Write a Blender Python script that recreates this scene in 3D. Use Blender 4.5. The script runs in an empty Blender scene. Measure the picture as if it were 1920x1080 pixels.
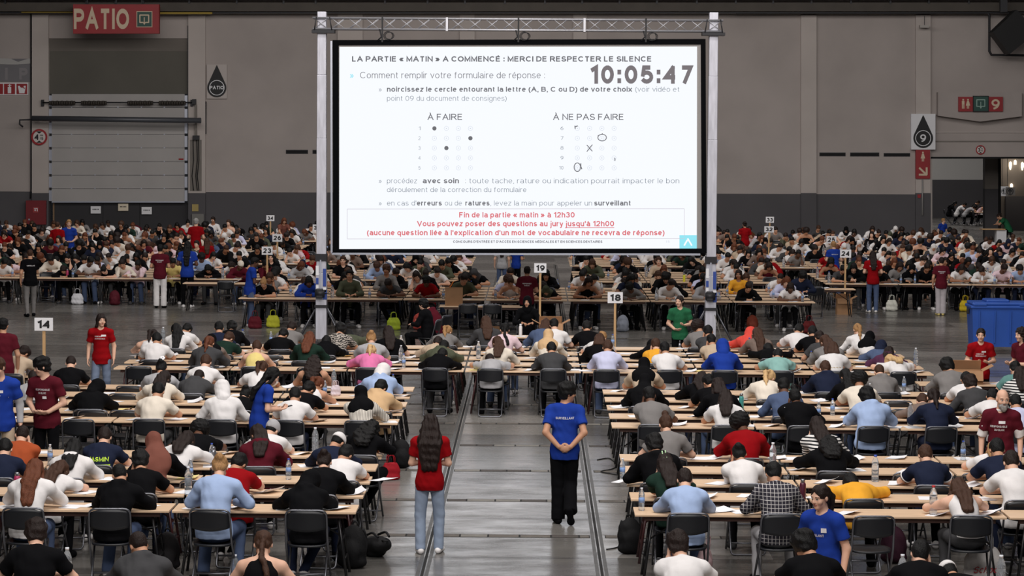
import bpy, bmesh, math, random
import numpy as np
from mathutils import Vector, Matrix
from mathutils.bvhtree import BVHTree

S = bpy.context.scene
COL = S.collection
R = math.radians

# ------------------------------------------------------------------ camera
F_PX, CAM_H = 4900.0, 4.88
def _unit(v):
    v = np.asarray(v, float)
    return v / np.linalg.norm(v)
ROLL = R(0.42)
_cy = _unit((1003 - 960, -(247 - 540), -F_PX))          # world +Y in camera axes
_up = np.array((math.sin(ROLL), math.cos(ROLL), 0.0))
_cz = _unit(_up - _cy * np.dot(_up, _cy))               # world +Z in camera axes
_cx = np.cross(_cy, _cz)                                # world +X in camera axes
CAM_R = np.array((_cx, _cy, _cz))                       # camera -> world
CAM_P = np.array((0.0, 0.0, CAM_H))

cam_data = bpy.data.cameras.new('camera')
cam_data.sensor_width = 36.0
cam_data.lens = F_PX / 1920.0 * 36.0
cam_data.clip_end = 400
cam = bpy.data.objects.new('camera', cam_data)
COL.objects.link(cam)
_m = np.eye(4); _m[:3, :3] = CAM_R; _m[:3, 3] = CAM_P
cam.matrix_world = Matrix(_m.tolist())
S.camera = cam

def ray(u, v):
    return CAM_R @ np.array(((u - 960) / F_PX, -(v - 540) / F_PX, -1.0))
def at_y(u, v, Y):
    d = ray(u, v); t = Y / d[1]
    return CAM_P + d * t
def at_z(u, v, Z):
    d = ray(u, v); t = (Z - CAM_H) / d[2]
    return CAM_P + d * t
def pix(p):
    c = CAM_R.T @ (np.asarray(p, float) - CAM_P)
    return 960 + F_PX * c[0] / -c[2], 540 - F_PX * c[1] / -c[2]
def x_at(u, Y, z=0.9):
    """world X of image column u for something at depth Y and height z"""
    v = pix((0, Y, z))[1]
    return at_y(u, v, Y)[0]

# ------------------------------------------------------------------ light and exposure
S.view_settings.view_transform = 'Standard'
S.view_settings.look = 'None'
S.view_settings.exposure = 0.0
S.view_settings.gamma = 1.0
S.view_settings.use_curve_mapping = False

world = bpy.data.worlds.new('hall_air')
S.world = world
world.use_nodes = True
_bg = world.node_tree.nodes['Background']
_bg.inputs[0].default_value = (0.80, 0.86, 1.0, 1)
_bg.inputs[1].default_value = 0.014

def area(name, loc, rot, sx, sy, power, col):
    l = bpy.data.lights.new(name, 'AREA')
    l.shape = 'RECTANGLE'; l.size = sx; l.size_y = sy
    l.energy = power; l.color = col
    o = bpy.data.objects.new(name, l); COL.objects.link(o)
    o.location = loc; o.rotation_euler = rot
    return o
# rows of roof lights over the exam floor, and the dimmer rows near the back wall
SKY = (1.0, 0.955, 0.92)
for X_, Y_, sx_, pw_ in ((-0.4, 2, 16, 1650), (-0.4, 15, 16, 1950), (-0.4, 27, 16, 1950), (-0.4, 39, 18, 1850), (0, 51, 26, 1500), (0, 64, 38, 1350), (0, 78, 44, 1550), (0, 92, 46, 2150)):
    area('roof_light', (X_, Y_, 14.5), (R(34), 0, 0), sx_, 3.0, pw_, SKY)      # out of view; tilt added to brighten upright surfaces facing the camera

# ------------------------------------------------------------------ materials
MATS = {}
def nodes_of(m):
    m.use_nodes = True
    nt = m.node_tree
    return nt, nt.nodes, nt.links, nt.nodes['Principled BSDF']
def s2l(c):
    return tuple(((x / 255.0) / 12.92 if x / 255.0 <= 0.04045 else ((x / 255.0 + 0.055) / 1.055) ** 2.4) for x in c)
def mat(name, rgb, rough=0.6, metal=0.0, spec=0.5, noise=0.0, nscale=8.0, bump=0.0, bscale=60.0, stretch=None, coat=0.0):
    """procedural material; rgb in 0..255 display values of the thing's own colour"""
    if name in MATS: return MATS[name]
    m = bpy.data.materials.new(name)
    nt, N, L, p = nodes_of(m)
    c = s2l(rgb)
    p.inputs['Base Color'].default_value = (*c, 1)
    p.inputs['Roughness'].default_value = rough
    p.inputs['Metallic'].default_value = metal
    p.inputs['Specular IOR Level'].default_value = spec
    if coat: p.inputs['Coat Weight'].default_value = coat
    tc = N.new('ShaderNodeTexCoord')
    src = tc.outputs['Object']
    if stretch:
        mp = N.new('ShaderNodeMapping'); mp.inputs['Scale'].default_value = stretch
        L.new(src, mp.inputs['Vector']); src = mp.outputs['Vector']
    if noise:
        n = N.new('ShaderNodeTexNoise'); n.inputs['Scale'].default_value = nscale
        n.inputs['Detail'].default_value = 5
        L.new(src, n.inputs['Vector'])
        r = N.new('ShaderNodeMapRange')
        r.inputs[1].default_value = 0.3; r.inputs[2].default_value = 0.7
        r.inputs[3].default_value = 1 - noise; r.inputs[4].default_value = 1 + noise
        L.new(n.outputs['Fac'], r.inputs[0])
        mx = N.new('ShaderNodeMix'); mx.data_type = 'RGBA'; mx.blend_type = 'MULTIPLY'
        mx.inputs[0].default_value = 1.0
        mx.inputs[6].default_value = (*c, 1)
        L.new(r.outputs[0], mx.inputs[7])
        L.new(mx.outputs[2], p.inputs['Base Color'])
    if bump:
        n2 = N.new('ShaderNodeTexNoise'); n2.inputs['Scale'].default_value = bscale
        n2.inputs['Detail'].default_value = 3
        L.new(src, n2.inputs['Vector'])
        b = N.new('ShaderNodeBump'); b.inputs['Strength'].default_value = bump
        b.inputs['Distance'].default_value = 0.02
        L.new(n2.outputs['Fac'], b.inputs['Height'])
        L.new(b.outputs[0], p.inputs['Normal'])
    MATS[name] = m
    return m
def emit(name, rgb, strength):
    if name in MATS: return MATS[name]
    m = bpy.data.materials.new(name)
    nt, N, L, p = nodes_of(m)
    c = s2l(rgb)
    p.inputs['Base Color'].default_value = (0, 0, 0, 1)
    p.inputs['Specular IOR Level'].default_value = 0.0
    p.inputs['Roughness'].default_value = 1.0
    p.inputs['Emission Color'].default_value = (*c, 1)
    p.inputs['Emission Strength'].default_value = strength
    MATS[name] = m
    return m
# cloth, hair and skin: one procedural material each, coloured by the object's own colour so that copies share their mesh
def tinted(name, rough, spec, noise, nscale, bump, bscale, stretch=None, mul=(1, 1, 1)):
    m = mat(name, (200, 200, 200), rough, spec=spec, noise=noise, nscale=nscale, bump=bump, bscale=bscale, stretch=stretch)
    nt = m.node_tree; N, L = nt.nodes, nt.links
    oi = N.new('ShaderNodeObjectInfo'); src = oi.outputs['Color']
    mm = N.new('ShaderNodeMix'); mm.data_type = 'RGBA'; mm.blend_type = 'MULTIPLY'; mm.inputs[0].default_value = 1.0
    L.new(src, mm.inputs[6]); mm.inputs[7].default_value = (*mul, 1)
    for n in N:
        if n.bl_idname == 'ShaderNodeMix' and n != mm: L.new(mm.outputs[2], n.inputs[6])
    return m
class Tint:
    def __init__(s, base, rgb, real): s.base, s.rgb, s._real = base, rgb, real
    def real(s): return s._real(s.rgb)
FABRIC = tinted('cloth', .9, .10, .06, 7, .28, 11)
HAIRM = tinted('hair', .55, .25, .35, 30, .5, 40, (4, 4, .7))
SKINM = tinted('skin', .55, .3, .05, 9, 0, 10)
LIPM = tinted('lips', .5, .3, .05, 9, 0, 10, None, (.62, .38, .40))
def fabric(rgb): return Tint(FABRIC, tuple(rgb), lambda c: mat('fabric_%02x%02x%02x' % tuple(int(x) for x in c), c, .9, spec=.15))
def hair_mat(rgb): return Tint(HAIRM, tuple(rgb), lambda c: mat('hair_%02x%02x%02x' % tuple(int(x) for x in c), c, .55, spec=.25))
def skin_mat(rgb): return Tint(SKINM, tuple(rgb), lambda c: mat('skin_%02x%02x%02x' % tuple(int(x) for x in c), c, .55, spec=.3))

# ------------------------------------------------------------------ object helpers
MESH_MATS = {}
def link(name, me, m=None, parent=None):
    tint = None
    if m is not None:
        ms = list(m) if isinstance(m, (list, tuple)) else [m]
        for x in ms:
            if isinstance(x, Tint) and tint is None: tint = x.rgb
        ms = [x.base if isinstance(x, Tint) else x for x in ms]
        key = tuple(x.name for x in ms)
        if me.name not in MESH_MATS:
            MESH_MATS[me.name] = {key: me}
            for i, x in enumerate(ms):
                if i < len(me.materials): me.materials[i] = x
                else: me.materials.append(x)
        elif key not in MESH_MATS[me.name]:
            c = me.copy()
            for i, x in enumerate(ms): c.materials[i] = x
            MESH_MATS[me.name][key] = c
        me = MESH_MATS[me.name][key]
    o = bpy.data.objects.new(name, me)
    COL.objects.link(o)
    if tint is not None: o.color = (*s2l(tint), 1)
    if parent is not None:
        o.parent = parent
        if parent.name in WORLD_CHILDREN: o.matrix_parent_inverse = Matrix.Translation(-parent.location)
    return o
WORLD_CHILDREN = set()
def anchor(name, loc, rz, label, cat):
    """an Empty whose parts are built straight in hall coordinates"""
    e = empty(name, loc, rz, label, cat); WORLD_CHILDREN.add(e.name); return e
def tag(o, label=None, cat=None, group=None, kind=None):
    if label: o['label'] = label
    if cat: o['category'] = cat
    if group: o['group'] = group
    if kind: o['kind'] = kind
    return o
def empty(name, loc, rz=0.0, label=None, cat=None, group=None):
    o = bpy.data.objects.new(name, None); COL.objects.link(o)
    o.empty_display_size = 0.1
    o.location = tuple(float(x) for x in loc); o.rotation_euler = (0, 0, rz)
    return tag(o, label, cat, group)

class MB:
    """collects shapes into one mesh"""
    def __init__(s): s.v = []; s.f = []; s.sm = []
    def add(s, vs, fs, smooth=False):
        o = len(s.v)
        s.v.extend(tuple(float(c) for c in p) for p in vs)
        s.f.extend(tuple(i + o for i in f) for f in fs)
        s.sm.extend([smooth] * len(fs)); return s
    def box(s, c, d, rot=None, bev=0.0):
        x, y, z = (k / 2 for k in d)
        if bev > 0:
            b = min(bev, x * .9, y * .9, z * .9)
            bm = bmesh.new()
            bmesh.ops.create_cube(bm, size=1.0)
            for v in bm.verts: v.co = Vector((v.co.x * 2 * x, v.co.y * 2 * y, v.co.z * 2 * z))
            bmesh.ops.bevel(bm, geom=list(bm.edges), offset=b, segments=2, affect='EDGES', profile=0.5)
            bm.verts.index_update()
            vs = [v.co.copy() for v in bm.verts]; fs = [[v.index for v in f.verts] for f in bm.faces]
            bm.free()
        else:
            vs = [Vector((sx * x, sy * y, sz * z)) for sx in (-1, 1) for sy in (-1, 1) for sz in (-1, 1)]
            fs = [(0, 1, 3, 2), (4, 6, 7, 5), (0, 4, 5, 1), (2, 3, 7, 6), (0, 2, 6, 4), (1, 5, 7, 3)]
        if rot is not None: vs = [rot @ v for v in vs]
        c = Vector(c)
        return s.add([v + c for v in vs], fs)
    def tube(s, pts, r, n=8, closed=False, taper=None):
        pts = [Vector(p) for p in pts]
        rings = []; prev = None
        m = len(pts)
        for i, p in enumerate(pts):
            if closed: t = pts[(i + 1) % m] - pts[i - 1]
            elif i == 0: t = pts[1] - pts[0]
            elif i == m - 1: t = pts[-1] - pts[-2]
            else: t = (pts[i + 1] - p).normalized() + (p - pts[i - 1]).normalized()
            t.normalize()
            if prev is None:
                a = Vector((0, 0, 1)) if abs(t.z) < 0.9 else Vector((1, 0, 0))
                u = t.cross(a).normalized()
            else:
                u = (prev - t * prev.dot(t)).normalized()
            prev = u; w = t.cross(u)
            rr = r if taper is None else taper[i]
            rings.append([p + u * (rr * math.cos(2 * math.pi * k / n)) + w * (rr * math.sin(2 * math.pi * k / n)) for k in range(n)])
        vs = [v for rg in rings for v in rg]; fs = []
        for i in range(m if closed else m - 1):
            a, b = i * n, ((i + 1) % m) * n
            for k in range(n):
                fs.append((a + k, a + (k + 1) % n, b + (k + 1) % n, b + k))
        s.add(vs, fs, True)
        if not closed:
            o = len(s.v) - len(vs)
            s.f.append(tuple(o + k for k in reversed(range(n)))); s.sm.append(False)
            s.f.append(tuple(o + (m - 1) * n + k for k in range(n))); s.sm.append(False)
        return s
    def lathe(s, prof, c=(0, 0, 0), n=20, smooth=True):
        vs = []; fs = []
        for (r, z) in prof:
            for k in range(n):
                a = 2 * math.pi * k / n
                vs.append((c[0] + r * math.cos(a), c[1] + r * math.sin(a), c[2] + z))
        for i in range(len(prof) - 1):
            for k in range(n):
                fs.append((i * n + k, i * n + (k + 1) % n, (i + 1) * n + (k + 1) % n, (i + 1) * n + k))
        s.add(vs, fs, smooth)
        o = len(s.v) - len(vs)
        s.f.append(tuple(o + k for k in reversed(range(n)))); s.sm.append(False)
        q = (len(prof) - 1) * n
        s.f.append(tuple(o + q + k for k in range(n))); s.sm.append(False)
        return s
    def prism(s, poly, y0, y1):
        """polygon in x,z extruded along y"""
        n = len(poly)
        vs = [(p[0], y0, p[1]) for p in poly] + [(p[0], y1, p[1]) for p in poly]
        fs = [tuple(range(n)), tuple(reversed(range(n, 2 * n)))]
        for k in range(n):
            fs.append((k, k + n, (k + 1) % n + n, (k + 1) % n))
        return s.add(vs, fs)
    def mesh(s, name):
        me = bpy.data.meshes.new(name)
        me.from_pydata(s.v, [], s.f)
        me.polygons.foreach_set('use_smooth', s.sm)
        me.update()
        return me
    def build(s, name, m=None, parent=None):
        return link(name, s.mesh(name), m, parent)

def round_path(pts, r, seg=4):
    """round the inner corners of a polyline"""
    pts = [Vector(p) for p in pts]; out = [pts[0]]
    for i in range(1, len(pts) - 1):
        a, b, c = pts[i - 1], pts[i], pts[i + 1]
        d0 = (a - b); d1 = (c - b)
        q = min(r, d0.length * .48, d1.length * .48)
        p0 = b + d0.normalized() * q; p1 = b + d1.normalized() * q
        for k in range(seg + 1):
            t = k / seg
            out.append(p0 * (1 - t) ** 2 + b * 2 * t * (1 - t) + p1 * t * t)
    out.append(pts[-1]); return out

# ------------------------------------------------------------------ a plain grotesque alphabet drawn as strokes
# a x0 y0 x1 y1 ... = polyline, e cx cy rx ry a0 a1 = arc; cap height 1, x height .73
_O = 'e .37 .5 .37 .5 0 360'
GLY = {
 'A': (.74, 'a 0 0 .37 1 .74 0|a .13 .34 .61 .34'), 'B': (.62, 'a 0 0 0 1|a 0 1 .34 1|a 0 .53 .36 .53|a 0 0 .36 0|e .34 .765 .23 .235 -90 90|e .36 .265 .26 .265 -90 90'),
 'C': (.72, 'e .38 .5 .38 .5 42 318'), 'D': (.68, 'a 0 0 0 1|a 0 1 .26 1|a 0 0 .26 0|e .26 .5 .42 .5 -90 90'), 'E': (.56, 'a .56 1 0 1 0 0 .58 0|a 0 .53 .52 .53'),
 'F': (.54, 'a .54 1 0 1 0 0|a 0 .51 .46 .51'), 'G': (.76, 'e .39 .5 .39 .5 45 335|a .42 .48 .76 .48 .76 .15'), 'H': (.66, 'a 0 0 0 1|a .66 0 .66 1|a 0 .53 .66 .53'), 'I': (.0, 'a 0 0 0 1'),
 'J': (.42, 'a .42 1 .42 .24|e .21 .24 .21 .24 180 360'), 'L': (.5, 'a 0 1 0 0 .5 0'), 'M': (.76, 'a 0 0 0 1 .38 .08 .76 1 .76 0'), 'N': (.66, 'a 0 0 0 1 .66 0 .66 1'), 'O': (.78, 'e .39 .5 .39 .5 0 360'),
 'P': (.6, 'a 0 0 0 1 .32 1|a 0 .46 .32 .46|e .32 .73 .28 .27 -90 90'), 'Q': (.78, 'e .39 .5 .39 .5 0 360|a .5 .22 .76 -.04'), 'R': (.66, 'a 0 0 0 1 .34 1|a 0 .49 .34 .49|e .34 .745 .28 .255 -90 90|a .34 .49 .66 0'),
 'S': (.6, 'e .3 .74 .27 .26 20 270|e .3 .25 .30 .25 -180 92'), 'T': (.64, 'a 0 1 .64 1|a .32 1 .32 0'), 'U': (.66, 'a 0 1 0 .33|a .66 1 .66 .33|e .33 .33 .33 .33 180 360'), 'V': (.68, 'a 0 1 .34 0 .68 1'), 'X': (.6, 'a 0 0 .6 1|a 0 1 .6 0'), 'Y': (.66, 'a 0 1 .33 .5 .66 1|a .33 .5 .33 0'),
 'a': (.46, 'e .24 .21 .24 .21 -20 400|e .23 .52 .21 .21 0 160|a .45 .52 .45 .1 .48 0'), 'b': (.48, 'a 0 0 0 1|e .24 .365 .24 .365 0 360'), 'c': (.44, 'e .24 .365 .24 .365 45 315'), 'd': (.48, 'a .48 0 .48 1|e .24 .365 .24 .365 0 360'),
 'e': (.48, 'e .24 .365 .24 .365 0 318|a 0 .38 .48 .38'), 'f': (.28, 'a .1 0 .1 .84|e .26 .84 .16 .16 90 180|a 0 .72 .27 .72'), 'g': (.48, 'a .48 .73 .48 -.05|e .24 .365 .24 .365 0 360|e .24 -.05 .24 .23 190 360'), 'h': (.44, 'a 0 0 0 1|a .44 0 .44 .5|e .22 .5 .22 .23 0 180'),
 'i': (.0, 'a 0 0 0 .73|a 0 1.03 0 1.04'), 'j': (.08, 'a .08 .73 .08 -.12|e -.04 -.12 .12 .15 250 360|a .08 1.03 .08 1.04'), 'l': (.0, 'a 0 0 0 1'), 'm': (.76, 'a 0 0 0 .73|a .38 0 .38 .5|a .76 0 .76 .5|e .19 .5 .19 .23 0 180|e .57 .5 .19 .23 0 180'),
 'n': (.44, 'a 0 0 0 .73|a .44 0 .44 .5|e .22 .5 .22 .23 0 180'), 'o': (.50, 'e .25 .365 .25 .365 0 360'), 'p': (.48, 'a 0 -.27 0 .73|e .24 .365 .24 .365 0 360'), 'q': (.48, 'a .48 -.27 .48 .73|e .24 .365 .24 .365 0 360'),
 'r': (.24, 'a 0 0 0 .73|e .22 .48 .22 .25 75 180'), 's': (.42, 'e .21 .54 .19 .19 25 270|e .21 .18 .21 .18 -170 90'), 't': (.26, 'a .1 .93 .1 .16|e .24 .16 .14 .16 180 280|a 0 .72 .26 .72'), 'u': (.44, 'a 0 .73 0 .23|a .44 .73 .44 0|e .22 .23 .22 .23 180 360'),
 'v': (.46, 'a 0 .73 .23 0 .46 .73'), 'x': (.44, 'a 0 0 .44 .73|a 0 .73 .44 0'), 'y': (.46, 'a 0 .73 .23 0|a .46 .73 .18 -.2 .02 -.27'), 'z': (.42, 'a 0 .73 .42 .73 0 0 .42 0'), 'w': (.68, 'a 0 .73 .17 0 .34 .73 .51 0 .68 .73'), 'k': (.42, 'a 0 0 0 1|a .40 .73 0 .28|a .15 .42 .42 0'),
 '0': (.54, 'e .27 .5 .27 .5 0 360'), '1': (.3, 'a 0 .78 .3 1 .3 0'), '2': (.54, 'e .27 .72 .27 .28 -35 165|a .49 .56 0 0 .54 0'), '3': (.54, 'e .26 .75 .24 .25 -90 160|e .26 .26 .28 .26 -160 90'), '4': (.56, 'a .42 0 .42 .96|a .40 .96 0 .30 .56 .30'),
 '5': (.54, 'a .48 1 .10 1 .04 .5|e .26 .32 .28 .32 -155 140'), '6': (.54, 'e .27 .31 .27 .31 0 360|e .50 .34 .50 .66 95 180'), '7': (.52, 'a 0 1 .52 1 .18 0'), '8': (.54, 'e .27 .75 .23 .25 0 360|e .27 .26 .27 .26 0 360'), '9': (.54, 'e .27 .69 .27 .31 0 360|e .04 .66 .50 .66 -85 0'),
 '.': (.0, 'a 0 0 0 .06'), ',': (.04, 'a .04 .06 0 -.14'), ':': (.06, 'a .03 .04 .03 .07|a .03 .66 .03 .69'), "'": (.0, 'a 0 .76 0 1'), '(': (.16, 'e .42 .4 .42 .68 118 242'), ')': (.16, 'e -.26 .4 .42 .68 -62 62'), '|': (.0, 'a 0 0 0 1'), '-': (.25, 'a 0 .35 .25 .35'), '~': (.5, 'e .125 .35 .125 .15 0 180|e .375 .35 .125 .15 180 360'),
 '«': (.50, 'a .2 .66 0 .37 .2 .08|a .46 .66 .26 .37 .46 .08'), '»': (.50, 'a 0 .66 .2 .37 0 .08|a .26 .66 .46 .37 .26 .08')}
for _a, _b, _s in (('é', 'e', 'a .2 .86 .36 1.02'), ('è', 'e', 'a .28 .86 .12 1.02'), ('à', 'a', 'a .28 .86 .12 1.02'), ('É', 'E', 'a .22 1.12 .40 1.28'), ('È', 'E', 'a .36 1.12 .18 1.28'), ('À', 'A', 'a .42 1.12 .26 1.28')):
    GLY[_a] = (GLY[_b][0], GLY[_b][1] + '|' + _s)
def text_mesh(txt, bold=0.0, spacing=1.0):
    """stroke lettering: unit cap height, left edge at x = 0, in the x,z plane facing -y"""
    wd = .105 + bold * 4.0
    V, F, x = [], [], wd / 2
    for ch in txt:
        if ch == ' ': x += .32 + wd * .2; continue
        w, d = GLY.get(ch, GLY['-'])
        for si, st in enumerate(d.split('|')):
            q = st.split(); n = [float(t) for t in q[1:]]
            if q[0] == 'a': P = [(n[i], n[i + 1]) for i in range(0, len(n), 2)]
            else:
                m = max(4, int(abs(n[5] - n[4]) / 20)); P = [(n[0] + n[2] * math.cos(R(n[4] + (n[5] - n[4]) * k / m)), n[1] + n[3] * math.sin(R(n[4] + (n[5] - n[4]) * k / m))) for k in range(m + 1)]
            # keep the outer edge of the stroke inside the cap and base lines
            P = [(px * (1 + wd * .35), wd / 2 + pz * (1 - wd) if pz >= 0 else pz) for px, pz in P]
            L, Rr = [], []
            closed = q[0] == 'e' and abs(n[5] - n[4]) == 360
            for k in range(len(P)):
                a = P[max(k - 1, 0)]; b = P[min(k + 1, len(P) - 1)]; c = P[k]
                d0 = _unit((c[0] - a[0], c[1] - a[1], 0)) if k else None; d1 = _unit((b[0] - c[0], b[1] - c[1], 0)) if k < len(P) - 1 else None
                if closed and d0 is None: d0 = _unit((c[0] - P[-2][0], c[1] - P[-2][1], 0))
                if closed and d1 is None: d1 = _unit((P[1][0] - c[0], P[1][1] - c[1], 0))
                if d0 is None: d0 = d1
                if d1 is None: d1 = d0
                t = _unit(d0 + d1 + 1e-9); nn = np.array((-t[1], t[0])); cs = max(.42, float(-d0[1] * nn[0] + d0[0] * nn[1]))
                e = np.zeros(2)
                L.append((c[0] + nn[0] * wd / 2 / cs, c[1] + nn[1] * wd / 2 / cs)); Rr.append((c[0] - nn[0] * wd / 2 / cs, c[1] - nn[1] * wd / 2 / cs))
            if q[0] == 'a':          # square ends
                for k, s_ in ((0, -1), (-1, 1)):
                    p0, p1 = (P[0], P[1]) if k == 0 else (P[-2], P[-1]); dd = _unit((p1[0] - p0[0], p1[1] - p0[1], 0))[:2] * s_ * wd * .5
                    if abs(dd[1]) > abs(dd[0]) and min(p0[1], p1[1]) >= 0: L[k] = (L[k][0] + dd[0], L[k][1] + dd[1]); Rr[k] = (Rr[k][0] + dd[0], Rr[k][1] + dd[1])
            o = len(V)
            for a, b in zip(L, Rr): V += [(x + a[0], -.003 * si, a[1]), (x + b[0], -.003 * si, b[1])]
            F += [(o + 2 * k + 1, o + 2 * k + 3, o + 2 * k + 2, o + 2 * k) for k in range(len(P) - 1)]
        x += w * (1 + wd * .35) + wd + .13 * spacing
    x -= .13 * spacing + wd / 2
    return V, F, max(x, wd)
# ------------------------------------------------------------------ implicit-surface modelling of figures
def C(a, b, ra, rb=None, k=0.02, op='u', flat=0):
    return ('c', np.asarray(a, float), np.asarray(b, float), ra, ra if rb is None else rb, k, op, flat)
def E(c, r, rot=None, k=0.02, op='u'):
    return ('e', np.asarray(c, float), np.asarray(r, float), rot, k, op)
def PL(p, n):                       # keep the side the normal points away from
    return ('p', np.asarray(p, float), _unit(n))
def _prim_box(p):
    if p[0] == 'c':
        m = max(p[3], p[4])
        return np.minimum(p[1], p[2]) - m, np.maximum(p[1], p[2]) + m
    m = float(p[2].max()) if p[3] is not None else p[2]
    return p[1] - m, p[1] + m
def sdf_mesh(name, prims, h, ripple=0.0, rseed=0.0, ripfreq=1.0, strand=0.0):
    solids = [p for p in prims if p[0] != 'p' and p[-1 if p[0] == 'e' else 6] == 'u']
    lo = np.min([_prim_box(p)[0] for p in solids], 0) - 3 * h - ripple
    hi = np.max([_prim_box(p)[1] for p in solids], 0) + 3 * h + ripple
    n = np.ceil((hi - lo) / h).astype(int) + 1
    D = np.full(n, 0.5, np.float32)
    ax = [(lo[i] + h * np.arange(n[i])).astype(np.float32) for i in range(3)]
    for p in prims:
        if p[0] == 'p':
            d = (ax[0][:, None, None] - p[1][0]) * p[2][0] + (ax[1][None, :, None] - p[1][1]) * p[2][1] + (ax[2][None, None, :] - p[1][2]) * p[2][2]
            np.maximum(D, d, out=D); continue
        k = p[5] if p[0] == 'c' else p[4]
        op = p[6] if p[0] == 'c' else p[5]
        b0, b1 = _prim_box(p); mg = k + 2.5 * h + 0.01
        i0 = np.clip(np.floor((b0 - mg - lo) / h).astype(int), 0, n); i1 = np.clip(np.ceil((b1 + mg - lo) / h).astype(int) + 1, 0, n)
        if np.any(i1 <= i0): continue
        sl = tuple(slice(a, b) for a, b in zip(i0, i1))
        X = ax[0][sl[0]][:, None, None]; Y = ax[1][sl[1]][None, :, None]; Z = ax[2][sl[2]][None, None, :]
        if p[0] == 'c':
            a, b = p[1], p[2]; ab = b - a; L2 = float(ab @ ab) + 1e-12
            t = ((X - a[0]) * ab[0] + (Y - a[1]) * ab[1] + (Z - a[2]) * ab[2]) / L2
            tc = np.clip(t, 0, 1)
            d = np.sqrt((X - a[0] - tc * ab[0]) ** 2 + (Y - a[1] - tc * ab[1]) ** 2 + (Z - a[2] - tc * ab[2]) ** 2) - (p[3] + (p[4] - p[3]) * tc)
            L = math.sqrt(L2)
            if p[7] & 1: d = np.maximum(d, -t * L)
            if p[7] & 2: d = np.maximum(d, (t - 1) * L)
        else:
            c, r, rot = p[1], p[2], p[3]
            x, y, z = X - c[0], Y - c[1], Z - c[2]
            if rot is not None:       # columns of rot are the ellipsoid's axes
                x, y, z = (x * rot[0, 0] + y * rot[1, 0] + z * rot[2, 0], x * rot[0, 1] + y * rot[1, 1] + z * rot[2, 1], x * rot[0, 2] + y * rot[1, 2] + z * rot[2, 2])
            k0 = np.sqrt((x / r[0]) ** 2 + (y / r[1]) ** 2 + (z / r[2]) ** 2)
            k1 = np.sqrt((x / r[0] ** 2) ** 2 + (y / r[1] ** 2) ** 2 + (z / r[2] ** 2) ** 2) + 1e-9
            d = np.where(k0 < .05, -r.min(), k0 * (k0 - 1) / k1)
        d = d.astype(np.float32); cur = D[sl]
        if op == 'u':
            hh = np.maximum(k - np.abs(cur - d), 0) / max(k, 1e-6)
            D[sl] = np.minimum(cur, d) - hh * hh * (k * .25)
        else:
            d = -d
            hh = np.maximum(k - np.abs(cur - d), 0) / max(k, 1e-6)
            D[sl] = np.maximum(cur, d) + hh * hh * (k * .25)
    if ripple:
        X = ax[0][:, None, None] * ripfreq; Y = ax[1][None, :, None] * ripfreq; Z = ax[2][None, None, :] * ripfreq
        w = np.sin(23 * X + 31 * Z + 11 * Y + rseed) * np.sin(17 * Y - 19 * Z + 14 * X + 2 * rseed) + .6 * np.sin(47 * Z + 29 * X - 13 * Y + 1.7 * rseed) * np.sin(37 * X - 21 * Y + rseed)
        D += (ripple * w).astype(np.float32)
    if strand:
        X = ax[0][:, None, None]; Y = ax[1][None, :, None]; Z = ax[2][None, None, :]
        D += (strand * (np.sin(125 * X + 2.2 * np.sin(9 * Z + 5 * Y + rseed)) + .5 * np.sin(70 * X - 11 * Z + rseed))).astype(np.float32)
    return nets(name, D, lo, h)
def nets(name, D, lo, h):
    nx, ny, nz = D.shape
    D[0] = D[-1] = 1; D[:, 0] = D[:, -1] = 1; D[:, :, 0] = D[:, :, -1] = 1
    s = D < 0
    acc = []; cells = []; quads = []
    def cid(i, j, k): return (i * ny + j) * nz + k
    for axn in range(3):
        a = [slice(None)] * 3; b = [slice(None)] * 3
        a[axn] = slice(0, -1); b[axn] = slice(1, None)
        i, j, k = np.nonzero(s[tuple(a)] != s[tuple(b)])
        d = [0, 0, 0]; d[axn] = 1
        f0 = D[i, j, k]; f1 = D[i + d[0], j + d[1], k + d[2]]
        t = f0 / (f0 - f1)
        pos = np.stack((i + t * d[0], j + t * d[1], k + t * d[2]), 1)
        if axn == 0: q = [cid(i, j - 1, k - 1), cid(i, j, k - 1), cid(i, j, k), cid(i, j - 1, k)]
        elif axn == 1: q = [cid(i - 1, j, k - 1), cid(i - 1, j, k), cid(i, j, k), cid(i, j, k - 1)]
        else: q = [cid(i - 1, j - 1, k), cid(i, j - 1, k), cid(i, j, k), cid(i - 1, j, k)]
        q = np.stack(q, 1)
        for c in range(4): cells.append(q[:, c]); acc.append(pos)
        flip = f0 > 0
        q[flip] = q[flip][:, ::-1]
        quads.append(q)
    cells = np.concatenate(cells); acc = np.concatenate(acc); quads = np.concatenate(quads)
    u, inv = np.unique(cells, return_inverse=True)
    cnt = np.bincount(inv).astype(float)
    V = np.stack([np.bincount(inv, acc[:, c]) / cnt for c in range(3)], 1) * h + lo
    Q = np.searchsorted(u, quads)
    return np_mesh(name, V, Q)
def np_mesh(name, V, Q, midx=None):
    me = bpy.data.meshes.new(name)
    me.vertices.add(len(V)); me.vertices.foreach_set('co', np.ascontiguousarray(V, np.float32).ravel())
    nq, w = Q.shape
    me.loops.add(nq * w); me.loops.foreach_set('vertex_index', np.ascontiguousarray(Q, np.int32).ravel())
    me.polygons.add(nq); me.polygons.foreach_set('loop_start', np.arange(0, nq * w, w, dtype=np.int32))
    me.polygons.foreach_set('use_smooth', np.ones(nq, bool))
    if midx is not None: me.polygons.foreach_set('material_index', midx.astype(np.int32))
    me.update(calc_edges=True)
    return me
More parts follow.
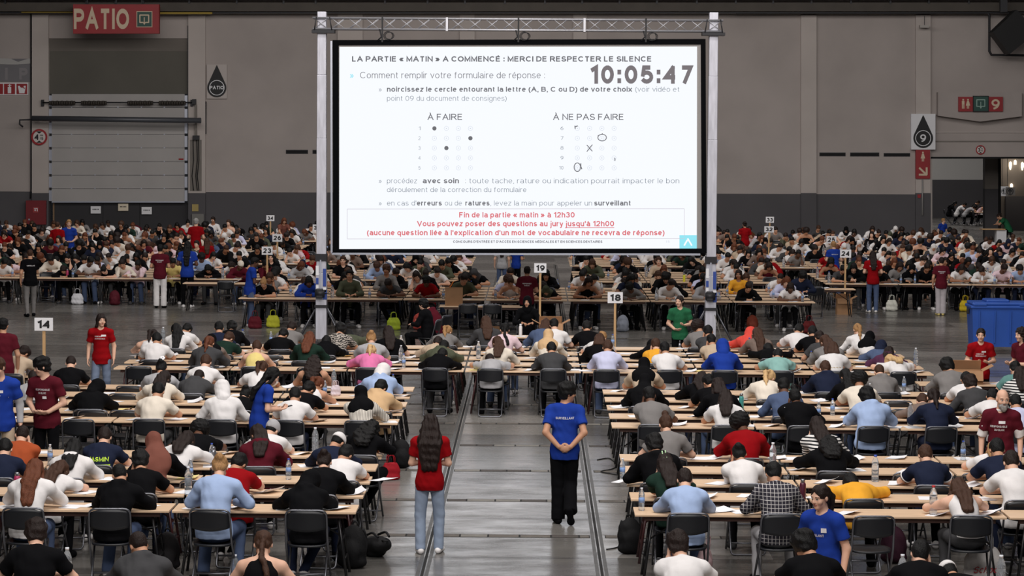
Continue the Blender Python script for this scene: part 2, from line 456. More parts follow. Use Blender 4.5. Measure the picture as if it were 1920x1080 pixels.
def mesh_arrays(me):
    V = np.empty(len(me.vertices) * 3, np.float32); me.vertices.foreach_get('co', V)
    Q = np.empty(len(me.loops), np.int32); me.loops.foreach_get('vertex_index', Q)
    return V.reshape(-1, 3), Q.reshape(-1, 4)

# ------------------------------------------------------------------ skeletons (a figure faces +y, right hand at +x)
def rotx(a): c, s = math.cos(a), math.sin(a); return np.array(((1, 0, 0), (0, c, -s), (0, s, c)))
def roty(a): c, s = math.cos(a), math.sin(a); return np.array(((c, 0, s), (0, 1, 0), (-s, 0, c)))
def rotz(a): c, s = math.cos(a), math.sin(a); return np.array(((c, -s, 0), (s, c, 0), (0, 0, 1)))
def dirn(a, roll=0.0): return np.array((math.sin(roll), math.sin(a), math.cos(a)))

def spine(J, P, lean, curve, pitch, yaw, tilt, roll=0.0, lower=0.75):
    l, c = R(lean), R(curve); rl = R(roll)
    J['pelvis'] = np.asarray(P, float)
    J['waist'] = J['pelvis'] + .17 * _unit(dirn(l * lower, rl * .5))
    J['chest'] = J['waist'] + .20 * _unit(dirn(l + c * .3, rl))
    J['neck'] = J['chest'] + .17 * _unit(dirn(l + c, rl * .6))
    up = _unit(J['neck'] - J['chest'])
    J['up'] = up
    J['torso_rot'] = np.stack((np.array((1., 0, 0)), _unit(np.cross(up, (1., 0, 0))), up), 1)
    J['low_rot'] = np.stack((np.array((1., 0, 0)), _unit(np.cross(_unit(J['chest'] - J['pelvis']), (1., 0, 0))), _unit(J['chest'] - J['pelvis'])), 1)
    J['fwd'] = J['torso_rot'][:, 1]
    for s, nm in ((-1, 'l'), (1, 'r')):
        J['sh' + nm] = J['neck'] - up * .055 + np.array((s * .172, 0, 0)) + J['fwd'] * .02
    p = R(pitch)
    J['head_rot'] = rotz(R(-yaw)) @ rotx(-p) @ roty(R(tilt))
    nk = _unit(dirn(l + c + R(8), rl * .3) * .55 + J['head_rot'][:, 2] * .45)
    J['head'] = J['neck'] + nk * .105 + J['head_rot'] @ np.array((0, .02, .075))
    return J
def arm(J, nm, elbow, wrist, palm=(0, 0, -1), curl=.5, up=.275, fore=.245, hdir=None):
    sh = J['sh' + nm]; e = np.asarray(elbow, float)
    J['el' + nm] = sh + _unit(e - sh) * up
    if abs(np.linalg.norm(e - sh) - up) < .04: J['el' + nm] = e
    w = np.asarray(wrist, float)
    J['wr' + nm] = J['el' + nm] + _unit(w - J['el' + nm]) * fore
    J['hd' + nm] = _unit(J['wr' + nm] - J['el' + nm]) if hdir is None else _unit(hdir)
    J['pn' + nm] = np.asarray(palm, float); J['cu' + nm] = curl
def legs_seated(J, spread=.13, foot=.36, knee=.45, tuck=0.0, cross=False):
    J['seated'] = 1
    for s, nm in ((-1, 'l'), (1, 'r')):
        J['hi' + nm] = J['pelvis'] + np.array((s * .095, .01, -.02))
        J['kn' + nm] = np.array((s * spread, knee, .53))
        J['an' + nm] = np.array((s * (spread + .01), foot - tuck, .085))
        if cross and s > 0: J['an' + nm] = np.array((-.05, foot - .05, .10))
        J['toe' + nm] = J['an' + nm] + np.array((s * .02, .15, -.05))
def legs_standing(J, stance=.10, step=0.0, lift=0.0):
    for s, nm in ((-1, 'l'), (1, 'r')):
        J['hi' + nm] = J['pelvis'] + np.array((s * .09, 0, -.04))
        f = step * s
        J['kn' + nm] = np.array((s * (stance + .005), f * .55 + .02 + (abs(f) * .3), .50))
        J['an' + nm] = np.array((s * stance, f, .085))
        if lift and s > 0:
            J['kn' + nm] = np.array((s * stance, .05, .50)); J['an' + nm] = np.array((s * stance, -.22, .20))
        J['toe' + nm] = J['an' + nm] + (np.array((s * .03, .16, -.05)) if not (lift and s > 0) else np.array((.02, .08, -.14)))

# seated writing poses
def seat_pose(i):
    J = {}
    P = (0, 0, .545)
    TZ = .79
    if i == 0: spine(J, P, 23, 21, 46, 0, 0)
    elif i == 1: spine(J, P, 38, 23, 58, 8, 4)
    elif i == 2: spine(J, P, 16, 16, 42, -8, 0)
    elif i == 3: spine(J, P, 25, 20, 38, 6, -12, -6)
    elif i == 4: spine(J, P, 25, 20, 38, -8, 12, 6)
    elif i == 5: spine(J, P, 30, 22, 52, 22, 8, -5)
    elif i == 6: spine(J, P, 21, 21, 42, -24, -6, 4)
    elif i == 7: spine(J, P, 48, 27, 68, -10, -6)
    elif i == 8: spine(J, P, 6, 6, 6, 10, 0)                # sitting up, looking ahead
    legs_seated(J, spread=.13 + .02 * (i % 3), foot=.40 - .05 * (i % 4), cross=(i == 5))
    t = {0: ((-.31, .38), (.31, .38), (-.10, .50), (.12, .50)), 1: ((-.34, .45), (.33, .47), (-.08, .58), (.12, .60)),
         2: ((-.26, .20), (.26, .20), (-.10, .40), (.12, .42)), 3: ((-.17, .42), (.33, .36), (0, 0), (.12, .52)),
         4: ((-.33, .36), (.17, .42), (-.10, .52), (0, 0)), 5: ((-.33, .40), (.30, .45), (-.09, .55), (.16, .62)),
         6: ((-.30, .34), (.33, .33), (-.12, .50), (.10, .50)), 7: ((-.36, .50), (.36, .50), (-.06, .60), (.06, .62)),
         8: ((-.27, .12), (.27, .12), (-.12, .34), (.12, .34))}[i]
    for s, nm, e, w in ((-1, 'l', t[0], t[2]), (1, 'r', t[1], t[3])):
        el = np.array((e[0], e[1], TZ + .01)); sh = J['sh' + nm]
        d = el - sh; hor = math.hypot(d[0], d[1]); dz = d[2]
        need = math.sqrt(max(.275 ** 2 - dz * dz, .02))      # keep the elbow on the table top
        el[:2] = sh[:2] + d[:2] / max(hor, 1e-6) * min(need, .30)
        el[0] = sh[0] + (el[0] - sh[0]) * .72; el[1] += .03
        if w == (0, 0):
            wr = J['head'] + J['head_rot'] @ np.array((s * .10, .03, -.075))
            arm(J, nm, el, wr, palm=(-s, 0, 0), curl=.5, hdir=_unit(J['head'] + J['head_rot'] @ np.array((s * .07, .0, .07)) - wr))
        else:
            arm(J, nm, el, (w[0], w[1], TZ + .005), palm=(0, 0, -1), curl=.75 if s > 0 else .35)
            J['hd' + nm] = _unit(J['hd' + nm] * (1, 1, .2))
    return J

# ------------------------------------------------------------------ figure pieces
def head_prims(J, nose=True, fem=True):
    H, Q = J['head'], J['head_rot']
    W = lambda x, y, z: H + Q @ np.array((x, y, z))
    jaw = .054 if fem else .061
    P = [E(W(0, -.012, .030), (.074, .094, .086), Q, .01),
         E(W(0, .026, -.042), (jaw, .064, .074), Q, .03),
         E(W(0, .062, -.096), (.026, .024, .020), Q, .03),
         C(W(-.040, .074, .018), W(.040, .074, .018), .013, k=.02),
         E(W(-.042, .058, -.035), (.024, .026, .024), Q, .02), E(W(.042, .058, -.035), (.024, .026, .024), Q, .02)]
    if nose:
        for s in (-1, 1):
            P.append(E(W(s * .031, .093, -.002), (.019, .016, .012), Q, .012, 's'))
            P.append(E(W(s * .031, .074, -.003), (.0135, .0135, .0125), Q, .003))
            P.append(E(W(s * .078, -.006, -.012), (.011, .020, .030), Q, .008))
        P += [C(W(0, .086, .006), W(0, .104, -.030), .008, .0125, .012),
              E(W(-.012, .092, -.034), (.009, .010, .008), Q, .008), E(W(.012, .092, -.034), (.009, .010, .008), Q, .008),
              E(W(0, .086, -.057), (.024, .011, .0055), Q, .004), E(W(0, .084, -.067), (.021, .011, .0065), Q, .004)]
    nr = .048 if fem else .056
    P.append(C(W(0, -.018, -.060), J['neck'] + J['up'] * -.01, nr, nr + .008, .03))
    return P
def hand_prims(J, nm):
    w, d, n, cu = J['wr' + nm], J['hd' + nm], J['pn' + nm], J['cu' + nm]
    n = _unit(n - d * np.dot(n, d))
    s = np.cross(d, n) * (1 if nm == 'l' else -1)             # towards the thumb
    P = [E(w + d * .048, (.040, .056, .016), np.stack((s, d, n), 1), .012)]
    for q, (off, L) in enumerate(((.030, .070), (.010, .079), (-.010, .073), (-.029, .058))):
        b = w + d * .088 + s * off
        a1 = cu * 1.0; a2 = cu * 2.0
        m = b + (d * math.cos(a1) + n * math.sin(a1)) * L * .52
        e = m + (d * math.cos(a2) + n * math.sin(a2)) * L * .48
        P += [C(b, m, .0095, .0088, .005), C(m, e, .0088, .0075, .004)]
    b = w + d * .030 + s * .032
    m = b + _unit(s * .8 + d * .7 + n * .25) * .042
    P += [C(b, m, .013, .011, .010), C(m, m + _unit(d * .9 + s * .25 + n * .4) * .032, .011, .0085, .005)]
    return P
def torso_prims(J, g=0.0, fem=True):
    T, Lr = J['torso_rot'], J['low_rot']
    bw = .92 if fem else 1.0
    mid = J['chest'] * .45 + J['neck'] * .55
    P = [E(J['chest'] + J['up'] * .0, (.160 * bw + g, .112 + g, .19 + g), T, .03),
         E(J['waist'], (.142 * bw + g * 1.3, .108 + g * 1.2, .15 + g), Lr, .06),
         E(J['pelvis'] + np.array((0, -.01, .0)), ((.160 if fem else .166) + g, .124 + g, .125 + g), None, .06),
         C(J['neck'] - J['up'] * .05 + np.array((-.10 * bw, 0, 0)), J['neck'] - J['up'] * .05 + np.array((.10 * bw, 0, 0)), .062 + g, k=.05)]
    for nm in 'lr':
        P.append(C(J['neck'] - J['up'] * .015, J['sh' + nm], .045 + g, .058 + g, .05))
    return P
def arm_prims(J, nm, g=0.0, part='all', k=.03):
    sh, el, wr = J['sh' + nm], J['el' + nm], J['wr' + nm]
    P = []
    if part == 'short':
        P.append(C(sh, sh + (el - sh) * .66, .054 + g, .052 + g * 1.35, k, flat=2))
    else:
        P.append(C(sh, el, .053 + g, .042 + g, k))
        P.append(C(el, el + (wr - el) * (1.0 if part == 'all' else .97), .042 + g, .029 + g, .02, flat=0 if part == 'all' else 2))
    return P
def body_mesh(J, h=.012, fem=True, face=True):
    P = torso_prims(J, 0, fem)
    for nm in 'lr': P += arm_prims(J, nm)
    for nm in 'lr':
        P += [C(J['hi' + nm], J['kn' + nm], .080, .052, .03), C(J['kn' + nm], J['an' + nm], .050, .036, .02),
              C(J['an' + nm] + (0, 0, -.03), J['toe' + nm], .036, .028, .02)]
    P += head_prims(J, face, fem)
    for nm in 'lr': P += hand_prims(J, nm)
    me = sdf_mesh('body', P, h)
    # lips, eyes and brows are coloured patches of the one skin
    V, Q = mesh_arrays(me)
    c = (V[Q].mean(1) - J['head']) @ J['head_rot']
    mi = np.zeros(len(Q), np.int32)
    x, y, z = np.abs(c[:, 0]), c[:, 1], c[:, 2]
    front = y > .05
    mi[front & (((x) / .023) ** 2 + ((z + .062) / .0125) ** 2 < 1)] = 1
    ey = front & (((x - .031) / .0145) ** 2 + ((z + .003) / .008) ** 2 < 1)
    mi[ey] = 2
    mi[ey & (((x - .031) / .0065) ** 2 + ((z + .003) / .0075) ** 2 < 1)] = 3
    mi[front & (((x - .033) / .019) ** 2 + ((z - .020 + (x - .033) ** 2 * 6) / .0042) ** 2 < 1)] = 3
    me.polygons.foreach_set('material_index', mi)
    for _ in range(4): me.materials.append(None)
    return me
def top_mesh(J, kind, h=.014, fem=True, seed=0.0, long_hem=.0):
    g = {'tee': .016, 'long': .016, 'sweater': .024, 'hoodie': .030, 'tank': .010, 'shirt': .020, 'jacket': .034}[kind]
    T = torso_prims(J, g, fem)
    if kind == 'tank':
        T = T[:3]
        for s in (-1, 1):
            T.append(C(J['neck'] - J['up'] * .06 + np.array((s * .085, 0, 0)) - J['fwd'] * .035, J['neck'] - J['up'] * .005 + np.array((s * .082, 0, 0)), .036, .036, .03))
    P = T
    if kind == 'tee':
        for nm in 'lr': P += arm_prims(J, nm, g * .9, 'short')
    elif kind != 'tank':
        for nm in 'lr': P += arm_prims(J, nm, g * .75, 'long')
    P.append(C(J['neck'] - J['up'] * .06, J['neck'] + J['up'] * .012, .075, .066, .02, flat=2))
    if kind != 'tank':       # cloth hangs straight over the hips
        P.append(E(J['pelvis'] + np.array((0, -.005, -.06)), (.160 + g * 1.1, .124 + g * 1.2, .30), None, .05) if 'seated' not in J else E(J['pelvis'], (.168 + g * 1.1, .128 + g * 1.25, .25), J['low_rot'], .05))
    if long_hem: P.append(E(J['pelvis'] + np.array((0, 0, -.05)), (.185 + g, .135 + g, .12 + long_hem), None, .04))
    if kind in ('hoodie',):
        nb = J['neck'] - J['fwd'] * .085 - J['up'] * .03
        P += [E(nb, (.115, .050, .085), J['torso_rot'], .02),
              C(J['neck'] + np.array((-.08, 0, .015)) + J['fwd'] * .03, nb + np.array((-.05, 0, .03)), .036, k=.02),
              C(J['neck'] + np.array((.08, 0, .015)) + J['fwd'] * .03, nb + np.array((.05, 0, .03)), .036, k=.02)]
    if kind == 'shirt':
        P += [C(J['neck'] + np.array((-.05, 0, .02)) - J['fwd'] * .03, J['neck'] + np.array((.05, 0, .02)) - J['fwd'] * .03, .032, k=.01)]
    # neck opening
    P.append(C(J['neck'] + J['up'] * .0 + J['fwd'] * .02, J['neck'] + J['up'] * .09 + J['fwd'] * .05, .057, .068, .008, op='s'))
    P.append(PL(J['pelvis'] + np.array((0, 0, ((-.07 if 'seated' in J else -.125) if kind != 'tank' else .015) - long_hem)), (0, 0, -1)))
    return sdf_mesh(kind, P, h, ripple=.0042 if kind != 'tank' else .002, rseed=seed)
def bottom_mesh(J, kind='trousers', h=.015, seed=0.0):
    w = {'trousers': .0, 'wide': .028, 'jeans': .011, 'shorts': .02, 'skirt': .03}[kind]
    P = [E(J['pelvis'] + np.array((0, -.01, -.005)), (.171, .130, .125), None, .03)]
    for nm in 'lr':
        if kind == 'shorts':
            P.append(C(J['hi' + nm], J['kn' + nm], .094 + w * .5, .070 + w, .03, flat=2))
            continue
        P += [C(J['hi' + nm], J['kn' + nm], .092 + w * .3, .066 + w * .6, .03),
              C(J['kn' + nm], J['an' + nm] + .03 * _unit(J['an' + nm] - J['kn' + nm]), .064 + w * .7, .050 + w * 1.3, .02, flat=2)]
    return sdf_mesh(kind, P, h, ripple=.0022, rseed=seed)
def shoe_mesh(J, nm, h=.010):
    a, t = J['an' + nm], J['toe' + nm]
    d = _unit((t - a) * (1, 1, 1)); base = np.array((a[0], a[1], a[2]))
    f = _unit(np.array((d[0], d[1], d[2] + .28))) if d[2] > -.8 else d
    dn = _unit(np.cross(np.cross(f, (0, 0, -1.)), f)) if abs(f[2]) < .95 else np.array((0, -1., 0))
    heel = base + dn * .045 - f * .045; toe = heel + f * .205
    P = [C(heel, toe, .040, .038, .02), C(base + dn * -.01, base + dn * .03, .046, .046, .03), E(toe - f * .02, (.046, .050, .036), None, .03)]
    P.append(PL(heel + dn * .038, dn))
    return sdf_mesh('shoe', P, h)
def hair_mesh(J, style, h=.011, seed=0.0):
    H, Q = J['head'], J['head_rot']
    W = lambda x, y, z: H + Q @ np.array((x, y, z))
    rip, fq = .004, 1.7
    back = -J['fwd']; up = J['up']; nk = J['neck']
    face = [E(W(0, .100, -.044), (.067, .078, .096), Q, .01, 's')]
    if style in ('pony', 'bun', 'topknot', 'braid'): face = [E(W(0, .106, -.034), (.069, .074, .104), Q, .01, 's')]
    cap = lambda gx=.010: E(W(0, -.016, .034), (.076 + gx, .096 + gx, .086 + gx), Q, .01)
    nape = E(W(0, -.050, -.030), (.070, .052, .058), Q, .02)
    drop = (W(0, -.085, -.01), nk + back * .085 + up * .005, J['chest'] + back * .150 + up * .08, J['chest'] + back * .155 - up * .07)
    if style == 'short': P = [cap(.012), nape, E(W(0, .03, .085), (.066, .06, .040), Q, .03)] + face; 
    elif style == 'buzz': P = [cap(.005), E(W(0, -.045, -.02), (.066, .05, .05), Q, .02)] + face; rip = .001
    elif style == 'bald': P = [E(W(0, -.030, .0), (.079, .085, .050), Q, .01), E(W(0, -.045, -.03), (.070, .050, .05), Q, .02), E(W(0, .0, .075), (.060, .078, .05), Q, .02, 's')] + face; rip = .001
    elif style == 'mop':
        P = [cap(.026), E(W(0, -.05, -.045), (.082, .060, .062), Q, .03)] + [E(W(.05 * math.cos(a), .05 * math.sin(a), .085), (.050, .050, .045), Q, .02) for a in (0, 1.3, 2.6, 3.9, 5.2)] + [E(W(0, .104, -.06), (.062, .07, .082), Q, .01, 's')]; rip = .007
    elif style == 'afro':
        P = [E(W(0, -.025, .045), (.128, .130, .120), Q, .01), E(W(0, .112, -.06), (.066, .08, .086), Q, .01, 's')]; rip, fq = .007, 3.2
    elif style in ('bun', 'topknot'):
        b = W(0, -.118, .055) if style == 'bun' else W(0, -.06, .135)
        P = [cap(.010), nape, E(b, (.046, .044, .044), Q, .012)] + face
    elif style == 'pony':
        P = [cap(.010), nape, E(W(0, -.110, .035), (.026, .026, .026), Q, .01)] + face
        p0, p1, p2 = W(0, -.115, .035), W(0, -.165, -.045), (nk + back * .12 - up * .02)
        P += [C(p0, p1, .026, .036, .015), C(p1, p2, .036, .032, .015), C(p2, p2 - up * .12 + back * .02, .032, .010, .015)]
    elif style == 'braid':
        P = [cap(.010), nape] + face
        pts = [W(0, -.10, -.02), nk + back * .09, J['chest'] + back * .14 + up * .06 + np.array((.05, 0, 0)), J['chest'] + back * .15 - up * .06 + np.array((.08, 0, 0))]
        for a, b in zip(pts[:-1], pts[1:]):
            for q in range(4): P.append(E(a + (b - a) * (q + .5) / 4, (.030, .028, .034), None, .006))
    elif style in ('long', 'waist', 'bob', 'curlylong'):
        P = [cap(.014), E(W(0, -.055, -.03), (.082, .060, .070), Q, .03)]
        wd = .105 if style == 'curlylong' else .080
        th = .030 if style != 'curlylong' else .048
        pts = list(drop)
        if style == 'bob': pts = [drop[0], nk + back * .075 + up * .03]
        if style == 'waist': pts = [drop[0], drop[1], drop[2], J['waist'] + back * .150 + up * .02]
        for a, b, w0, w1 in zip(pts[:-1], pts[1:], (.07, wd, wd), (wd, wd, wd * .55)):
            for s in (-1, -.35, .35, 1):
                P.append(C(a + np.array((s * w0 * .75, 0, 0)), b + np.array((s * w1 * .85, 0, 0)), th, th * .85, .025))
        for s in (-1, 1):
            P.append(C(W(s * .078, .02, .02), W(s * .086, -.005, -.10), .022, .026, .02))
            P.append(C(W(s * .086, -.005, -.10), nk + np.array((s * .105, 0, 0)) + back * .03, .026, .030, .02))
        P += face
        if style == 'curlylong': rip, fq = .009, 2.6
    elif style == 'wavy':
        P = [cap(.018), E(W(0, -.055, -.03), (.088, .062, .075), Q, .03)]
        pts = [drop[0], drop[1] + back * .01, drop[2] - back * .01, J['waist'] + back * .135 - up * .02]
        for a, b, w0, w1 in zip(pts[:-1], pts[1:], (.070, .105, .130), (.105, .130, .075)):
            for s in (-1, -.5, 0, .5, 1):
                P.append(C(a + np.array((s * w0 * .85, 0, 0)), b + np.array((s * w1 * .9, 0, 0)), .040, .036, .03))
        for s in (-1, 1):
            P += [C(W(s * .080, .01, .02), W(s * .095, -.02, -.10), .028, .036, .02), C(W(s * .095, -.02, -.10), nk + np.array((s * .13, 0, -.05)) + back * .06, .036, .042, .03)]
        P += face; rip, fq = .005, 1.3
    elif style == 'hijab':
        P = [cap(.016), E(W(0, .01, -.03), (.082, .086, .105), Q, .03), C(W(0, -.02, -.07), nk + up * .0, .080, .110, .05),
             E(nk - up * .06 + back * .02, (.185, .120, .13), J['torso_rot'], .06),
             E(J['chest'] + up * .05 + back * .05, (.16, .100, .16), J['torso_rot'], .05),
             E(W(0, .106, -.022), (.052, .060, .078), Q, .012, 's')]; rip, fq = .004, 1.0
    elif style == 'veil':             # long scarf falling over the back
        P = [cap(.018), E(W(0, .01, -.03), (.084, .088, .105), Q, .03), C(W(0, -.03, -.05), nk, .085, .125, .05),
             E(J['chest'] + up * .04 + back * .04, (.20, .115, .20), J['torso_rot'], .06), E(J['waist'] + back * .05, (.18, .10, .18), J['torso_rot'], .06),
             E(W(0, .106, -.022), (.052, .060, .078), Q, .012, 's')]; rip, fq = .005, .9
    elif style == 'hood':
        P = [cap(.034), E(W(0, -.03, -.05), (.100, .095, .095), Q, .04), C(W(0, -.03, -.06), nk + back * .03, .09, .105, .05), E(W(0, .112, -.03), (.066, .075, .098), Q, .012, 's')]; rip = .003
    elif style == 'cap':
        P = [cap(.013), E(W(0, .095, .055), (.070, .085, .012), Q, .012), PL(W(0, 0, .028), Q @ np.array((0, .12, -1.)))]; rip = 0
    elif style == 'beanie':
        P = [E(W(0, -.022, .045), (.093, .110, .100), Q, .01), PL(W(0, 0, .012), Q @ np.array((0, .35, -1.)))]; rip = .002
    elif style == 'beard':
        P = [E(W(0, .045, -.085), (.062, .062, .060), Q, .02), E(W(0, .075, -.112), (.042, .038, .048), Q, .02), E(W(0, .098, -.046), (.030, .012, .008), Q, .006),
             E(W(0, .10, -.062), (.020, .022, .007), Q, .006, 's'), PL(W(0, 0, -.040), Q @ np.array((0, -.15, 1.)))]; rip = .002
    st_ = .0030 if style in ('long', 'waist', 'bob', 'pony') else .0045 if style == 'wavy' else .0012 if style in ('short', 'bun', 'mop', 'topknot', 'braid') else 0.0
    return sdf_mesh(style, P, h, ripple=rip, rseed=seed, ripfreq=fq, strand=st_)
# ------------------------------------------------------------------ furniture and small things
WOOD = mat('pale_wood', (222, 190, 158), .42, noise=.10, nscale=3.0, stretch=(1.2, 14, 14))
EDGE = mat('wood_edge', (196, 158, 122), .5, noise=.12, nscale=4.0, stretch=(1.5, 8, 8))
APRON = mat('brown_rail', (74, 46, 38), .6)
LEGB = mat('black_steel', (17, 17, 20), .38, spec=.5)
LEGM = mat('maroon_steel', (58, 24, 26), .4, spec=.5)
CHB = mat('black_plastic', (19, 21, 27), .42, spec=.45, bump=.05, bscale=160)
TUBE = mat('grey_steel', (105, 106, 112), .33, metal=.75)
PAPER = mat('paper', (236, 235, 238), .85, spec=.1)
PAPERY = mat('yellow_paper', (236, 216, 150), .85, spec=.1)
CARD = mat('cardboard', (168, 130, 98), .85, spec=.1, noise=.08, nscale=6)
WHITE = mat('white_board', (232, 232, 236), .6)
BLACK = mat('black_print', (20, 20, 24), .6)
REDP = mat('red_panel', (152, 26, 34), .5, noise=.06, nscale=3)
PINE = mat('pine_batten', (196, 158, 112), .6, noise=.12, nscale=5, stretch=(8, 8, 1))

def glass_mat(name, rgb, alpha=.35):
    m = bpy.data.materials.new(name)
    nt, N, L, p = nodes_of(m)
    p.inputs['Base Color'].default_value = (*s2l(rgb), 1)
    p.inputs['Roughness'].default_value = .08
    p.inputs['Transmission Weight'].default_value = .85
    p.inputs['IOR'].default_value = 1.12
    return m
PET = glass_mat('clear_plastic', (225, 232, 240))

TABLE_W, TABLE_D, TABLE_Z = 2.0, .56, .745
def table_parts():
    top = MB().box((0, 0, TABLE_Z - .013), (TABLE_W, TABLE_D, .026), bev=.004).mesh('tabletop')
    rail = MB().box((0, -.20, TABLE_Z - .055), (TABLE_W - .22, .024, .05)).box((0, .20, TABLE_Z - .055), (TABLE_W - .22, .024, .05)).mesh('rail')
    P = [('tabletop', top, WOOD), ('rail', rail, APRON)]
    for sx in (-1, 1):
        for sy in (-1, 1):
            me = MB().tube([(sx * .80, sy * .17, TABLE_Z - .03), (sx * .90, sy * .235, .0)], .0155, 8).mesh('leg')
            P.append(('leg', me, LEGB))
        P.append(('stretcher', MB().tube([(sx * .872, -.222, .21), (sx * .872, .222, .21)], .011, 6).mesh('stretcher'), LEGB))
        P.append(('brace', MB().tube([(sx * .845, 0, .42), (sx * .40, 0, TABLE_Z - .035)], .010, 6).mesh('brace'), LEGB))
        P.append(('crossbar', MB().tube([(sx * .845, -.20, .42), (sx * .845, .20, .42)], .010, 6).mesh('crossbar'), LEGB))
    return P
_T = table_parts()
def table(x, yfront, rz, label, group, legm=None, full=True):
    t = empty('exam_table', (x, yfront + TABLE_D / 2, 0), rz, label, 'table', group)
    for n, me, m in _T:
        if not full and n in ('brace', 'crossbar', 'stretcher'): continue
        link(n, me, (legm or m) if m is LEGB else m, t)
    return t

def chair_parts():
    P = []
    # moulded seat with a rounded outline, dished a little
    n = 10; v = []; f = []
    for j in range(n + 1):
        for i in range(n + 1):
            a, b = i / n * 2 - 1, j / n * 2 - 1
            x = a * math.sqrt(1 - b * b * .38) * .225; y = b * math.sqrt(1 - a * a * .38) * .215
            v.append((x, y + .02, .455 - .014 * (1 - a * a) * (1 - b * b) + .006 * b))
    m = n + 1
    for j in range(n):
        for i in range(n): f.append((j * m + i, j * m + i + 1, (j + 1) * m + i + 1, (j + 1) * m + i))
    seat = MB().add(v, f, True)
    bot = [(p[0] * .97, p[1], p[2] - .022) for p in v]
    o = len(seat.v); seat.add(bot, [tuple(reversed(q)) for q in f], True)
    ring = [i for i in range(m)] + [j * m + n for j in range(1, m)] + [n * m + i for i in range(n - 1, -1, -1)] + [j * m for j in range(n - 1, 0, -1)]
    for q in range(len(ring)):
        a, b = ring[q], ring[(q + 1) % len(ring)]
        seat.f.append((b, a, a + o, b + o)); seat.sm.append(True)
    P.append(('seat', seat.mesh('seat'), CHB))
    # curved backrest panel with rounded upper corners
    v = []; f = []; nx, nz = 12, 6
    for side in (0, 1):
        for j in range(nz + 1):
            for i in range(nx + 1):
                a, b = i / nx * 2 - 1, j / nz
                x = a * .208; z = .635 + b * (.195 - .035 * abs(a) ** 3.5) - (1 - b) * .035 * (1 - abs(a) ** 2) * 1.0
                y = -.218 - .030 * (1 - a * a) - (z - .63) * .16 + (side * .018)
                v.append((x, y, z))
    m = nx + 1; o = (nz + 1) * m
    for j in range(nz):
        for i in range(nx):
            f.append((j * m + i, j * m + i + 1, (j + 1) * m + i + 1, (j + 1) * m + i))
            f.append((o + j * m + i, o + (j + 1) * m + i, o + (j + 1) * m + i + 1, o + j * m + i + 1))
    ring = [i for i in range(m)] + [j * m + nx for j in range(1, nz + 1)] + [nz * m + i for i in range(nx - 1, -1, -1)] + [j * m for j in range(nz - 1, 0, -1)]
    for q in range(len(ring)):
        a, b = ring[q], ring[(q + 1) % len(ring)]
        f.append((a, a + o, b + o, b))
    P.append(('backrest', MB().add(v, f, True).mesh('backrest'), CHB))
    pts = round_path([(-.226, .21, .012), (-.222, -.15, .46), (-.216, -.245, .835), (.216, -.245, .835), (.222, -.15, .46), (.226, .21, .012)], .07)
    P.append(('back_frame', MB().tube(pts, .0125, 8).mesh('back_frame'), TUBE))
    pts = round_path([(-.198, .15, .43), (-.198, -.25, .014), (.198, -.25, .014), (.198, .15, .43)], .05)
    P.append(('rear_leg_frame', MB().tube(pts, .0115, 8).mesh('rear_leg_frame'), TUBE))
    P.append(('stretcher', MB().tube([(-.225, .14, .09), (.225, .14, .09)], .009, 6).mesh('stretcher'), TUBE))
    P.append(('stretcher', MB().tube([(-.198, -.14, .13), (.198, -.14, .13)], .009, 6).mesh('stretcher'), TUBE))
    return P
_C = chair_parts()
def chair(x, y, rz, label, group):
    c = empty('folding_chair', (x, y, 0), rz, label, 'chair', group)
    for n, me, m in _C: link(n, me, m, c)
    return c

def paper_mesh(n=1, curl=.0, fold=False):
    b = MB()
    N = 6
    for q in range(n):
        a = (q * 37 % 17 - 8) * .03; ca, sa = math.cos(a), math.sin(a)
        v = []; f = []
        for j in range(N + 1):
            for i in range(N + 1):
                x, y = (i / N - .5) * .21, (j / N - .5) * .297
                z = .0015 + q * .0022 + curl * ((i / N) ** 3 * .06 + ((j / N) - .3) ** 2 * .03)
                if fold: z += max(0, x) * .35
                v.append((x * ca - y * sa + q * .012, x * sa + y * ca, z))
        m = N + 1
        for j in range(N):
            for i in range(N): f.append((j * m + i, j * m + i + 1, (j + 1) * m + i + 1, (j + 1) * m + i))
        b.add(v, f, True)
        b.add([(p[0], p[1], p[2] - .0013) for p in v], [tuple(reversed(q2)) for q2 in f], True)
    return b.mesh('exam_paper')
_P = [paper_mesh(1), paper_mesh(2), paper_mesh(1, .6), paper_mesh(2, .9), paper_mesh(3, .3), paper_mesh(1, 0, True)]
def paper(x, y, rz, i, label, group, yellow=False, z=TABLE_Z + .001):
    o = link('exam_paper', _P[i % len(_P)], PAPERY if yellow else PAPER)
    o.location = (x, y, z); o.rotation_euler = (0, 0, rz)
    return tag(o, label, 'paper', group)

def bottle_parts(h, r):
    k = h / .33; q = r / .036
    prof = [(.030, 0), (.036, .006), (.036, .05), (.034, .055), (.036, .06), (.036, .10), (.033, .105), (.036, .11), (.036, .20), (.033, .206), (.036, .212), (.035, .235), (.022, .285), (.013, .300), (.013, .315)]
    body = MB().lathe([(a * q, b * k) for a, b in prof], n=14).mesh('bottle_body')
    cap_ = MB().lathe([(.0155 * q, .308 * k), (.0155 * q, .330 * k)], n=12).mesh('cap')
    lab = MB().lathe([(.0368 * q, .115 * k), (.0368 * q, .185 * k)], n=14).mesh('label')
    return body, cap_, lab
_B = [bottle_parts(.25, .033), bottle_parts(.32, .043), bottle_parts(.30, .036)]
CAPS = {'white': mat('white_plastic', (225, 228, 235), .4), 'blue': mat('blue_plastic', (60, 90, 190), .4), 'red': mat('red_plastic', (190, 40, 45), .4)}
LABELS = [mat('label_blue', (120, 150, 200), .5), mat('label_white', (215, 220, 228), .5)]
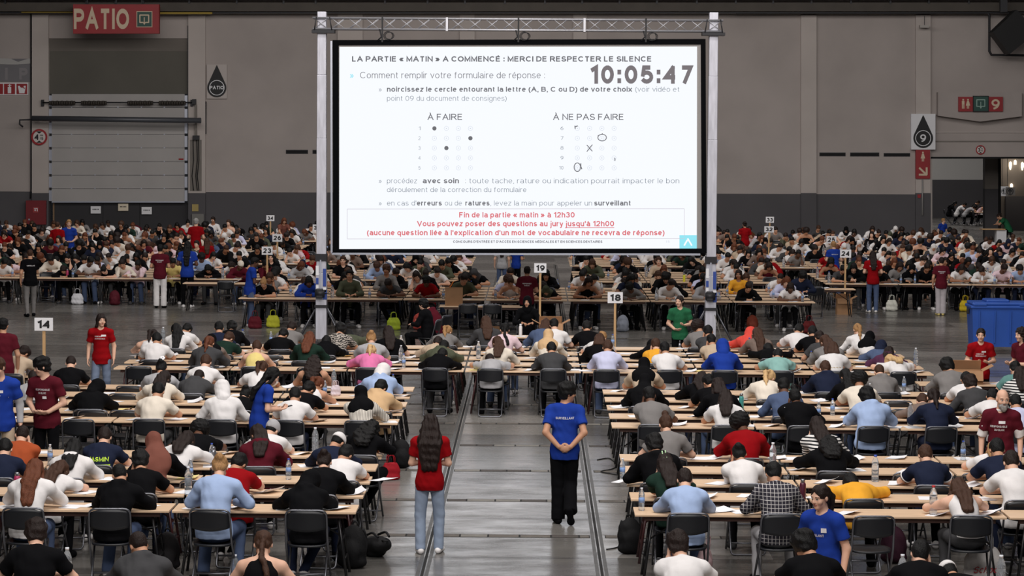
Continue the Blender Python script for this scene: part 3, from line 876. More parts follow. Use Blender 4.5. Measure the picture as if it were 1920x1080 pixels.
FLASK = {'steel': mat('brushed_steel', (150, 152, 158), .3, metal=.8), 'teal': mat('teal_flask', (70, 150, 145), .45), 'maroon': mat('maroon_flask', (80, 28, 48), .4), 'magenta': mat('magenta_can', (170, 50, 95), .4), 'yellow': mat('yellow_flask', (215, 215, 60), .45), 'grey': mat('grey_flask', (120, 122, 135), .4), 'white': mat('white_flask', (225, 225, 228), .4), 'green': mat('green_flask', (40, 150, 110), .4), 'navy': mat('navy_flask', (40, 48, 90), .4)}
def bottle(x, y, i, label, cap='white', z=TABLE_Z, group='water bottles on the exam tables'):
    b = link('water_bottle', _B[i][0], PET); b.location = (x, y, z)
    tag(b, label, 'bottle', group)
    link('cap', _B[i][1], CAPS[cap], b)
    if i == 0: link('label', _B[i][2], LABELS[i % 2], b)
    return b
_FL = MB().lathe([(.033, 0), (.036, .004), (.036, .17), (.030, .19), (.024, .195)], n=16).mesh('flask_body')
_FC = MB().lathe([(.026, .193), (.026, .225), (.020, .235)], n=14).mesh('lid')
def flask(x, y, col, label, z=TABLE_Z, group=None):
    b = link('drinking_flask', _FL, FLASK[col]); b.location = (x, y, z)
    tag(b, label, 'flask', group)
    link('lid', _FC, FLASK['steel'] if col != 'white' else CAPS['white'], b)
    return b

def open_box(name, x, y, z, w, d, h, rz, label, flaps=True):
    e = empty(name, (x, y, z), rz, label, 'box')
    t = .006
    b = MB()
    b.box((0, 0, t / 2), (w, d, t)); b.box((-w / 2, 0, h / 2), (t, d, h)); b.box((w / 2, 0, h / 2), (t, d, h))
    b.box((0, -d / 2, h / 2), (w, t, h)); b.box((0, d / 2, h / 2), (w, t, h))
    b.build('box_body', CARD, e)
    if flaps:
        for s in (-1, 1):
            rot = Matrix.Rotation(R(28) * -s, 3, 'Y')
            MB().box((0, 0, 0), (d * .55, d, t), rot).build('flap', CARD, e).location = (s * (w / 2 + d * .24), 0, h + d * .13)
        for s in (-1, 1):
            rot = Matrix.Rotation(R(-62) * s, 3, 'X')
            MB().box((0, 0, 0), (w, d * .5, t), rot).build('flap', CARD, e).location = (0, s * (d / 2 + d * .11), h - d * .2 * (1 if s < 0 else -1))
    return e

BAGM = {}
def bag_mat(rgb): return mat('bag_%02x%02x%02x' % rgb, rgb, .75, spec=.2, noise=.1, nscale=10, bump=.2, bscale=60)
def backpack(x, y, rz, rgb, label, lying=False, sc=1.0, group=None):
    P = [E((0, 0, .20), (.15, .10, .22), None, .04), E((0, -.085, .15), (.115, .055, .12), None, .03), E((0, 0, .06), (.15, .10, .07), None, .04), PL((0, 0, .0), (0, 0, -1))]
    o = link('backpack', _cache('backpack', lambda: sdf_mesh('backpack', P, .014, ripple=.005)), bag_mat(rgb))
    b = MB()
    for s in (-1, 1): b.tube(round_path([(s * .07, .085, .38), (s * .085, .15, .28), (s * .08, .12, .08)], .08), .014, 6)
    link('shoulder_strap', _cache('bpstrap', lambda: b.mesh('shoulder_strap')), bag_mat((28, 28, 30)), o)
    link('handle', _cache('bphandle', lambda: MB().tube(round_path([(-.03, .05, .39), (-.02, .04, .45), (.02, .04, .45), (.03, .05, .39)], .03), .009, 6).mesh('handle')), bag_mat((28, 28, 30)), o)
    o.location = (x, y, .10 if lying else 0); o.rotation_euler = (R(80) if lying else R(-6), 0, rz); o.scale = (sc, sc, sc)
    return tag(o, label, 'bag', group)
def tote(x, y, rz, rgb, label, sc=1.0):
    P = [E((0, 0, .15), (.17, .075, .19), None, .04), E((0, 0, .05), (.165, .08, .07), None, .04), PL((0, 0, 0), (0, 0, -1)), PL((0, 0, .30), (0, 0, 1))]
    o = link('tote_bag', _cache('tote', lambda: sdf_mesh('tote_bag', P, .014, ripple=.008)), bag_mat(rgb))
    b = MB()
    for s in (-1, 1): b.tube(round_path([(-.07, s * .03, .28), (-.06, s * .05, .44), (.06, s * .05, .44), (.07, s * .03, .28)], .06), .007, 6)
    link('handle', _cache('totehandle', lambda: b.mesh('handle')), bag_mat(rgb), o)
    o.location = (x, y, 0); o.rotation_euler = (0, 0, rz); o.scale = (sc, sc, sc)
    return tag(o, label, 'bag')
_CA = {}
def _cache(k, fn):
    if k not in _CA: _CA[k] = fn()
    return _CA[k]
# ------------------------------------------------------------------ the hall
WALL_Y = 116.0
def quad_box(mb, uv, Y, depth):
    """a panel whose outline is measured on the plane Y and which is `depth` thick behind it"""
    a = [at_y(u, v, Y) for u, v in uv]
    n = len(a)
    b = [p + np.array((0, depth, 0)) for p in a]
    fs = [tuple(reversed(range(n))), tuple(range(n, 2 * n))] + [(k, (k + 1) % n, (k + 1) % n + n, k + n) for k in range(n)]
    return mb.add(a + b, fs)
def rect(u0, v0, u1, v1): return [(u0, v0), (u1, v0), (u1, v1), (u0, v1)]
def wpanel(name, u0, v0, u1, v1, m, out=.05, depth=None, parent=None, poly=None, Y=WALL_Y):
    mb = MB(); quad_box(mb, poly or rect(u0, v0, u1, v1), Y - out, depth if depth else out + .02)
    return mb.build(name, m, parent)
def flat_text(txt, u0, u1, vb, cap, Y, m, parent, name='lettering', bold=0.0, spacing=1.0):
    v, f, w = text_mesh(txt, bold, spacing)
    pts = [at_y(u0 + p[0] / w * (u1 - u0), vb - p[2] * cap, Y) + np.array((0, p[1], 0)) for p in v]
    return MB().add(pts, f).build(name, m, parent)
def disc(mb, u, v, r, Y, n=20, inner=0.0, ru=None):
    ru = ru or r
    o = [at_y(u + ru * math.cos(2 * math.pi * k / n), v - r * math.sin(2 * math.pi * k / n), Y) for k in range(n)]
    if inner:
        i = [at_y(u + inner * ru / r * math.cos(2 * math.pi * k / n), v - inner * math.sin(2 * math.pi * k / n), Y) for k in range(n)]
        return mb.add(o + i, [(k, (k + 1) % n, (k + 1) % n + n, k + n) for k in range(n)])
    return mb.add(o, [tuple(range(n))])
def strokes(mb, pts, w, Y):
    """a painted line w pixels wide through pixel points"""
    for qi, (a, b) in enumerate(zip(pts[:-1], pts[1:])):
        if qi and Y > 100: Y -= .003
        d = np.array(b, float) - np.array(a, float); L = np.linalg.norm(d)
        if L < 1e-6: continue
        n = np.array((-d[1], d[0])) / L * w / 2; e = d / L * w * .2
        a2, b2 = np.array(a) - e, np.array(b) + e
        mb.add([at_y(*(a2 + n), Y), at_y(*(a2 - n), Y), at_y(*(b2 - n), Y), at_y(*(b2 + n), Y)], [(0, 1, 2, 3)])
    return mb

def floor_mat():
    m = bpy.data.materials.new('worn_concrete')
    nt, N, L, p = nodes_of(m)
    tc = N.new('ShaderNodeTexCoord')
    sep = N.new('ShaderNodeSeparateXYZ'); L.new(tc.outputs['Object'], sep.inputs[0])
    def math_(op, a, b=None):
        n = N.new('ShaderNodeMath'); n.operation = op
        for i, x in enumerate((a, b)):
            if x is None: continue
            if isinstance(x, (int, float)): n.inputs[i].default_value = x
            else: L.new(x, n.inputs[i])
        return n.outputs[0]
    # one tone per cast slab: slabs 3.04 m long in two strips, 2 m wide
    yy = math_('DIVIDE', math_('SUBTRACT', sep.outputs[1], 31.35), 3.04)
    row = math_('FLOOR', yy); fr = math_('FRACT', yy)
    half = math_('GREATER_THAN', fr, .47)
    colx = math_('FLOOR', math_('DIVIDE', math_('ADD', sep.outputs[0], 1.21), 1.99))
    cmb = N.new('ShaderNodeCombineXYZ'); L.new(colx, cmb.inputs[0]); L.new(row, cmb.inputs[1]); L.new(half, cmb.inputs[2])
    wn = N.new('ShaderNodeTexWhiteNoise'); wn.noise_dimensions = '3D'; L.new(cmb.outputs[0], wn.inputs['Vector'])
    # smears dragged across the hall
    mp = N.new('ShaderNodeMapping'); mp.inputs['Scale'].default_value = (.8, 1.7, 1); L.new(tc.outputs['Object'], mp.inputs['Vector'])
    n1 = N.new('ShaderNodeTexNoise'); n1.inputs['Scale'].default_value = 1.3; n1.inputs['Detail'].default_value = 9; n1.inputs['Roughness'].default_value = .68
    L.new(mp.outputs[0], n1.inputs['Vector'])
    n2 = N.new('ShaderNodeTexNoise'); n2.inputs['Scale'].default_value = .35; n2.inputs['Detail'].default_value = 4
    L.new(tc.outputs['Object'], n2.inputs['Vector'])
    # seams
    d1 = math_('ABSOLUTE', math_('SUBTRACT', fr, .47)); s1 = math_('LESS_THAN', d1, .0055)
    f = math_('ADD', math_('MULTIPLY', wn.outputs['Value'], .42), math_('MULTIPLY', n1.outputs['Fac'], .95))
    f = math_('ADD', f, math_('MULTIPLY', n2.outputs['Fac'], .45))
    r = N.new('ShaderNodeMapRange'); L.new(f, r.inputs[0])
    r.inputs[1].default_value = .50; r.inputs[2].default_value = 1.35; r.inputs[3].default_value = .034; r.inputs[4].default_value = .31
    val = math_('MULTIPLY', r.outputs[0], math_('SUBTRACT', 1.0, math_('MULTIPLY', s1, .75)))
    cc = N.new('ShaderNodeCombineColor')
    L.new(val, cc.inputs[0]); L.new(math_('MULTIPLY', val, .945), cc.inputs[1]); L.new(math_('MULTIPLY', val, .88), cc.inputs[2])
    L.new(cc.outputs[0], p.inputs['Base Color'])
    r2 = N.new('ShaderNodeMapRange'); L.new(n1.outputs['Fac'], r2.inputs[0])
    r2.inputs[1].default_value = .3; r2.inputs[2].default_value = .7; r2.inputs[3].default_value = .34; r2.inputs[4].default_value = .13
    p.inputs['Specular IOR Level'].default_value = .7
    L.new(r2.outputs[0], p.inputs['Roughness'])
    b = N.new('ShaderNodeBump'); b.inputs['Strength'].default_value = .12; b.inputs['Distance'].default_value = .01
    L.new(n1.outputs['Fac'], b.inputs['Height']); L.new(b.outputs[0], p.inputs['Normal'])
    return m
FLOOR = floor_mat()
tag(MB().box((0, 90, -.05), (110, 180, .1)).build('floor', FLOOR), kind='structure')
RAIL = mat('rail_steel', (96, 95, 94), .45, metal=.4, noise=.2, nscale=6)
SLOT = mat('dark_slot', (14, 14, 15), .8)
BRICKS = [mat('band_brick_a', (92, 86, 80), .6, noise=.2), mat('band_brick_b', (70, 64, 60), .6, noise=.2), mat('band_brick_c', (118, 114, 108), .55, noise=.2)]
_n = 0
for X in (-7.2, -1.21, .78, 6.8):
    mb = MB()
    for s in (-1, 1): mb.box((X + s * .050, 58, .0012), (.040, 76, .0024))
    o = mb.build('trim_%d' % (_n + 1), RAIL); tag(o, kind='structure')
    o = MB().box((X, 58, .001), (.032, 76, .002)).build('trim_%d' % (_n + 2), SLOT); tag(o, kind='structure'); _n += 2
rnd = random.Random(4)
bands = [MB(), MB(), MB()]; joint = MB()
for k in range(-3, 16):
    Y = 31.35 + 3.04 * k
    for X0, X1 in ((-7.1, -1.31), (-1.13, .70), (.88, 6.7)):
        joint.box(((X0 + X1) / 2, Y, .0008), (X1 - X0, .23, .0016))
        x = X0
        while x < X1 - .05:
            w = min(rnd.choice((.26, .34, .38)), X1 - x)
            bands[rnd.choice((0, 0, 1, 2))].box((x + w / 2, Y, .002), (w - .022, .19, .002)); x += w
tag(joint.build('trim_9', SLOT), kind='structure')
for i, b in enumerate(bands): tag(b.build('trim_%d' % (10 + i), BRICKS[i]), kind='structure')

# back wall: grey lower band and plastered upper part, cut by a vehicle door at the left and an opening at the right
WPLAST = mat('grey_plaster', (175, 166, 162), .9, spec=.15, noise=.10, nscale=.35, bump=.1, bscale=14)
WPIL = mat('pilaster_plaster', (191, 182, 177), .9, spec=.15, noise=.07, nscale=.5)
WBAND = mat('dark_grey_paint', (88, 86, 89), .75, spec=.2, noise=.06, nscale=.5)
WHITEW = mat('white_plaster', (205, 203, 200), .9, spec=.1)
CONC = mat('raw_concrete', (128, 122, 116), .85, noise=.12, nscale=1.2)
DARK = mat('dark_void', (22, 22, 24), .9)
IRON = mat('dark_iron', (40, 40, 44), .5, metal=.3)
def wall(name, rects, m, depth=.4):
    mb = MB()
    for r in rects: quad_box(mb, r, WALL_Y, depth)
    return tag(mb.build(name, m), kind='structure')
wall('wall_back', [[(-260, -60), (92, -60), (92, 359.5), (-260, 357)], [(352, -60), (1747, -60), (1747, 364.5), (352, 360)],
                   [(1747, -60), (2150, -60), (2150, 295), (1747, 295)], rect(92, -60, 352, 72)], WPLAST)
wall('wall_back_lower', [[(-260, 357), (92, 359.5), (92, 470), (-260, 470)], [(352, 360), (1747, 364.5), (1747, 470), (352, 470)]], WBAND)
for i, (u0, u1, v0) in enumerate(((60, 91, 26), (353, 385, 27), (862, 890, 24), (1075, 1100, 24), (633, 680, 24), (1502, 1531, 28), (1717, 1745, 28))):
    o = wpanel('trim_%d' % (20 + i * 2), u0, v0, u1, 362, WPIL, out=.16); tag(o, kind='structure')
    o = wpanel('trim_%d' % (21 + i * 2), u0, 362, u1, 470, WBAND, out=.16); tag(o, kind='structure')
# roof girder, cable tray and pipe along the top of the wall
GIRD = mat('girder_paint', (74, 68, 62), .7, noise=.12, nscale=1.5)
o = wpanel('trim_40', -200, 5, 2100, 21, GIRD, out=1.2, depth=.5); tag(o, kind='structure')
o = wpanel('trim_41', -200, 21, 2100, 25, IRON, out=.9, depth=.3); tag(o, kind='structure')
o = wpanel('ceiling', -220, -66, 2150, -3, mat('roof_sheet', (120, 116, 118), .8), out=1.9, depth=2.2); tag(o, kind='structure')
for i, u in enumerate((8, 160, 215, 267, 353, 442, 530, 590, 720, 800, 870, 945, 1020, 1090, 1160, 1230, 1305, 1378, 1448, 1520, 1594, 1668, 1740, 1815)):
    o = wpanel('trim_%d' % (50 + i), u, -8, u + 3.4, 7, IRON, out=1.25, depth=.12); tag(o, kind='structure')
YEL = mat('yellow_conduit', (150, 125, 30), .6)
o = wpanel('trim_80', 40, 20.5, 140, 24, YEL, out=1.0, depth=.06); tag(o, kind='structure')
o = wpanel('trim_81', 298, 22.5, 398, 26.5, YEL, out=1.0, depth=.06); tag(o, kind='structure')
def wtube(name, pts, r, m, out, label=None, cat=None, parent=None):
    o = MB().tube([at_y(u, v, WALL_Y - out) for u, v in pts], r, 8).build(name, m, parent)
    if label: tag(o, label, cat)
    return o
wtube('water_pipe', [(1380, 24), (1851, 24), (1855, 28), (1855, 96), (1859, 103), (2000, 105)], .055, IRON, .8, 'dark pipe running along the top of the wall and down at right', 'pipe')
wtube('conduit', [(386, 190), (386, 250), (383, 252), (383, 330), (374, 345), (374, 372)], .03, IRON, .12, 'thin dark conduit beside the roller door', 'pipe')
wtube('conduit', [(58, 25), (58, 355), (57, 372)], .03, IRON, .1, 'thin grey conduit left of the roller door pillar', 'pipe')
wtube('conduit', [(1729.5, 337), (1729.5, 404)], .03, mat('pale_pipe', (150, 148, 146), .5), .22, 'thin pale conduit under the red toilet sign', 'pipe')

# vehicle door
rd = anchor('roller_door', at_y(222, 460, WALL_Y), 0, 'pale sectional roller door, half raised, under the red sign', 'door')
DOORP = mat('door_panel', (172, 168, 166), .6, noise=.05, nscale=.8)
ALU = mat('aluminium', (188, 192, 205), .35, metal=.55)
wpanel('lintel', 92, 52, 352, 96, mat('dull_concrete', (112, 106, 100), .9, noise=.1, nscale=.6), parent=rd, out=-.10, depth=.3)
wpanel('lintel_panel', 92, 96, 352, 176, mat('olive_grey_panel', (96, 93, 86), .85, noise=.08, nscale=.6), parent=rd, out=-.12, depth=.3)
for k in range(8):
    v0 = 176 + k * 25.4; v1 = min(176 + (k + 1) * 25.4, 379)
    mb = MB(); quad_box(mb, rect(97, v0 + .35, 346, v1 - .35), WALL_Y - .02, .12)
    mb.build('door_panel', DOORP, rd)
    mb = MB()
    for u0, u1 in ((91, 97), (346, 351.5)): quad_box(mb, rect(u0, v0 + 3, u1, v1 - 2), WALL_Y - .06, .1)
    mb.build('edge_profile', ALU, rd)
    mb = MB()
    for u in (134, 178, 221, 265, 308): quad_box(mb, rect(u - 1.2, v1 - 1.6, u + 1.2, v1 + .4), WALL_Y - .05, .03)
    mb.build('bolt_plate', ALU, rd)
wpanel('bottom_seal', 97, 377.5, 346, 380, ALU, parent=rd, out=.04, depth=.1)
for u0, u1 in ((88, 91), (351.5, 354)): wpanel('guide_track', u0, 48, u1, 382, IRON, parent=rd, out=.08)
wtube('torsion_shaft', [(80, 192), (360, 192)], .03, IRON, .35, parent=rd)
for u0, u1 in ((94, 139), (154, 198), (241, 285), (300, 346)):
    mb = MB()
    for q in range(11):
        u = u0 + (u1 - u0) * q / 10
        p = at_y(u, 193, WALL_Y - .35)
        mb.tube([p + np.array((-.045, 0, 0)), p + np.array((.045, 0, 0))], .085 + .012 * (q % 2), 8)
    mb.build('torsion_spring', mat('dusty_spring', (60, 54, 48), .7), rd)
for u in (79, 359): wpanel('bearing_plate', u - 2, 187, u + 3, 199, IRON, parent=rd, out=.3)
wpanel('red_label', 335, 297, 344, 300, mat('red_label', (150, 40, 40), .6), parent=rd, out=.05)
BARR = mat('plywood_dark', (52, 51, 54), .8, noise=.08, nscale=.8)
hb = anchor('hoarding', at_y(225, 450, WALL_Y), 0, 'dark boarded hoarding closing the gap under the roller door', 'barrier')
for u0, u1 in ((102, 193), (193, 262), (262, 352)): wpanel('board', u0 + .3, 380, u1 - .3, 452, BARR, parent=hb, out=-.22, depth=.1)
wpanel('edge_strip', 99, 380, 102, 452, mat('tan_edge', (130, 105, 80), .7), parent=hb, out=-.2, depth=.1)
for i, (u, v, lb) in enumerate(((179.5, 393.5, 'white notice sheet taped at left on the dark hoarding'), (231, 388.5, 'cream notice sheet taped in the middle of the dark hoarding'), (275, 395, 'white notice sheet taped at right on the dark hoarding'))):
    o = wpanel('notice_sheet', u - 9.5, v - 6.8, u + 9.5, v + 6.8, PAPER if i != 1 else mat('cream_paper', (226, 214, 192), .8), out=-.10, depth=.01); tag(o, lb, 'notice', 'notices on the hoarding')
    mb = MB()
    for q in range(5): quad_box(mb, rect(u - 6 + q * 2.5, v - 2, u - 4.4 + q * 2.5, v + .2), WALL_Y + .095, .004)
    mb.build('printed_line', BLACK, o)
sb_ = wtube('swing_barrier', [(60, 222), (377, 226)], .12, mat('steel_pipe', (88, 90, 96), .45, metal=.4), .9, 'horizontal grey steel height barrier across the roller door', 'barrier')
wtube('bracket', [(60, 224), (37, 225), (37, 233), (43, 238)], .04, IRON, .9, parent=sb_)
for u in (70, 369): sb2 = MB().tube([at_y(u, 224, WALL_Y - .9), at_y(u, 224, WALL_Y + .02)], .05, 6).build('wall_bracket', IRON, sb_)
bx = anchor('door_operator', at_y(368, 330, WALL_Y), 0, 'vertical door motor and chain box on the pillar right of roller door', 'machine')
wpanel('motor', 360, 186, 367, 196, IRON, parent=bx, out=.4)
wpanel('gearbox', 361, 254, 373, 262, IRON, parent=bx, out=.4)
wpanel('chain_guide', 365, 196, 369, 254, CONC, parent=bx, out=.3)
wpanel('mounting_board', 356, 262, 378, 358, CONC, parent=bx, out=.18)
for u in (362, 369, 372): wtube('cable', [(u, 262), (u + 1, 300), (u - 2, 330), (u + 1, 357)], .018, DARK, .25, parent=bx)
eb = anchor('switch_box', at_y(371, 418, WALL_Y), 0, 'grey electrical switch box on the pillar right of roller door', 'box')
wpanel('housing', 360, 401, 382, 422, mat('pale_grey_steel', (118, 116, 112), .6), parent=eb, out=.3)
wpanel('warning_label', 360, 383, 372, 396, mat('warning_label', (170, 150, 90), .6), parent=eb, out=.2)
hc = anchor('fire_hose_cabinet', at_y(67, 421, WALL_Y), 0, 'red fire hose cabinet on the dark grey wall', 'cabinet')
wpanel('door', 48.5, 376, 86, 421, mat('cabinet_red', (120, 22, 32), .5), parent=hc, out=.35)
wpanel('emblem', 62, 388.5, 72, 398.5, mat('emblem_red', (165, 60, 62), .5), parent=hc, out=.36)
mb = MB(); strokes(mb, [(64, 391), (70, 391), (70, 396)], 1.2, WALL_Y - .37); disc(mb, 66, 394, 1.6, WALL_Y - .37, 12); mb.build('pictogram', WHITE, hc)
wpanel('latch', 53, 410, 56, 413, ALU, parent=hc, out=.37)
# black ventilation slots
for i, (u0, v0, u1, v1, lb) in enumerate(((536, 281, 577.5, 288.5, 'dark slot grille in the wall left of the left tower'), (586, 281, 598, 288.5, 'short dark slot grille half behind the left tower'),
        (1536.5, 286, 1585.5, 293, 'leftmost dark slot grille of three between the wall pillars'), (1594, 286, 1648.5, 293.3, 'middle dark slot grille of three between the wall pillars'), (1657, 287, 1706.5, 293.5, 'rightmost dark slot grille, beside the pillar with the 9 sign'))):
    o = wpanel('slot_grille', u0, v0, u1, v1, IRON, out=.02, depth=.1); tag(o, lb, 'grille', 'slot grilles in the back wall')
    o2 = wpanel('opening', u0 + 1, v0 + 1.2, u1 - 1, v1 - 1.2, DARK, out=.03, depth=.02, parent=o)

# signs on the wall
def drop_sign(u, vtip, vc, r, txt, capn, board, label):
    s = wpanel('wayfinding_sign', *board, mat('sign_board_grey', (190, 181, 177), .7) if txt == 'PATIO' else WHITE, out=.12 if txt == 'PATIO' else .30); tag(s, label, 'sign')
    pts = []
    for k in range(25):
        a = R(-215 + (250) * k / 24) + math.pi
        pts.append((u + r * math.cos(a), vc - r * math.sin(a)))
    pts = [(u + r * math.cos(R(t)), vc - r * math.sin(R(t))) for t in np.linspace(152, 388, 28)] + [(u + .8, vtip + 1), (u, vtip), (u - .8, vtip + 1)]
    mb = MB(); mb.add([at_y(a, b, WALL_Y - (.135 if txt == 'PATIO' else .315)) for a, b in pts], [tuple(range(len(pts)))]); mb.build('drop_shape', BLACK, s)
    mb = MB(); disc(mb, u, vc, r * .80, WALL_Y - (.14 if txt == 'PATIO' else .32), 28, r * .73); mb.build('ring', WHITE, s)
    return s
s = drop_sign(406.5, 122, 164.5, 18, 'PATIO', 0, (388, 121, 425.5, 185), 'black drop shaped PATIO sign on the wall right of the roller door')
flat_text('PATIO', 393.5, 419.5, 167.4, 6.4, WALL_Y - .145, WHITE, s, bold=.03)
s = drop_sign(1731, 216, 259, 18.5, '9', 0, (1708.5, 213.5, 1754, 280.5), 'black drop shaped sign with 9 on a white board on pillar')
flat_text('9', 1725.3, 1736.3, 266.3, 14.5, WALL_Y - .325, WHITE, s, bold=.016)
def man(mb, u, v, h, Y):
    disc(mb, u, v - h * .42, h * .09, Y, 12)
    Y -= .004
    mb.add([at_y(a, b, Y) for a, b in rect(u - h * .13, v - h * .31, u + h * .13, v + .04 * h)], [(0, 1, 2, 3)])
    for s_ in (-1, 1): mb.add([at_y(a, b, Y - .004) for a, b in rect(u + s_ * h * .07 - h * .05, v, u + s_ * h * .07 + h * .05, v + h * .46)], [(0, 1, 2, 3)])
def woman(mb, u, v, h, Y):
    disc(mb, u, v - h * .42, h * .09, Y, 12)
    mb.add([at_y(a, b, Y) for a, b in ((u - h * .09, v - h * .31), (u + h * .09, v - h * .31), (u + h * .22, v + h * .16), (u - h * .22, v + h * .16))], [(0, 1, 2, 3)])
    for s_ in (-1, 1): mb.add([at_y(a, b, Y - .004) for a, b in rect(u + s_ * h * .07 - h * .04, v + h * .14, u + s_ * h * .07 + h * .04, v + h * .46)], [(0, 1, 2, 3)])
def exit_pict(mb, u, v, r, Y, w):
    strokes(mb, [(u - r * .25, v + r * .55), (u - r * .75, v + r * .55), (u - r * .75, v - r * .7), (u + r * .75, v - r * .7), (u + r * .75, v + r * .55), (u + r * .25, v + r * .55)], w, Y)
    strokes(mb, [(u, v - r * .3), (u, v + r * .85)], w * .8, Y - .02)
    mb.add([at_y(a, b, Y - .025) for a, b in ((u - r * .3, v + r * .5), (u + r * .3, v + r * .5), (u, v + r * 1.0))], [(0, 1, 2)])
GREENP = mat('sign_green', (28, 74, 66), .5)
CREAM = mat('cream_lettering', (214, 194, 168), .6)
sg = wpanel('hanging_sign', 137, 8, 298, 63, REDP, out=2.2, depth=.35); tag(sg, 'large red PATIO sign with green exit symbol above the roller door', 'sign')
YS = WALL_Y - 2.215
flat_text('PATIO', 138.5, 242, 54.6, 38.5, YS, CREAM, sg, bold=.028)
wpanel('exit_panel', 256, 21, 285.5, 51, CREAM, Y=YS + .005, out=.02, depth=.02, parent=sg)
wpanel('exit_field', 257.2, 22.2, 284.3, 49.8, GREENP, Y=YS - .02, out=.0, depth=.02, parent=sg)
mb = MB(); exit_pict(mb, 270.5, 36, 11, YS - .03, 2.2); mb.build('exit_pictogram', CREAM, sg)
for u in (163, 217, 265): wpanel('hanger', u, -2, u + 2, 9, IRON, out=2.1, depth=.06, parent=sg)

pl = wpanel('gable_panel', 0, 0, 0, 0, mat('plaque_plaster', (172, 163, 159), .85, noise=.06, nscale=1), out=.5, depth=.5, poly=[(1759, 173), (1916, 173), (1916, 218), (1838, 228), (1759, 217)]); tag(pl, 'pale gable shaped panel above the right opening', 'panel')
sg = anchor('direction_sign', at_y(1838, 209, WALL_Y - .6), 0, 'red and green sign with toilet, exit and 9 above the opening', 'sign')
wpanel('toilet_panel', 1797, 181.5, 1824, 209, REDP, parent=sg, out=.62, depth=.1)
wpanel('number_panel', 1854, 181.5, 1880.5, 209, REDP, parent=sg, out=.62, depth=.1)
wpanel('exit_panel', 1824.5, 179.5, 1854, 209.5, BLACK, parent=sg, out=.64, depth=.1)
wpanel('exit_field', 1826, 181, 1852.5, 208, GREENP, parent=sg, out=.65, depth=.02)
mb = MB(); man(mb, 1806, 195, 19, WALL_Y - .625); woman(mb, 1815, 195, 19, WALL_Y - .625); mb.build('toilet_pictogram', CREAM, sg)
mb = MB(); exit_pict(mb, 1839, 194, 10, WALL_Y - .66, 1.7); mb.build('exit_pictogram', mat('pale_green', (150, 178, 168), .6), sg)
flat_text('9', 1859, 1874.5, 205.5, 19.5, WALL_Y - .625, CREAM, sg, bold=.02)
sg = wpanel('toilet_sign', 1717.5, 281, 1744, 335, REDP, out=.26); tag(sg, 'tall red sign with woman symbol and diagonal arrow under the 9 sign', 'sign')
mb = MB(); woman(mb, 1730.5, 294, 19, WALL_Y - .27); mb.build('woman_pictogram', CREAM, sg)
mb = MB(); strokes(mb, [(1724, 315), (1736, 326.5)], 3.6, WALL_Y - .27); strokes(mb, [(1737.5, 314.5), (1737.5, 327.5), (1723.5, 327.5)], 3.6, WALL_Y - .274); mb.build('arrow', CREAM, sg)
sg = wpanel('fire_equipment_sign', -12, 155, 52.5, 178, PAPER, out=.06); tag(sg, 'row of red fire equipment pictograms on the left wall', 'sign')
for u0, u1 in ((-11, 5.5), (7.5, 28), (31, 51)): wpanel('red_square', u0, 157, u1, 176.5, REDP, parent=sg, out=.07, depth=.02)
mb = MB(); mb.add([at_y(a, b, WALL_Y - .08) for a, b in rect(14.5, 163, 21, 175)], [(0, 1, 2, 3)]); strokes(mb, [(18, 158.5), (18, 163)], 2.2, WALL_Y - .084); strokes(mb, [(15, 160), (21, 160)], 1.4, WALL_Y - .088)
mb.add([at_y(a, b, WALL_Y - .08) for a, b in ((33.5, 161), (48.5, 161), (46, 175), (36, 175))], [(0, 1, 2, 3)]); mb.build('pictogram', PAPER, sg)
mb = MB(); disc(mb, 41, 161, 3.6, WALL_Y - .09, 12); strokes(mb, [(41, 161), (46, 166)], 1.6, WALL_Y - .094); mb.build('pictogram_detail', REDP, sg)
sg = wpanel('banner', -20, 110, 58, 153, mat('frosted_grey', (116, 114, 118), .5, noise=.1, nscale=.6), out=.05); tag(sg, 'faded grey banner with pale ghost letters at the left edge', 'banner')
GH = mat('ghost_letter', (138, 134, 137), .6)
mb = MB(); strokes(mb, [(12, 128), (12, 149)], 5, WALL_Y - .06); mb.build('ghost_letter', GH, sg)
flat_text('P', 36, 52, 149, 22, WALL_Y - .06, GH, sg, bold=.04)
wpanel('torn_strip', 0, 0, 0, 0, mat('torn_paper', (176, 174, 172), .8), parent=sg, out=.07, depth=.02, poly=[(-18, 108.5), (20, 110), (34, 116), (56, 109), (58, 119), (30, 121), (-18, 120)])
def height_sign(u, v, r, label, big, small1, small2, d=0.0):
    WALL_Y = 116.0 + d
    mb = MB(); disc(mb, u, v, r, WALL_Y - .24, 28, r * .76); o = mb.build('height_limit_sign', mat('sign_red', (160, 26, 36), .5)); tag(o, label, 'sign')
    mb = MB(); disc(mb, u, v, r * .77, WALL_Y - .235, 28); mb.build('face', mat('sign_face', (214, 206, 202), .6), o)
    mb = MB()
    for s_ in (-1, 1): mb.add([at_y(a, b, WALL_Y - .245) for a, b in ((u - r * .36, v + s_ * r * .70), (u + r * .36, v + s_ * r * .70), (u, v + s_ * r * .42))], [(0, 1, 2)])
    mb.build('arrowheads', BLACK, o)
    k = r / 15.0
    flat_text(big, u - 8.5 * k, u - .5 * k, v + 5.2 * k, 10.5 * k, WALL_Y - .246, BLACK, o, bold=.03)
    flat_text(small1, u + 2 * k, u + 7 * k, v - 1.8 * k, 3.4 * k, WALL_Y - .246, BLACK, o, bold=.02)
    flat_text(small2, u + 1.5 * k, u + 7.5 * k, v + 5 * k, 4.6 * k, WALL_Y - .246, BLACK, o, bold=.02)
height_sign(73.5, 257, 15.3, 'round red height limit sign reading 4 m 15 left of roller door', '4', 'm', '15')
height_sign(1838.5, 281, 9, 'small round red height limit sign above the right opening', '3', 'm', '60', .2)
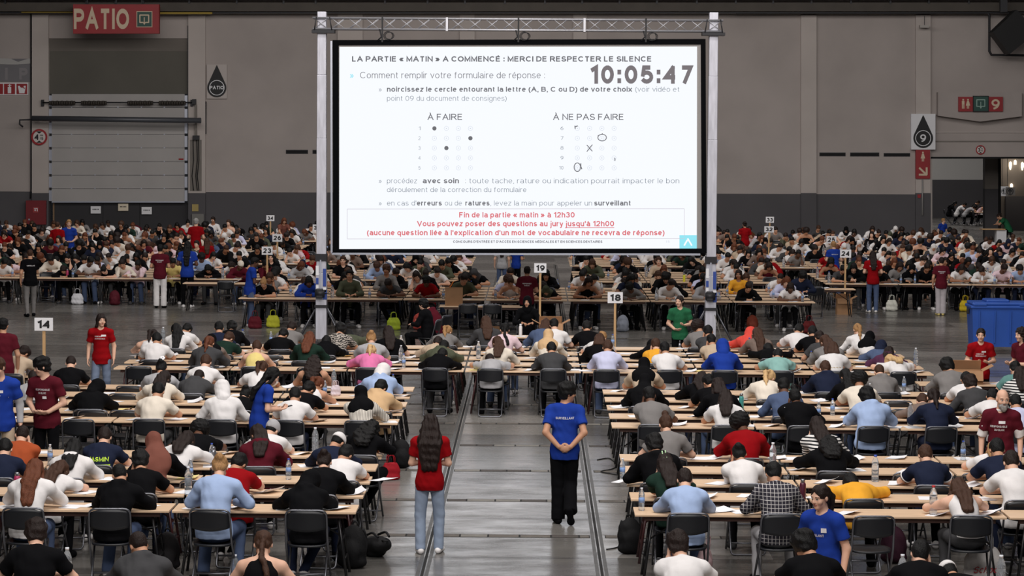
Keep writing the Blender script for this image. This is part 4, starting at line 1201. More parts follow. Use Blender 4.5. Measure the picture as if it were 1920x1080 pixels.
sg = wpanel('fire_pictogram', 0, 0, 0, 0, REDP, out=.2, depth=.03, poly=[(1720, 364.5), (1727, 364.5), (1726, 371), (1721, 371)]); tag(sg, 'tiny red fire bucket plate on the right wall pillar', 'sign')
lp = wpanel('wall_lamp', 1725, 47, 1742, 52, mat('lamp_white', (170, 165, 160), .5), out=.7, depth=.3); tag(lp, 'small white lamp hanging before the right wall pillar', 'lamp')
wpanel('stem', 1733, 30, 1734, 48, IRON, out=.55, depth=.03, parent=lp)
mb = MB(); quad_box(mb, [(1862, 60), (1906, 18), (1945, 60), (1893, 101.5)], WALL_Y - 3, 1.2)
ls = mb.build('loudspeaker', mat('speaker_black', (14, 14, 16), .7)); tag(ls, 'large black loudspeaker hung at an angle in the top right corner', 'loudspeaker')
wpanel('bracket', 1876, -6, 1889, 22, IRON, out=2.6, depth=.3, parent=ls)

# opening at the right and the hall beyond it
o = wpanel('trim_90', 1745, 294, 2150, 297.5, DARK, out=.05, depth=.6); tag(o, kind='structure')
o = wpanel('trim_91', 1752, 247, 2100, 249, WPIL, out=.05, depth=.05); tag(o, kind='structure')
o = wpanel('trim_92', 1752, 264, 2100, 266, CONC, out=.05, depth=.05); tag(o, kind='structure')
o = wpanel('trim_93', 1744.5, 296, 1748, 455, WPIL, out=.05, depth=.5); tag(o, kind='structure')
def far_panel(name, u0, v0, u1, v1, m, Y, d=.3):
    mb = MB(); quad_box(mb, rect(u0, v0, u1, v1), Y, d); return tag(mb.build(name, m), kind='structure')
far_panel('wall_annex', 1720, 285, 1880, 337, WHITEW, 154)
far_panel('wall_annex_lower', 1720, 337, 1880, 412, WBAND, 154)
far_panel('wall_passage', 1847, 290, 1873, 354, CONC, 122, .6)
far_panel('wall_passage_lower', 1847, 354, 1873, 452, WBAND, 122, .6)
far_panel('wall_right', 1873, 290, 2060, 452, mat('passage_wall', (112, 104, 98), .8), 134)
far_panel('wall_right_edge', 1873, 290, 1877, 452, DARK, 121.8)
far_panel('wall_right_lower', 1886, 368, 2060, 455, WBAND, 133.8)
LAMP = emit('lamp_glow', (255, 236, 205), 3.2)
for i, (u, v, lb) in enumerate(((1894.5, 308, 'left glowing wall lamp in the right passage'), (1903.5, 305, 'round glowing lamp between two wall lamps in the right passage'), (1917, 309, 'right glowing wall lamp at the frame edge'), (1896.5, 349, 'small glowing lamp above the round arrow sign'))):
    p = at_y(u, v, 133.93)
    o = MB().lathe([(.03, -.28 if i in (0, 2) else -.10), (.07, -.1), (.07, .08), (.02, .14)], c=p, n=10).build('passage_lamp', LAMP); tag(o, lb, 'lamp', 'lamps in the right passage')
sp = bpy.data.lights.new('passage_lamp_light', 'POINT'); sp.energy = 60; sp.color = (1, .9, .75); sp.shadow_soft_size = .3
spo = bpy.data.objects.new('passage_lamp_light', sp); COL.objects.link(spo); spo.location = at_y(1903, 306, 132.8)
aa = area('annex_roof_light', (19.5, 141, 9.5), (0, 0, 0), 8, 14, 900, SKY)  # unseen lamp added to brighten the next hall
sg = wpanel('arrow_sign', 1877, 349.5, 1891, 367.5, WHITE, Y=118, out=0, depth=.05)
for u in (1879, 1889): wpanel('hanger', u - .4, 296, u + .4, 350, IRON, Y=118.02, out=0, depth=.03, parent=sg)
tag(sg, 'white sign with two round arrow symbols hung in the passage', 'sign')
wpanel('board', 1886, 351, 1903.5, 366.5, mat('sign_grey', (120, 116, 112), .6), Y=117.8, out=0, depth=.05, parent=sg)
mb = MB(); disc(mb, 1893.5, 358.5, 6.6, 117.7, 20, 5.6); disc(mb, 1882.5, 358.5, 5.4, 117.9, 20, 4.6)
strokes(mb, [(1893.5, 363), (1893.5, 354.5)], 2, 117.7); strokes(mb, [(1890, 358.5), (1893.5, 354.5), (1897, 358.5)], 2, 117.694); strokes(mb, [(1882, 362), (1882, 355)], 1.6, 117.9); strokes(mb, [(1879.5, 358.5), (1882, 355.5)], 1.6, 117.894)
mb.build('arrow_symbols', BLACK, sg)

# ------------------------------------------------------------------ screen, towers and truss
SY = 59.6
def sp_(u, v, dy=0.0): return at_y(u, v, SY + dy)
scr = anchor('projection_screen', sp_(975, 478), 0, 'huge white projection screen in black frame showing exam instructions and clock', 'screen')
def spanel(name, poly, m, dy, depth):
    mb = MB(); quad_box(mb, poly, SY + dy, depth); return mb.build(name, m, scr)
SCR = emit('projected_white', (246, 249, 255), 1.03)
spanel('screen_surface', [(634.5, 84), (1314.5, 82.5), (1316.5, 466.5), (635.5, 467.5)], mat('screen_cloth', (150, 146, 144), .8), .0, .02)
spanel('projected_image', [(636.5, 88), (1307, 87.5), (1306.5, 466), (636, 467)], SCR, -.004, .003)
BORD = mat('screen_border', (9, 10, 13), .9, spec=.08)
spanel('border', [(623.5, 75), (1323, 73), (1323, 83), (623.5, 84.5)], BORD, -.03, .06)
spanel('border', [(624, 467), (1325, 466), (1325, 475), (624, 473.5)], BORD, -.03, .06)
spanel('border', [(623.5, 75), (635, 75), (635.8, 473), (624.5, 473)], BORD, -.032, .06)
spanel('border', [(1314, 73), (1323, 73), (1325, 475), (1316, 475)], BORD, -.032, .06)
spanel('frame_bar', [(622, 473), (1313, 474.5), (1313, 479), (622, 477.5)], ALU, -.02, .05)
spanel('frame_bar', [(619.5, 77), (623, 77), (623.5, 475), (620, 475)], ALU, -.02, .05)
TY = SY - .012
TG = emit('slide_grey', (112, 112, 116), 1.0); TL = emit('slide_light_grey', (142, 150, 158), 1.0); TM = emit('slide_mid_grey', (118, 118, 122), 1.0)
TC = emit('slide_clock', (124, 118, 121), 1.0); TR_ = emit('slide_red', (222, 112, 118), 1.0); TCY = emit('slide_cyan', (150, 232, 246), 1.0); TF = emit('slide_faint', (200, 208, 220), 1.0)
TW = emit('slide_white', (250, 252, 255), 1.03)
def st(txt, u0, u1, vb, cap, m, bold=0.0): return flat_text(txt, u0, u1, vb, cap, TY, m, scr, 'text_line', bold)
st('LA PARTIE « MATIN » A COMMENCÉ : MERCI DE RESPECTER LE SILENCE', 660, 1222, 115.6, 10.2, TG, .026)
st('»', 656.5, 663.5, 146.5, 10.5, TCY, .01)
st('Comment remplir votre formulaire de réponse :', 675, 1022, 146.8, 12, TM, -.004)
flat_text('10:05:47', 1105, 1298.5, 157, 34.5, TY, TC, scr, 'text_line', .034, 1.5)
B_ = .022
st('»', 710.5, 716, 172, 8.6, TL)
st('noircissez le cercle entourant la lettre (A, B, C ou D) de votre choix', 725.5, 1185, 172, 9.4, TM, B_)
st('(voir vidéo et', 1191, 1274, 172, 9.4, TL, -.004)
st('point 09 du document de consignes)', 725.5, 950, 189, 9.4, TL, -.004)
st('À FAIRE', 801.5, 867, 225, 11.6, TG, .008); st('À NE PAS FAIRE', 1037, 1169.5, 225, 11.6, TG, .008)
rows = (240.7, 259.2, 277.7, 296.2, 314.8)
for i, v in enumerate(rows):
    st(str(i + 1), 784.5, 788.5, v + 3.2, 6.6, TL); st(str(i + 6), 1051 if i < 4 else 1048, 1056.5, v + 3, 6.6, TL)
fill, ringm = MB(), MB()
for side, cols in ((0, (814.5, 837, 859.5, 882)), (1, (1082.5, 1105.5, 1128.5, 1151.5))):
    for i, v in enumerate(rows):
        for j, u in enumerate(cols):
            if side == 0 and (i, j) in ((0, 0), (1, 3), (2, 1)): disc(fill, u, v, 4, TY, 20)
            else:
                disc(ringm, u, v, 4.3, TY, 18, 3.8); disc(ringm, u, v, 1.0, TY, 8)
fill.build('filled_bubbles', TG, scr); ringm.build('empty_bubbles', TF, scr)
mk = MB()
strokes(mk, [(1078, 236), (1078.5, 241.5)], 1.8, TY - .004); strokes(mk, [(1078, 238), (1083, 236)], 1.8, TY - .004)
strokes(mk, [(1129 + 8 * math.cos(R(t)), 258 - 6.2 * math.sin(R(t))) for t in range(0, 375, 15)], 1.5, TY - .004); strokes(mk, [(1121, 254.5), (1127, 252), (1130, 250.5)], 1.4, TY - .004)
strokes(mk, [(1100.5, 272), (1110.5, 283.5)], 1.5, TY - .004); strokes(mk, [(1110.5, 271.5), (1100.5, 284)], 1.5, TY - .004)
strokes(mk, [(1082.5 + 6 * math.cos(R(t)), 313.5 - 8 * math.sin(R(t))) for t in range(0, 375, 15)], 1.6, TY - .004); strokes(mk, [(1089, 306.5), (1089, 312), (1091, 317)], 1.8, TY - .004)
strokes(mk, [(1153, 296.5), (1153, 301.5)], 1.6, TY - .004); mk.build('pen_marks', TG, scr)
st('»', 710.5, 716, 343.6, 8.6, TL)
st('procédez', 725.5, 782, 343.6, 9.4, TL, -.004); st('avec soin', 792.5, 860.5, 343.6, 9.4, TM, B_); st(': toute tache, rature ou indication pourrait impacter le bon', 872, 1273.5, 343.6, 9.4, TL, -.004)
st('déroulement de la correction du formulaire', 725.5, 987, 360.3, 9.4, TL, -.004)
st('»', 710.5, 716, 385.4, 8.6, TL)
st("en cas d'", 725.5, 780.5, 385.4, 9.4, TL, -.004); st('erreurs', 781.5, 828.5, 385.4, 9.4, TM, B_); st('ou de', 834, 866, 385.4, 9.4, TL, -.004); st('ratures', 872.5, 918, 385.4, 9.4, TM, B_)
st(', levez la main pour appeler un', 919.5, 1110, 385.4, 9.4, TL, -.004); st('surveillant', 1114, 1183, 385.4, 9.4, TM, B_)
bxm = MB(); strokes(bxm, [(651, 392), (1283, 391.5), (1283, 447.5), (651, 448), (651, 392)], .8, TY); bxm.build('text_frame', emit('slide_line', (205, 198, 208), 1.0), scr)
st('Fin de la partie « matin » à 12h30', 861, 1077.5, 407.8, 10, TR_, .02)
st('Vous pouvez poser des questions au jury', 782, 1056, 424.3, 10, TR_, .02); st("jusqu'à 12h00", 1060.5, 1151.5, 424.3, 10, TR_, .02)
um = MB(); strokes(um, [(1060, 426.8), (1151.5, 426.8)], 1, TY); um.build('underline', TR_, scr)
st("(aucune question liée à l'explication d'un mot de vocabulaire ne recevra de réponse)", 688, 1246, 441.2, 10, TR_, .02)
st("CONCOURS D'ENTRÉE ET D'ACCÈS EN SCIENCES MÉDICALES ET EN SCIENCES DENTAIRES", 849.5, 1129.5, 455.4, 4.4, TM, .03)
st('| 5', 1249, 1255.5, 455, 4, TF)
lg = MB(); lg.add([at_y(u, v, TY) for u, v in rect(1274, 441, 1306.5, 466)], [(0, 1, 2, 3)]); lg.build('logo_square', TCY, scr)
lg = MB(); strokes(lg, [(1283, 460), (1288.5, 450.5)], 3, TY - .004); strokes(lg, [(1289.5, 447.5), (1297, 460)], 3, TY - .004); lg.build('logo_mark', TW, scr)

MAST = mat('cast_aluminium', (196, 196, 206), .42, metal=.35, noise=.12, nscale=2.5, stretch=(6, 6, 1))
STICK = mat('blue_sticker', (40, 70, 150), .5)
def tower(u_top, u_bot, v_top, label):
    base = at_z((u_bot), 648, 0.0); 
    X, Yb = base[0], SY + .15
    X = at_y((u_top + u_bot) / 2, 330, Yb)[0]
    Zt = at_y(u_top, v_top, Yb)[2]
    t = empty('lifting_tower', (X, Yb, 0), 0, label, 'tower')
    def prof(w, z0, z1, name):
        mb = MB()
        mb.box((0, 0, (z0 + z1) / 2), (w, w, z1 - z0), bev=.012)
        for s_ in (-1, 1): mb.box((s_ * w * .22, -w * .5, (z0 + z1) / 2), (w * .05, .012, z1 - z0))
        return mb.build(name, MAST, t)
    hh = Zt
    prof(.25, .10, 1.62, 'outer_mast'); prof(.225, 1.62, hh * .62, 'middle_mast'); prof(.215, hh * .62, hh * .81, 'middle_mast'); prof(.205, hh * .81, hh, 'inner_mast')
    mb = MB(); mb.box((0, -.02, 1.98), (.26, .26, .16)).box((0, -.02, .86), (.29, .29, .06)); mb.build('collar', IRON, t)
    w = MB(); w.box((-.03, -.19, 1.16), (.16, .16, .22), bev=.02); w.tube([(-.13, -.2, 1.16), (.09, -.2, 1.16)], .085, 12); w.build('winch', IRON, t)
    MB().tube([(.06, -.2, 1.16), (.17, -.2, 1.16), (.17, -.33, 1.16)], .012, 6).build('crank', TUBE, t)
    for x, z, wd, h2 in ((.08, 1.52, .07, .40), (-.085, 1.44, .06, .14), (.09, 1.13, .09, .22)): MB().box((x, -.14, z), (wd, .012, h2)).build('sticker', STICK, t)
    for x, z, wd, h2 in ((-.085, 1.68, .07, .22), (-.085, 1.26, .06, .16), (.085, 1.24, .07, .10)): MB().box((x, -.14, z), (wd, .012, h2)).build('sticker', WHITE, t)
    MB().box((-.01, -.15, 1.55), (.03, .03, .75)).build('cable_cover', ALU, t)
    for a in (215, 325, 35, 145):
        ca, sa = math.cos(R(a)), math.sin(R(a))
        MB().tube([(ca * .12, sa * .12, .08), (ca * 1.0, sa * 1.0, .07)], .03, 8).build('outrigger', MAST, t)
        MB().tube([(ca * .12, sa * .12, .86), (ca * .62, sa * .62, .10)], .016, 6).build('stay', TUBE, t)
        f = MB().lathe([(.06, 0), (.06, .02), (.015, .03), (.015, .16)], c=(ca * 1.0, sa * 1.0, 0), n=10).build('levelling_foot', IRON, t)
    return t
tower(605, 601.5, 22, 'left aluminium lifting tower holding the truss and screen')
tower(1337, 1332.5, 23.5, 'right aluminium lifting tower holding the truss and screen')
tr = empty('lighting_truss', sp_(975, 46), 0, 'silver lattice truss spanning between the two lifting towers', 'truss')
zt, zb = sp_(975, 36)[2], sp_(975, 56.5)[2]
XA, XB = sp_(586, 46)[0], sp_(1356, 46)[0]
TRM = mat('truss_aluminium', (180, 180, 186), .35, metal=.5)
def trp(x, y, z): return (x - tr.location.x, y, z - tr.location.z)
for z in (zt, zb):
    for y in (-.02, .24): MB().tube([trp(XA, y, z), trp(XB, y, z)], .024, 8).build('chord', TRM, tr)
lat = MB(); nb = 24; dx = (XB - XA) / nb
for k in range(nb):
    x0, x1 = XA + k * dx + .04, XA + (k + 1) * dx - .04
    lat.tube([trp(x0, -.02, zb), trp(x1, -.02, zt)], .0095, 5); lat.tube([trp(x0, -.02, zt), trp(x1, -.02, zb)], .0095, 5)
    lat.tube([trp(x0, .24, zb), trp(x1, .24, zt)], .0095, 5); lat.tube([trp(x0, -.02, zt), trp(x0, .24, zt)], .008, 5); lat.tube([trp(x0, -.02, zb), trp(x0, .24, zb)], .008, 5)
lat.build('lattice', TRM, tr)
for u in (838, 1096): 
    x = sp_(u, 46)[0]
    MB().box(trp(x, .1, (zt + zb) / 2), (.05, .3, zt - zb + .06)).build('joint_plate', TRM, tr)
for u, s_ in ((606, 'left'), (1338, 'right')):
    x = sp_(u, 60)[0]
    b = MB().box((x, SY + .1, zb - .06), (.52, .34, .07)).build('truss_bracket', IRON); tag(b, 'black bracket carrying the truss on the %s tower' % s_, 'bracket')
    for q in (-.2, .2): MB().tube([(x + q, SY - .06, zb - .04), (x + q * .75, SY - .06, zt + .02)], .014, 6).build('clamp', IRON, b)
for u, lb in ((717, 'left black strap and coiled cable hanging the screen from the truss'), (972, 'middle black strap and coiled cable hanging the screen from the truss'), (1211, 'right black strap and coiled cable hanging the screen from the truss')):
    x = sp_(u, 60)[0]; zc = sp_(u, 76)[2]
    b = MB().box((x, SY - .05, (zt + zc) / 2), (.035, .02, zt - zc + .08)).build('hanging_strap', BLACK); tag(b, lb, 'strap', 'straps hanging the screen')
    c = MB()
    for q in range(3): c.tube([(x + .13 + .10 * math.cos(t) + q * .02, SY - .06 - q * .01, (zb + zc) / 2 - .02 + .10 * math.sin(t) * (1 - q * .1)) for t in np.linspace(0, 6.28, 14)], .007, 5)
    c.build('coiled_cable', BLACK, b)
    MB().tube([(x - .06, SY - .05, zb), (x - .02, SY - .05, zc + .08), (x - .1, SY - .05, zc)], .018, 6).build('hook', BLACK, b)
# ------------------------------------------------------------------ people
PAL = {'W': ((222, 219, 219), 'white'), 'K': ((10, 10, 13), 'black'), 'N': ((30, 36, 56), 'navy'), 'G': ((122, 119, 118), 'grey'), 'L': ((168, 167, 170), 'light grey'),
       'D': ((66, 66, 68), 'dark grey'), 'B': ((30, 58, 146), 'blue'), 'b': ((158, 178, 214), 'light blue'), 'R': ((138, 9, 17), 'red'), 'M': ((84, 22, 34), 'maroon'),
       'O': ((160, 76, 44), 'rust orange'), 'Y': ((226, 162, 52), 'mustard yellow'), 'y': ((226, 206, 132), 'pale yellow'), 'P': ((220, 120, 168), 'pink'), 'T': ((204, 170, 130), 'tan'),
       'C': ((222, 212, 198), 'cream'), 'S': ((136, 178, 172), 'sage green'), 'F': ((28, 48, 40), 'dark green'), 'E': ((188, 168, 146), 'beige'), 'V': ((196, 198, 226), 'lavender'),
       'X': ((214, 76, 66), 'coral'), 'U': ((84, 48, 74), 'plum'), 'A': ((120, 104, 96), 'taupe'), 'H': ((116, 72, 62), 'mauve brown'), 'J': ((78, 92, 122), 'denim blue'),
       'Q': ((78, 82, 66), 'olive'), 'Z': ((200, 108, 40), 'orange'), 'g': ((40, 100, 68), 'green'), 'p': ((222, 196, 204), 'pale pink'), 't': ((96, 136, 132), 'teal')}
HAIRC = {'k': ((13, 12, 13), 'black'), 'd': ((34, 23, 20), 'dark brown'), 'b': ((66, 43, 31), 'brown'), 'a': ((98, 54, 34), 'auburn'), 'o': ((164, 124, 82), 'light brown'), 'l': ((208, 172, 124), 'blond'), 'g': ((150, 148, 146), 'grey')}
SKIN = {'l': (216, 172, 148), 'm': (190, 142, 114), 't': (156, 110, 84), 'd': (98, 66, 50)}
LIPC = {'l': (186, 112, 108), 'm': (160, 96, 90), 't': (126, 76, 70), 'd': (84, 48, 46)}
TOPN = {'tee': ('t_shirt', 'T-shirt'), 'long': ('long_sleeved_top', 'long-sleeved top'), 'sweater': ('sweater', 'sweater'), 'hoodie': ('hoodie', 'hoodie'), 'tank': ('tank_top', 'tank top'), 'shirt': ('shirt', 'shirt'), 'jacket': ('jacket', 'jacket')}
HAIRN = {'hijab': 'headscarf', 'veil': 'headscarf', 'hood': 'hood', 'cap': 'cap', 'beanie': 'beanie', 'beard': 'beard'}
HAIRT = {'short': 'short {} hair', 'buzz': 'cropped {} hair', 'bald': 'balding {} hair', 'mop': 'thick {} hair', 'afro': 'curly {} hair', 'bun': '{} hair in a bun', 'topknot': '{} topknot', 'pony': '{} ponytail',
         'braid': '{} braid', 'long': 'long {} hair', 'waist': 'very long {} hair', 'wavy': 'long wavy {} hair', 'bob': '{} bob', 'curlylong': 'long curly {} hair', 'hijab': '{} headscarf', 'veil': 'long {} veil', 'hood': '{} hood up', 'cap': '{} cap', 'beanie': '{} beanie'}
def node_fabric(name, base, line, kind):
    if name in MATS: return MATS[name]
    m = bpy.data.materials.new(name); nt, N, L, p = nodes_of(m)
    p.inputs['Roughness'].default_value = .9; p.inputs['Specular IOR Level'].default_value = .15
    tc = N.new('ShaderNodeTexCoord'); sep = N.new('ShaderNodeSeparateXYZ'); L.new(tc.outputs['Object'], sep.inputs[0])
    def band(sock, freq, th):
        a = N.new('ShaderNodeMath'); a.operation = 'MULTIPLY'; a.inputs[1].default_value = freq; L.new(sock, a.inputs[0])
        b = N.new('ShaderNodeMath'); b.operation = 'FRACT'; L.new(a.outputs[0], b.inputs[0])
        c = N.new('ShaderNodeMath'); c.operation = 'LESS_THAN'; c.inputs[1].default_value = th; L.new(b.outputs[0], c.inputs[0]); return c.outputs[0]
    if kind == 'plaid':
        mx = N.new('ShaderNodeMath'); mx.operation = 'MAXIMUM'; L.new(band(sep.outputs[0], 26, .13), mx.inputs[0]); L.new(band(sep.outputs[2], 26, .13), mx.inputs[1]); f = mx.outputs[0]
    elif kind == 'pin': f = band(sep.outputs[0], 48, .35)
    elif kind == 'hoop': f = band(sep.outputs[2], 26, .45)
    else:
        n = N.new('ShaderNodeTexWave'); n.wave_type = 'BANDS'; n.bands_direction = 'Z'; n.inputs['Scale'].default_value = 9; n.inputs['Distortion'].default_value = 7; n.inputs['Detail'].default_value = 2; n.inputs['Detail Scale'].default_value = 2
        L.new(tc.outputs['Object'], n.inputs['Vector']); g = N.new('ShaderNodeMath'); g.operation = 'GREATER_THAN'; g.inputs[1].default_value = .5; L.new(n.outputs['Fac'], g.inputs[0]); f = g.outputs[0]
    mix = N.new('ShaderNodeMix'); mix.data_type = 'RGBA'; L.new(f, mix.inputs[0])
    mix.inputs[6].default_value = (*s2l(base), 1); mix.inputs[7].default_value = (*s2l(line), 1); L.new(mix.outputs[2], p.inputs['Base Color'])
    MATS[name] = m; return m
PATT = {'plaid': lambda: node_fabric('plaid_cloth', (48, 46, 54), (190, 186, 186), 'plaid'), 'pin': lambda: node_fabric('pinstripe_cloth', (214, 208, 198), (130, 124, 118), 'pin'),
        'hoop': lambda: node_fabric('hooped_cloth', (220, 218, 216), (30, 30, 34), 'hoop'), 'zebra': lambda: node_fabric('zebra_cloth', (36, 34, 34), (176, 168, 160), 'zebra')}
PATN = {'plaid': 'dark plaid', 'pin': 'cream pinstriped', 'hoop': 'striped', 'zebra': 'zebra striped'}
def cloth(c): return PATT[c]() if c in PATT else fabric(PAL[c][0])
def cname(c): return PATN[c] if c in PATN else PAL[c][1]
EYEW = mat('eye_white', (205, 200, 196), .4); IRIS = mat('iris_and_brow', (40, 28, 24), .5)

FIG = {}
def pieces(key, J, h=1.0):
    """lazily meshed pieces of one pose, shared by everyone who takes it"""
    class P_: pass
    def get(what, *a):
        k = (key, what) + a
        if k not in FIG:
            sd = (hash(str(k)) % 97) * .37 if False else sum(map(ord, str(k))) % 97 * .37
            if what == 'body': FIG[k] = body_mesh(J, .0125 * h, fem=a[0], face=h < 1.6)
            elif what == 'top': FIG[k] = top_mesh(J, a[0], .0145 * h, fem=a[1], seed=sd)
            elif what == 'bottom': FIG[k] = bottom_mesh(J, a[0], .016 * h, seed=sd)
            elif what == 'hair': FIG[k] = hair_mesh(J, a[0], .0115 * h, seed=sd)
            elif what == 'shoe': FIG[k] = shoe_mesh(J, a[0], .0115 * h)
        return FIG[k]
    return get
COVER = ('hijab', 'veil', 'hood', 'cap', 'beanie')
def hair_material(hair, hc): return fabric(PAL[hc][0]) if hair in COVER else hair_mat(HAIRC[hc][0])
def person(key, J, loc, rz, sc, top, topc, hair, hairc, skin, label, group=None, bottom='trousers', botc='K', shoec='W', fem=None, h=1.0, extra_hair=None, name='person'):
    if fem is None: fem = hair in ('long', 'waist', 'bun', 'pony', 'braid', 'bob', 'curlylong', 'hijab', 'veil', 'topknot')
    get = pieces(key, J, h)
    o = link(name, get('body', fem), [skin_mat(SKIN[skin]), LIPM, EYEW, IRIS])
    o.location = tuple(float(x) for x in loc); o.rotation_euler = (0, 0, rz); o.scale = (sc, sc, sc)
    tag(o, label, 'person', group)
    tn = TOPN[top][0]
    link(tn, get('top', top, fem), cloth(topc), o)
    link({'wide': 'trousers'}.get(bottom, bottom), get('bottom', bottom), fabric(PAL[botc][0]) if botc in PAL else fabric(botc), o)
    link(HAIRN.get(hair, 'hair'), get('hair', hair), hair_material(hair, hairc), o)
    if hair in ('cap', 'beanie'): link('hair', get('hair', 'buzz'), hair_mat(HAIRC['k'][0]), o)
    if extra_hair:
        for st_, c_ in extra_hair: link(HAIRN.get(st_, 'hair'), get('hair', st_), hair_mat(HAIRC[c_][0]) if c_ in HAIRC else fabric(PAL[c_][0]), o)
    for nm in 'lr': link('shoe', get('shoe', nm), fabric(PAL[shoec][0]), o)
    return o
def hair_text(hair, hc):
    col = PAL[hc][1] if hair in COVER else HAIRC[hc][1]
    return HAIRT[hair].format(col)
POSES = [seat_pose(i) for i in range(9)]
ORD = ['first', 'second', 'third', 'fourth', 'fifth', 'sixth', 'seventh', 'eighth', 'ninth', 'tenth', 'eleventh', 'twelfth', 'thirteenth', 'fourteenth', 'fifteenth', 'sixteenth', 'seventeenth', 'eighteenth', 'nineteenth', 'twentieth']
def fit(*variants):
    for v in variants:
        if len(v.split()) <= 16: return v
    return variants[-1]
def plab(top, tc_, hair, hc, k, where):
    a = 'person in %s %s' % (cname(tc_), TOPN[top][1]); w = ', %s from left, %s' % (ORD[k], where)
    h_ = hair_text(hair, hc); short_ = h_.replace('very long', 'long').replace(' in a bun', ' bun').replace('short ', '').replace('thick ', '')
    return fit(a + ' with ' + h_ + w, a + ', ' + h_ + w, a + ', ' + short_ + w, a + w)
ROWN = ['front row', 'second row', 'third row', 'fourth row', 'back row']
LAP = .27                                      # hips sit this far before the near table edge

prng = random.Random(11)
counts = {'table': 0, 'paper': 0, 'chair': 0, 'person': 0, 'bottle': 0}
def table_row(X0, n, y, blk, row, group, pitch=2.03, legm=None, full=True):
    for k in range(n):
        nm = ORD[k] if n > 1 else ''
        table(X0 + pitch * (k + .5), y, 0, 'wooden exam table, %s from left, %s, %s' % (ORD[k], row, blk), group, legm, full)
        counts['table'] += 1

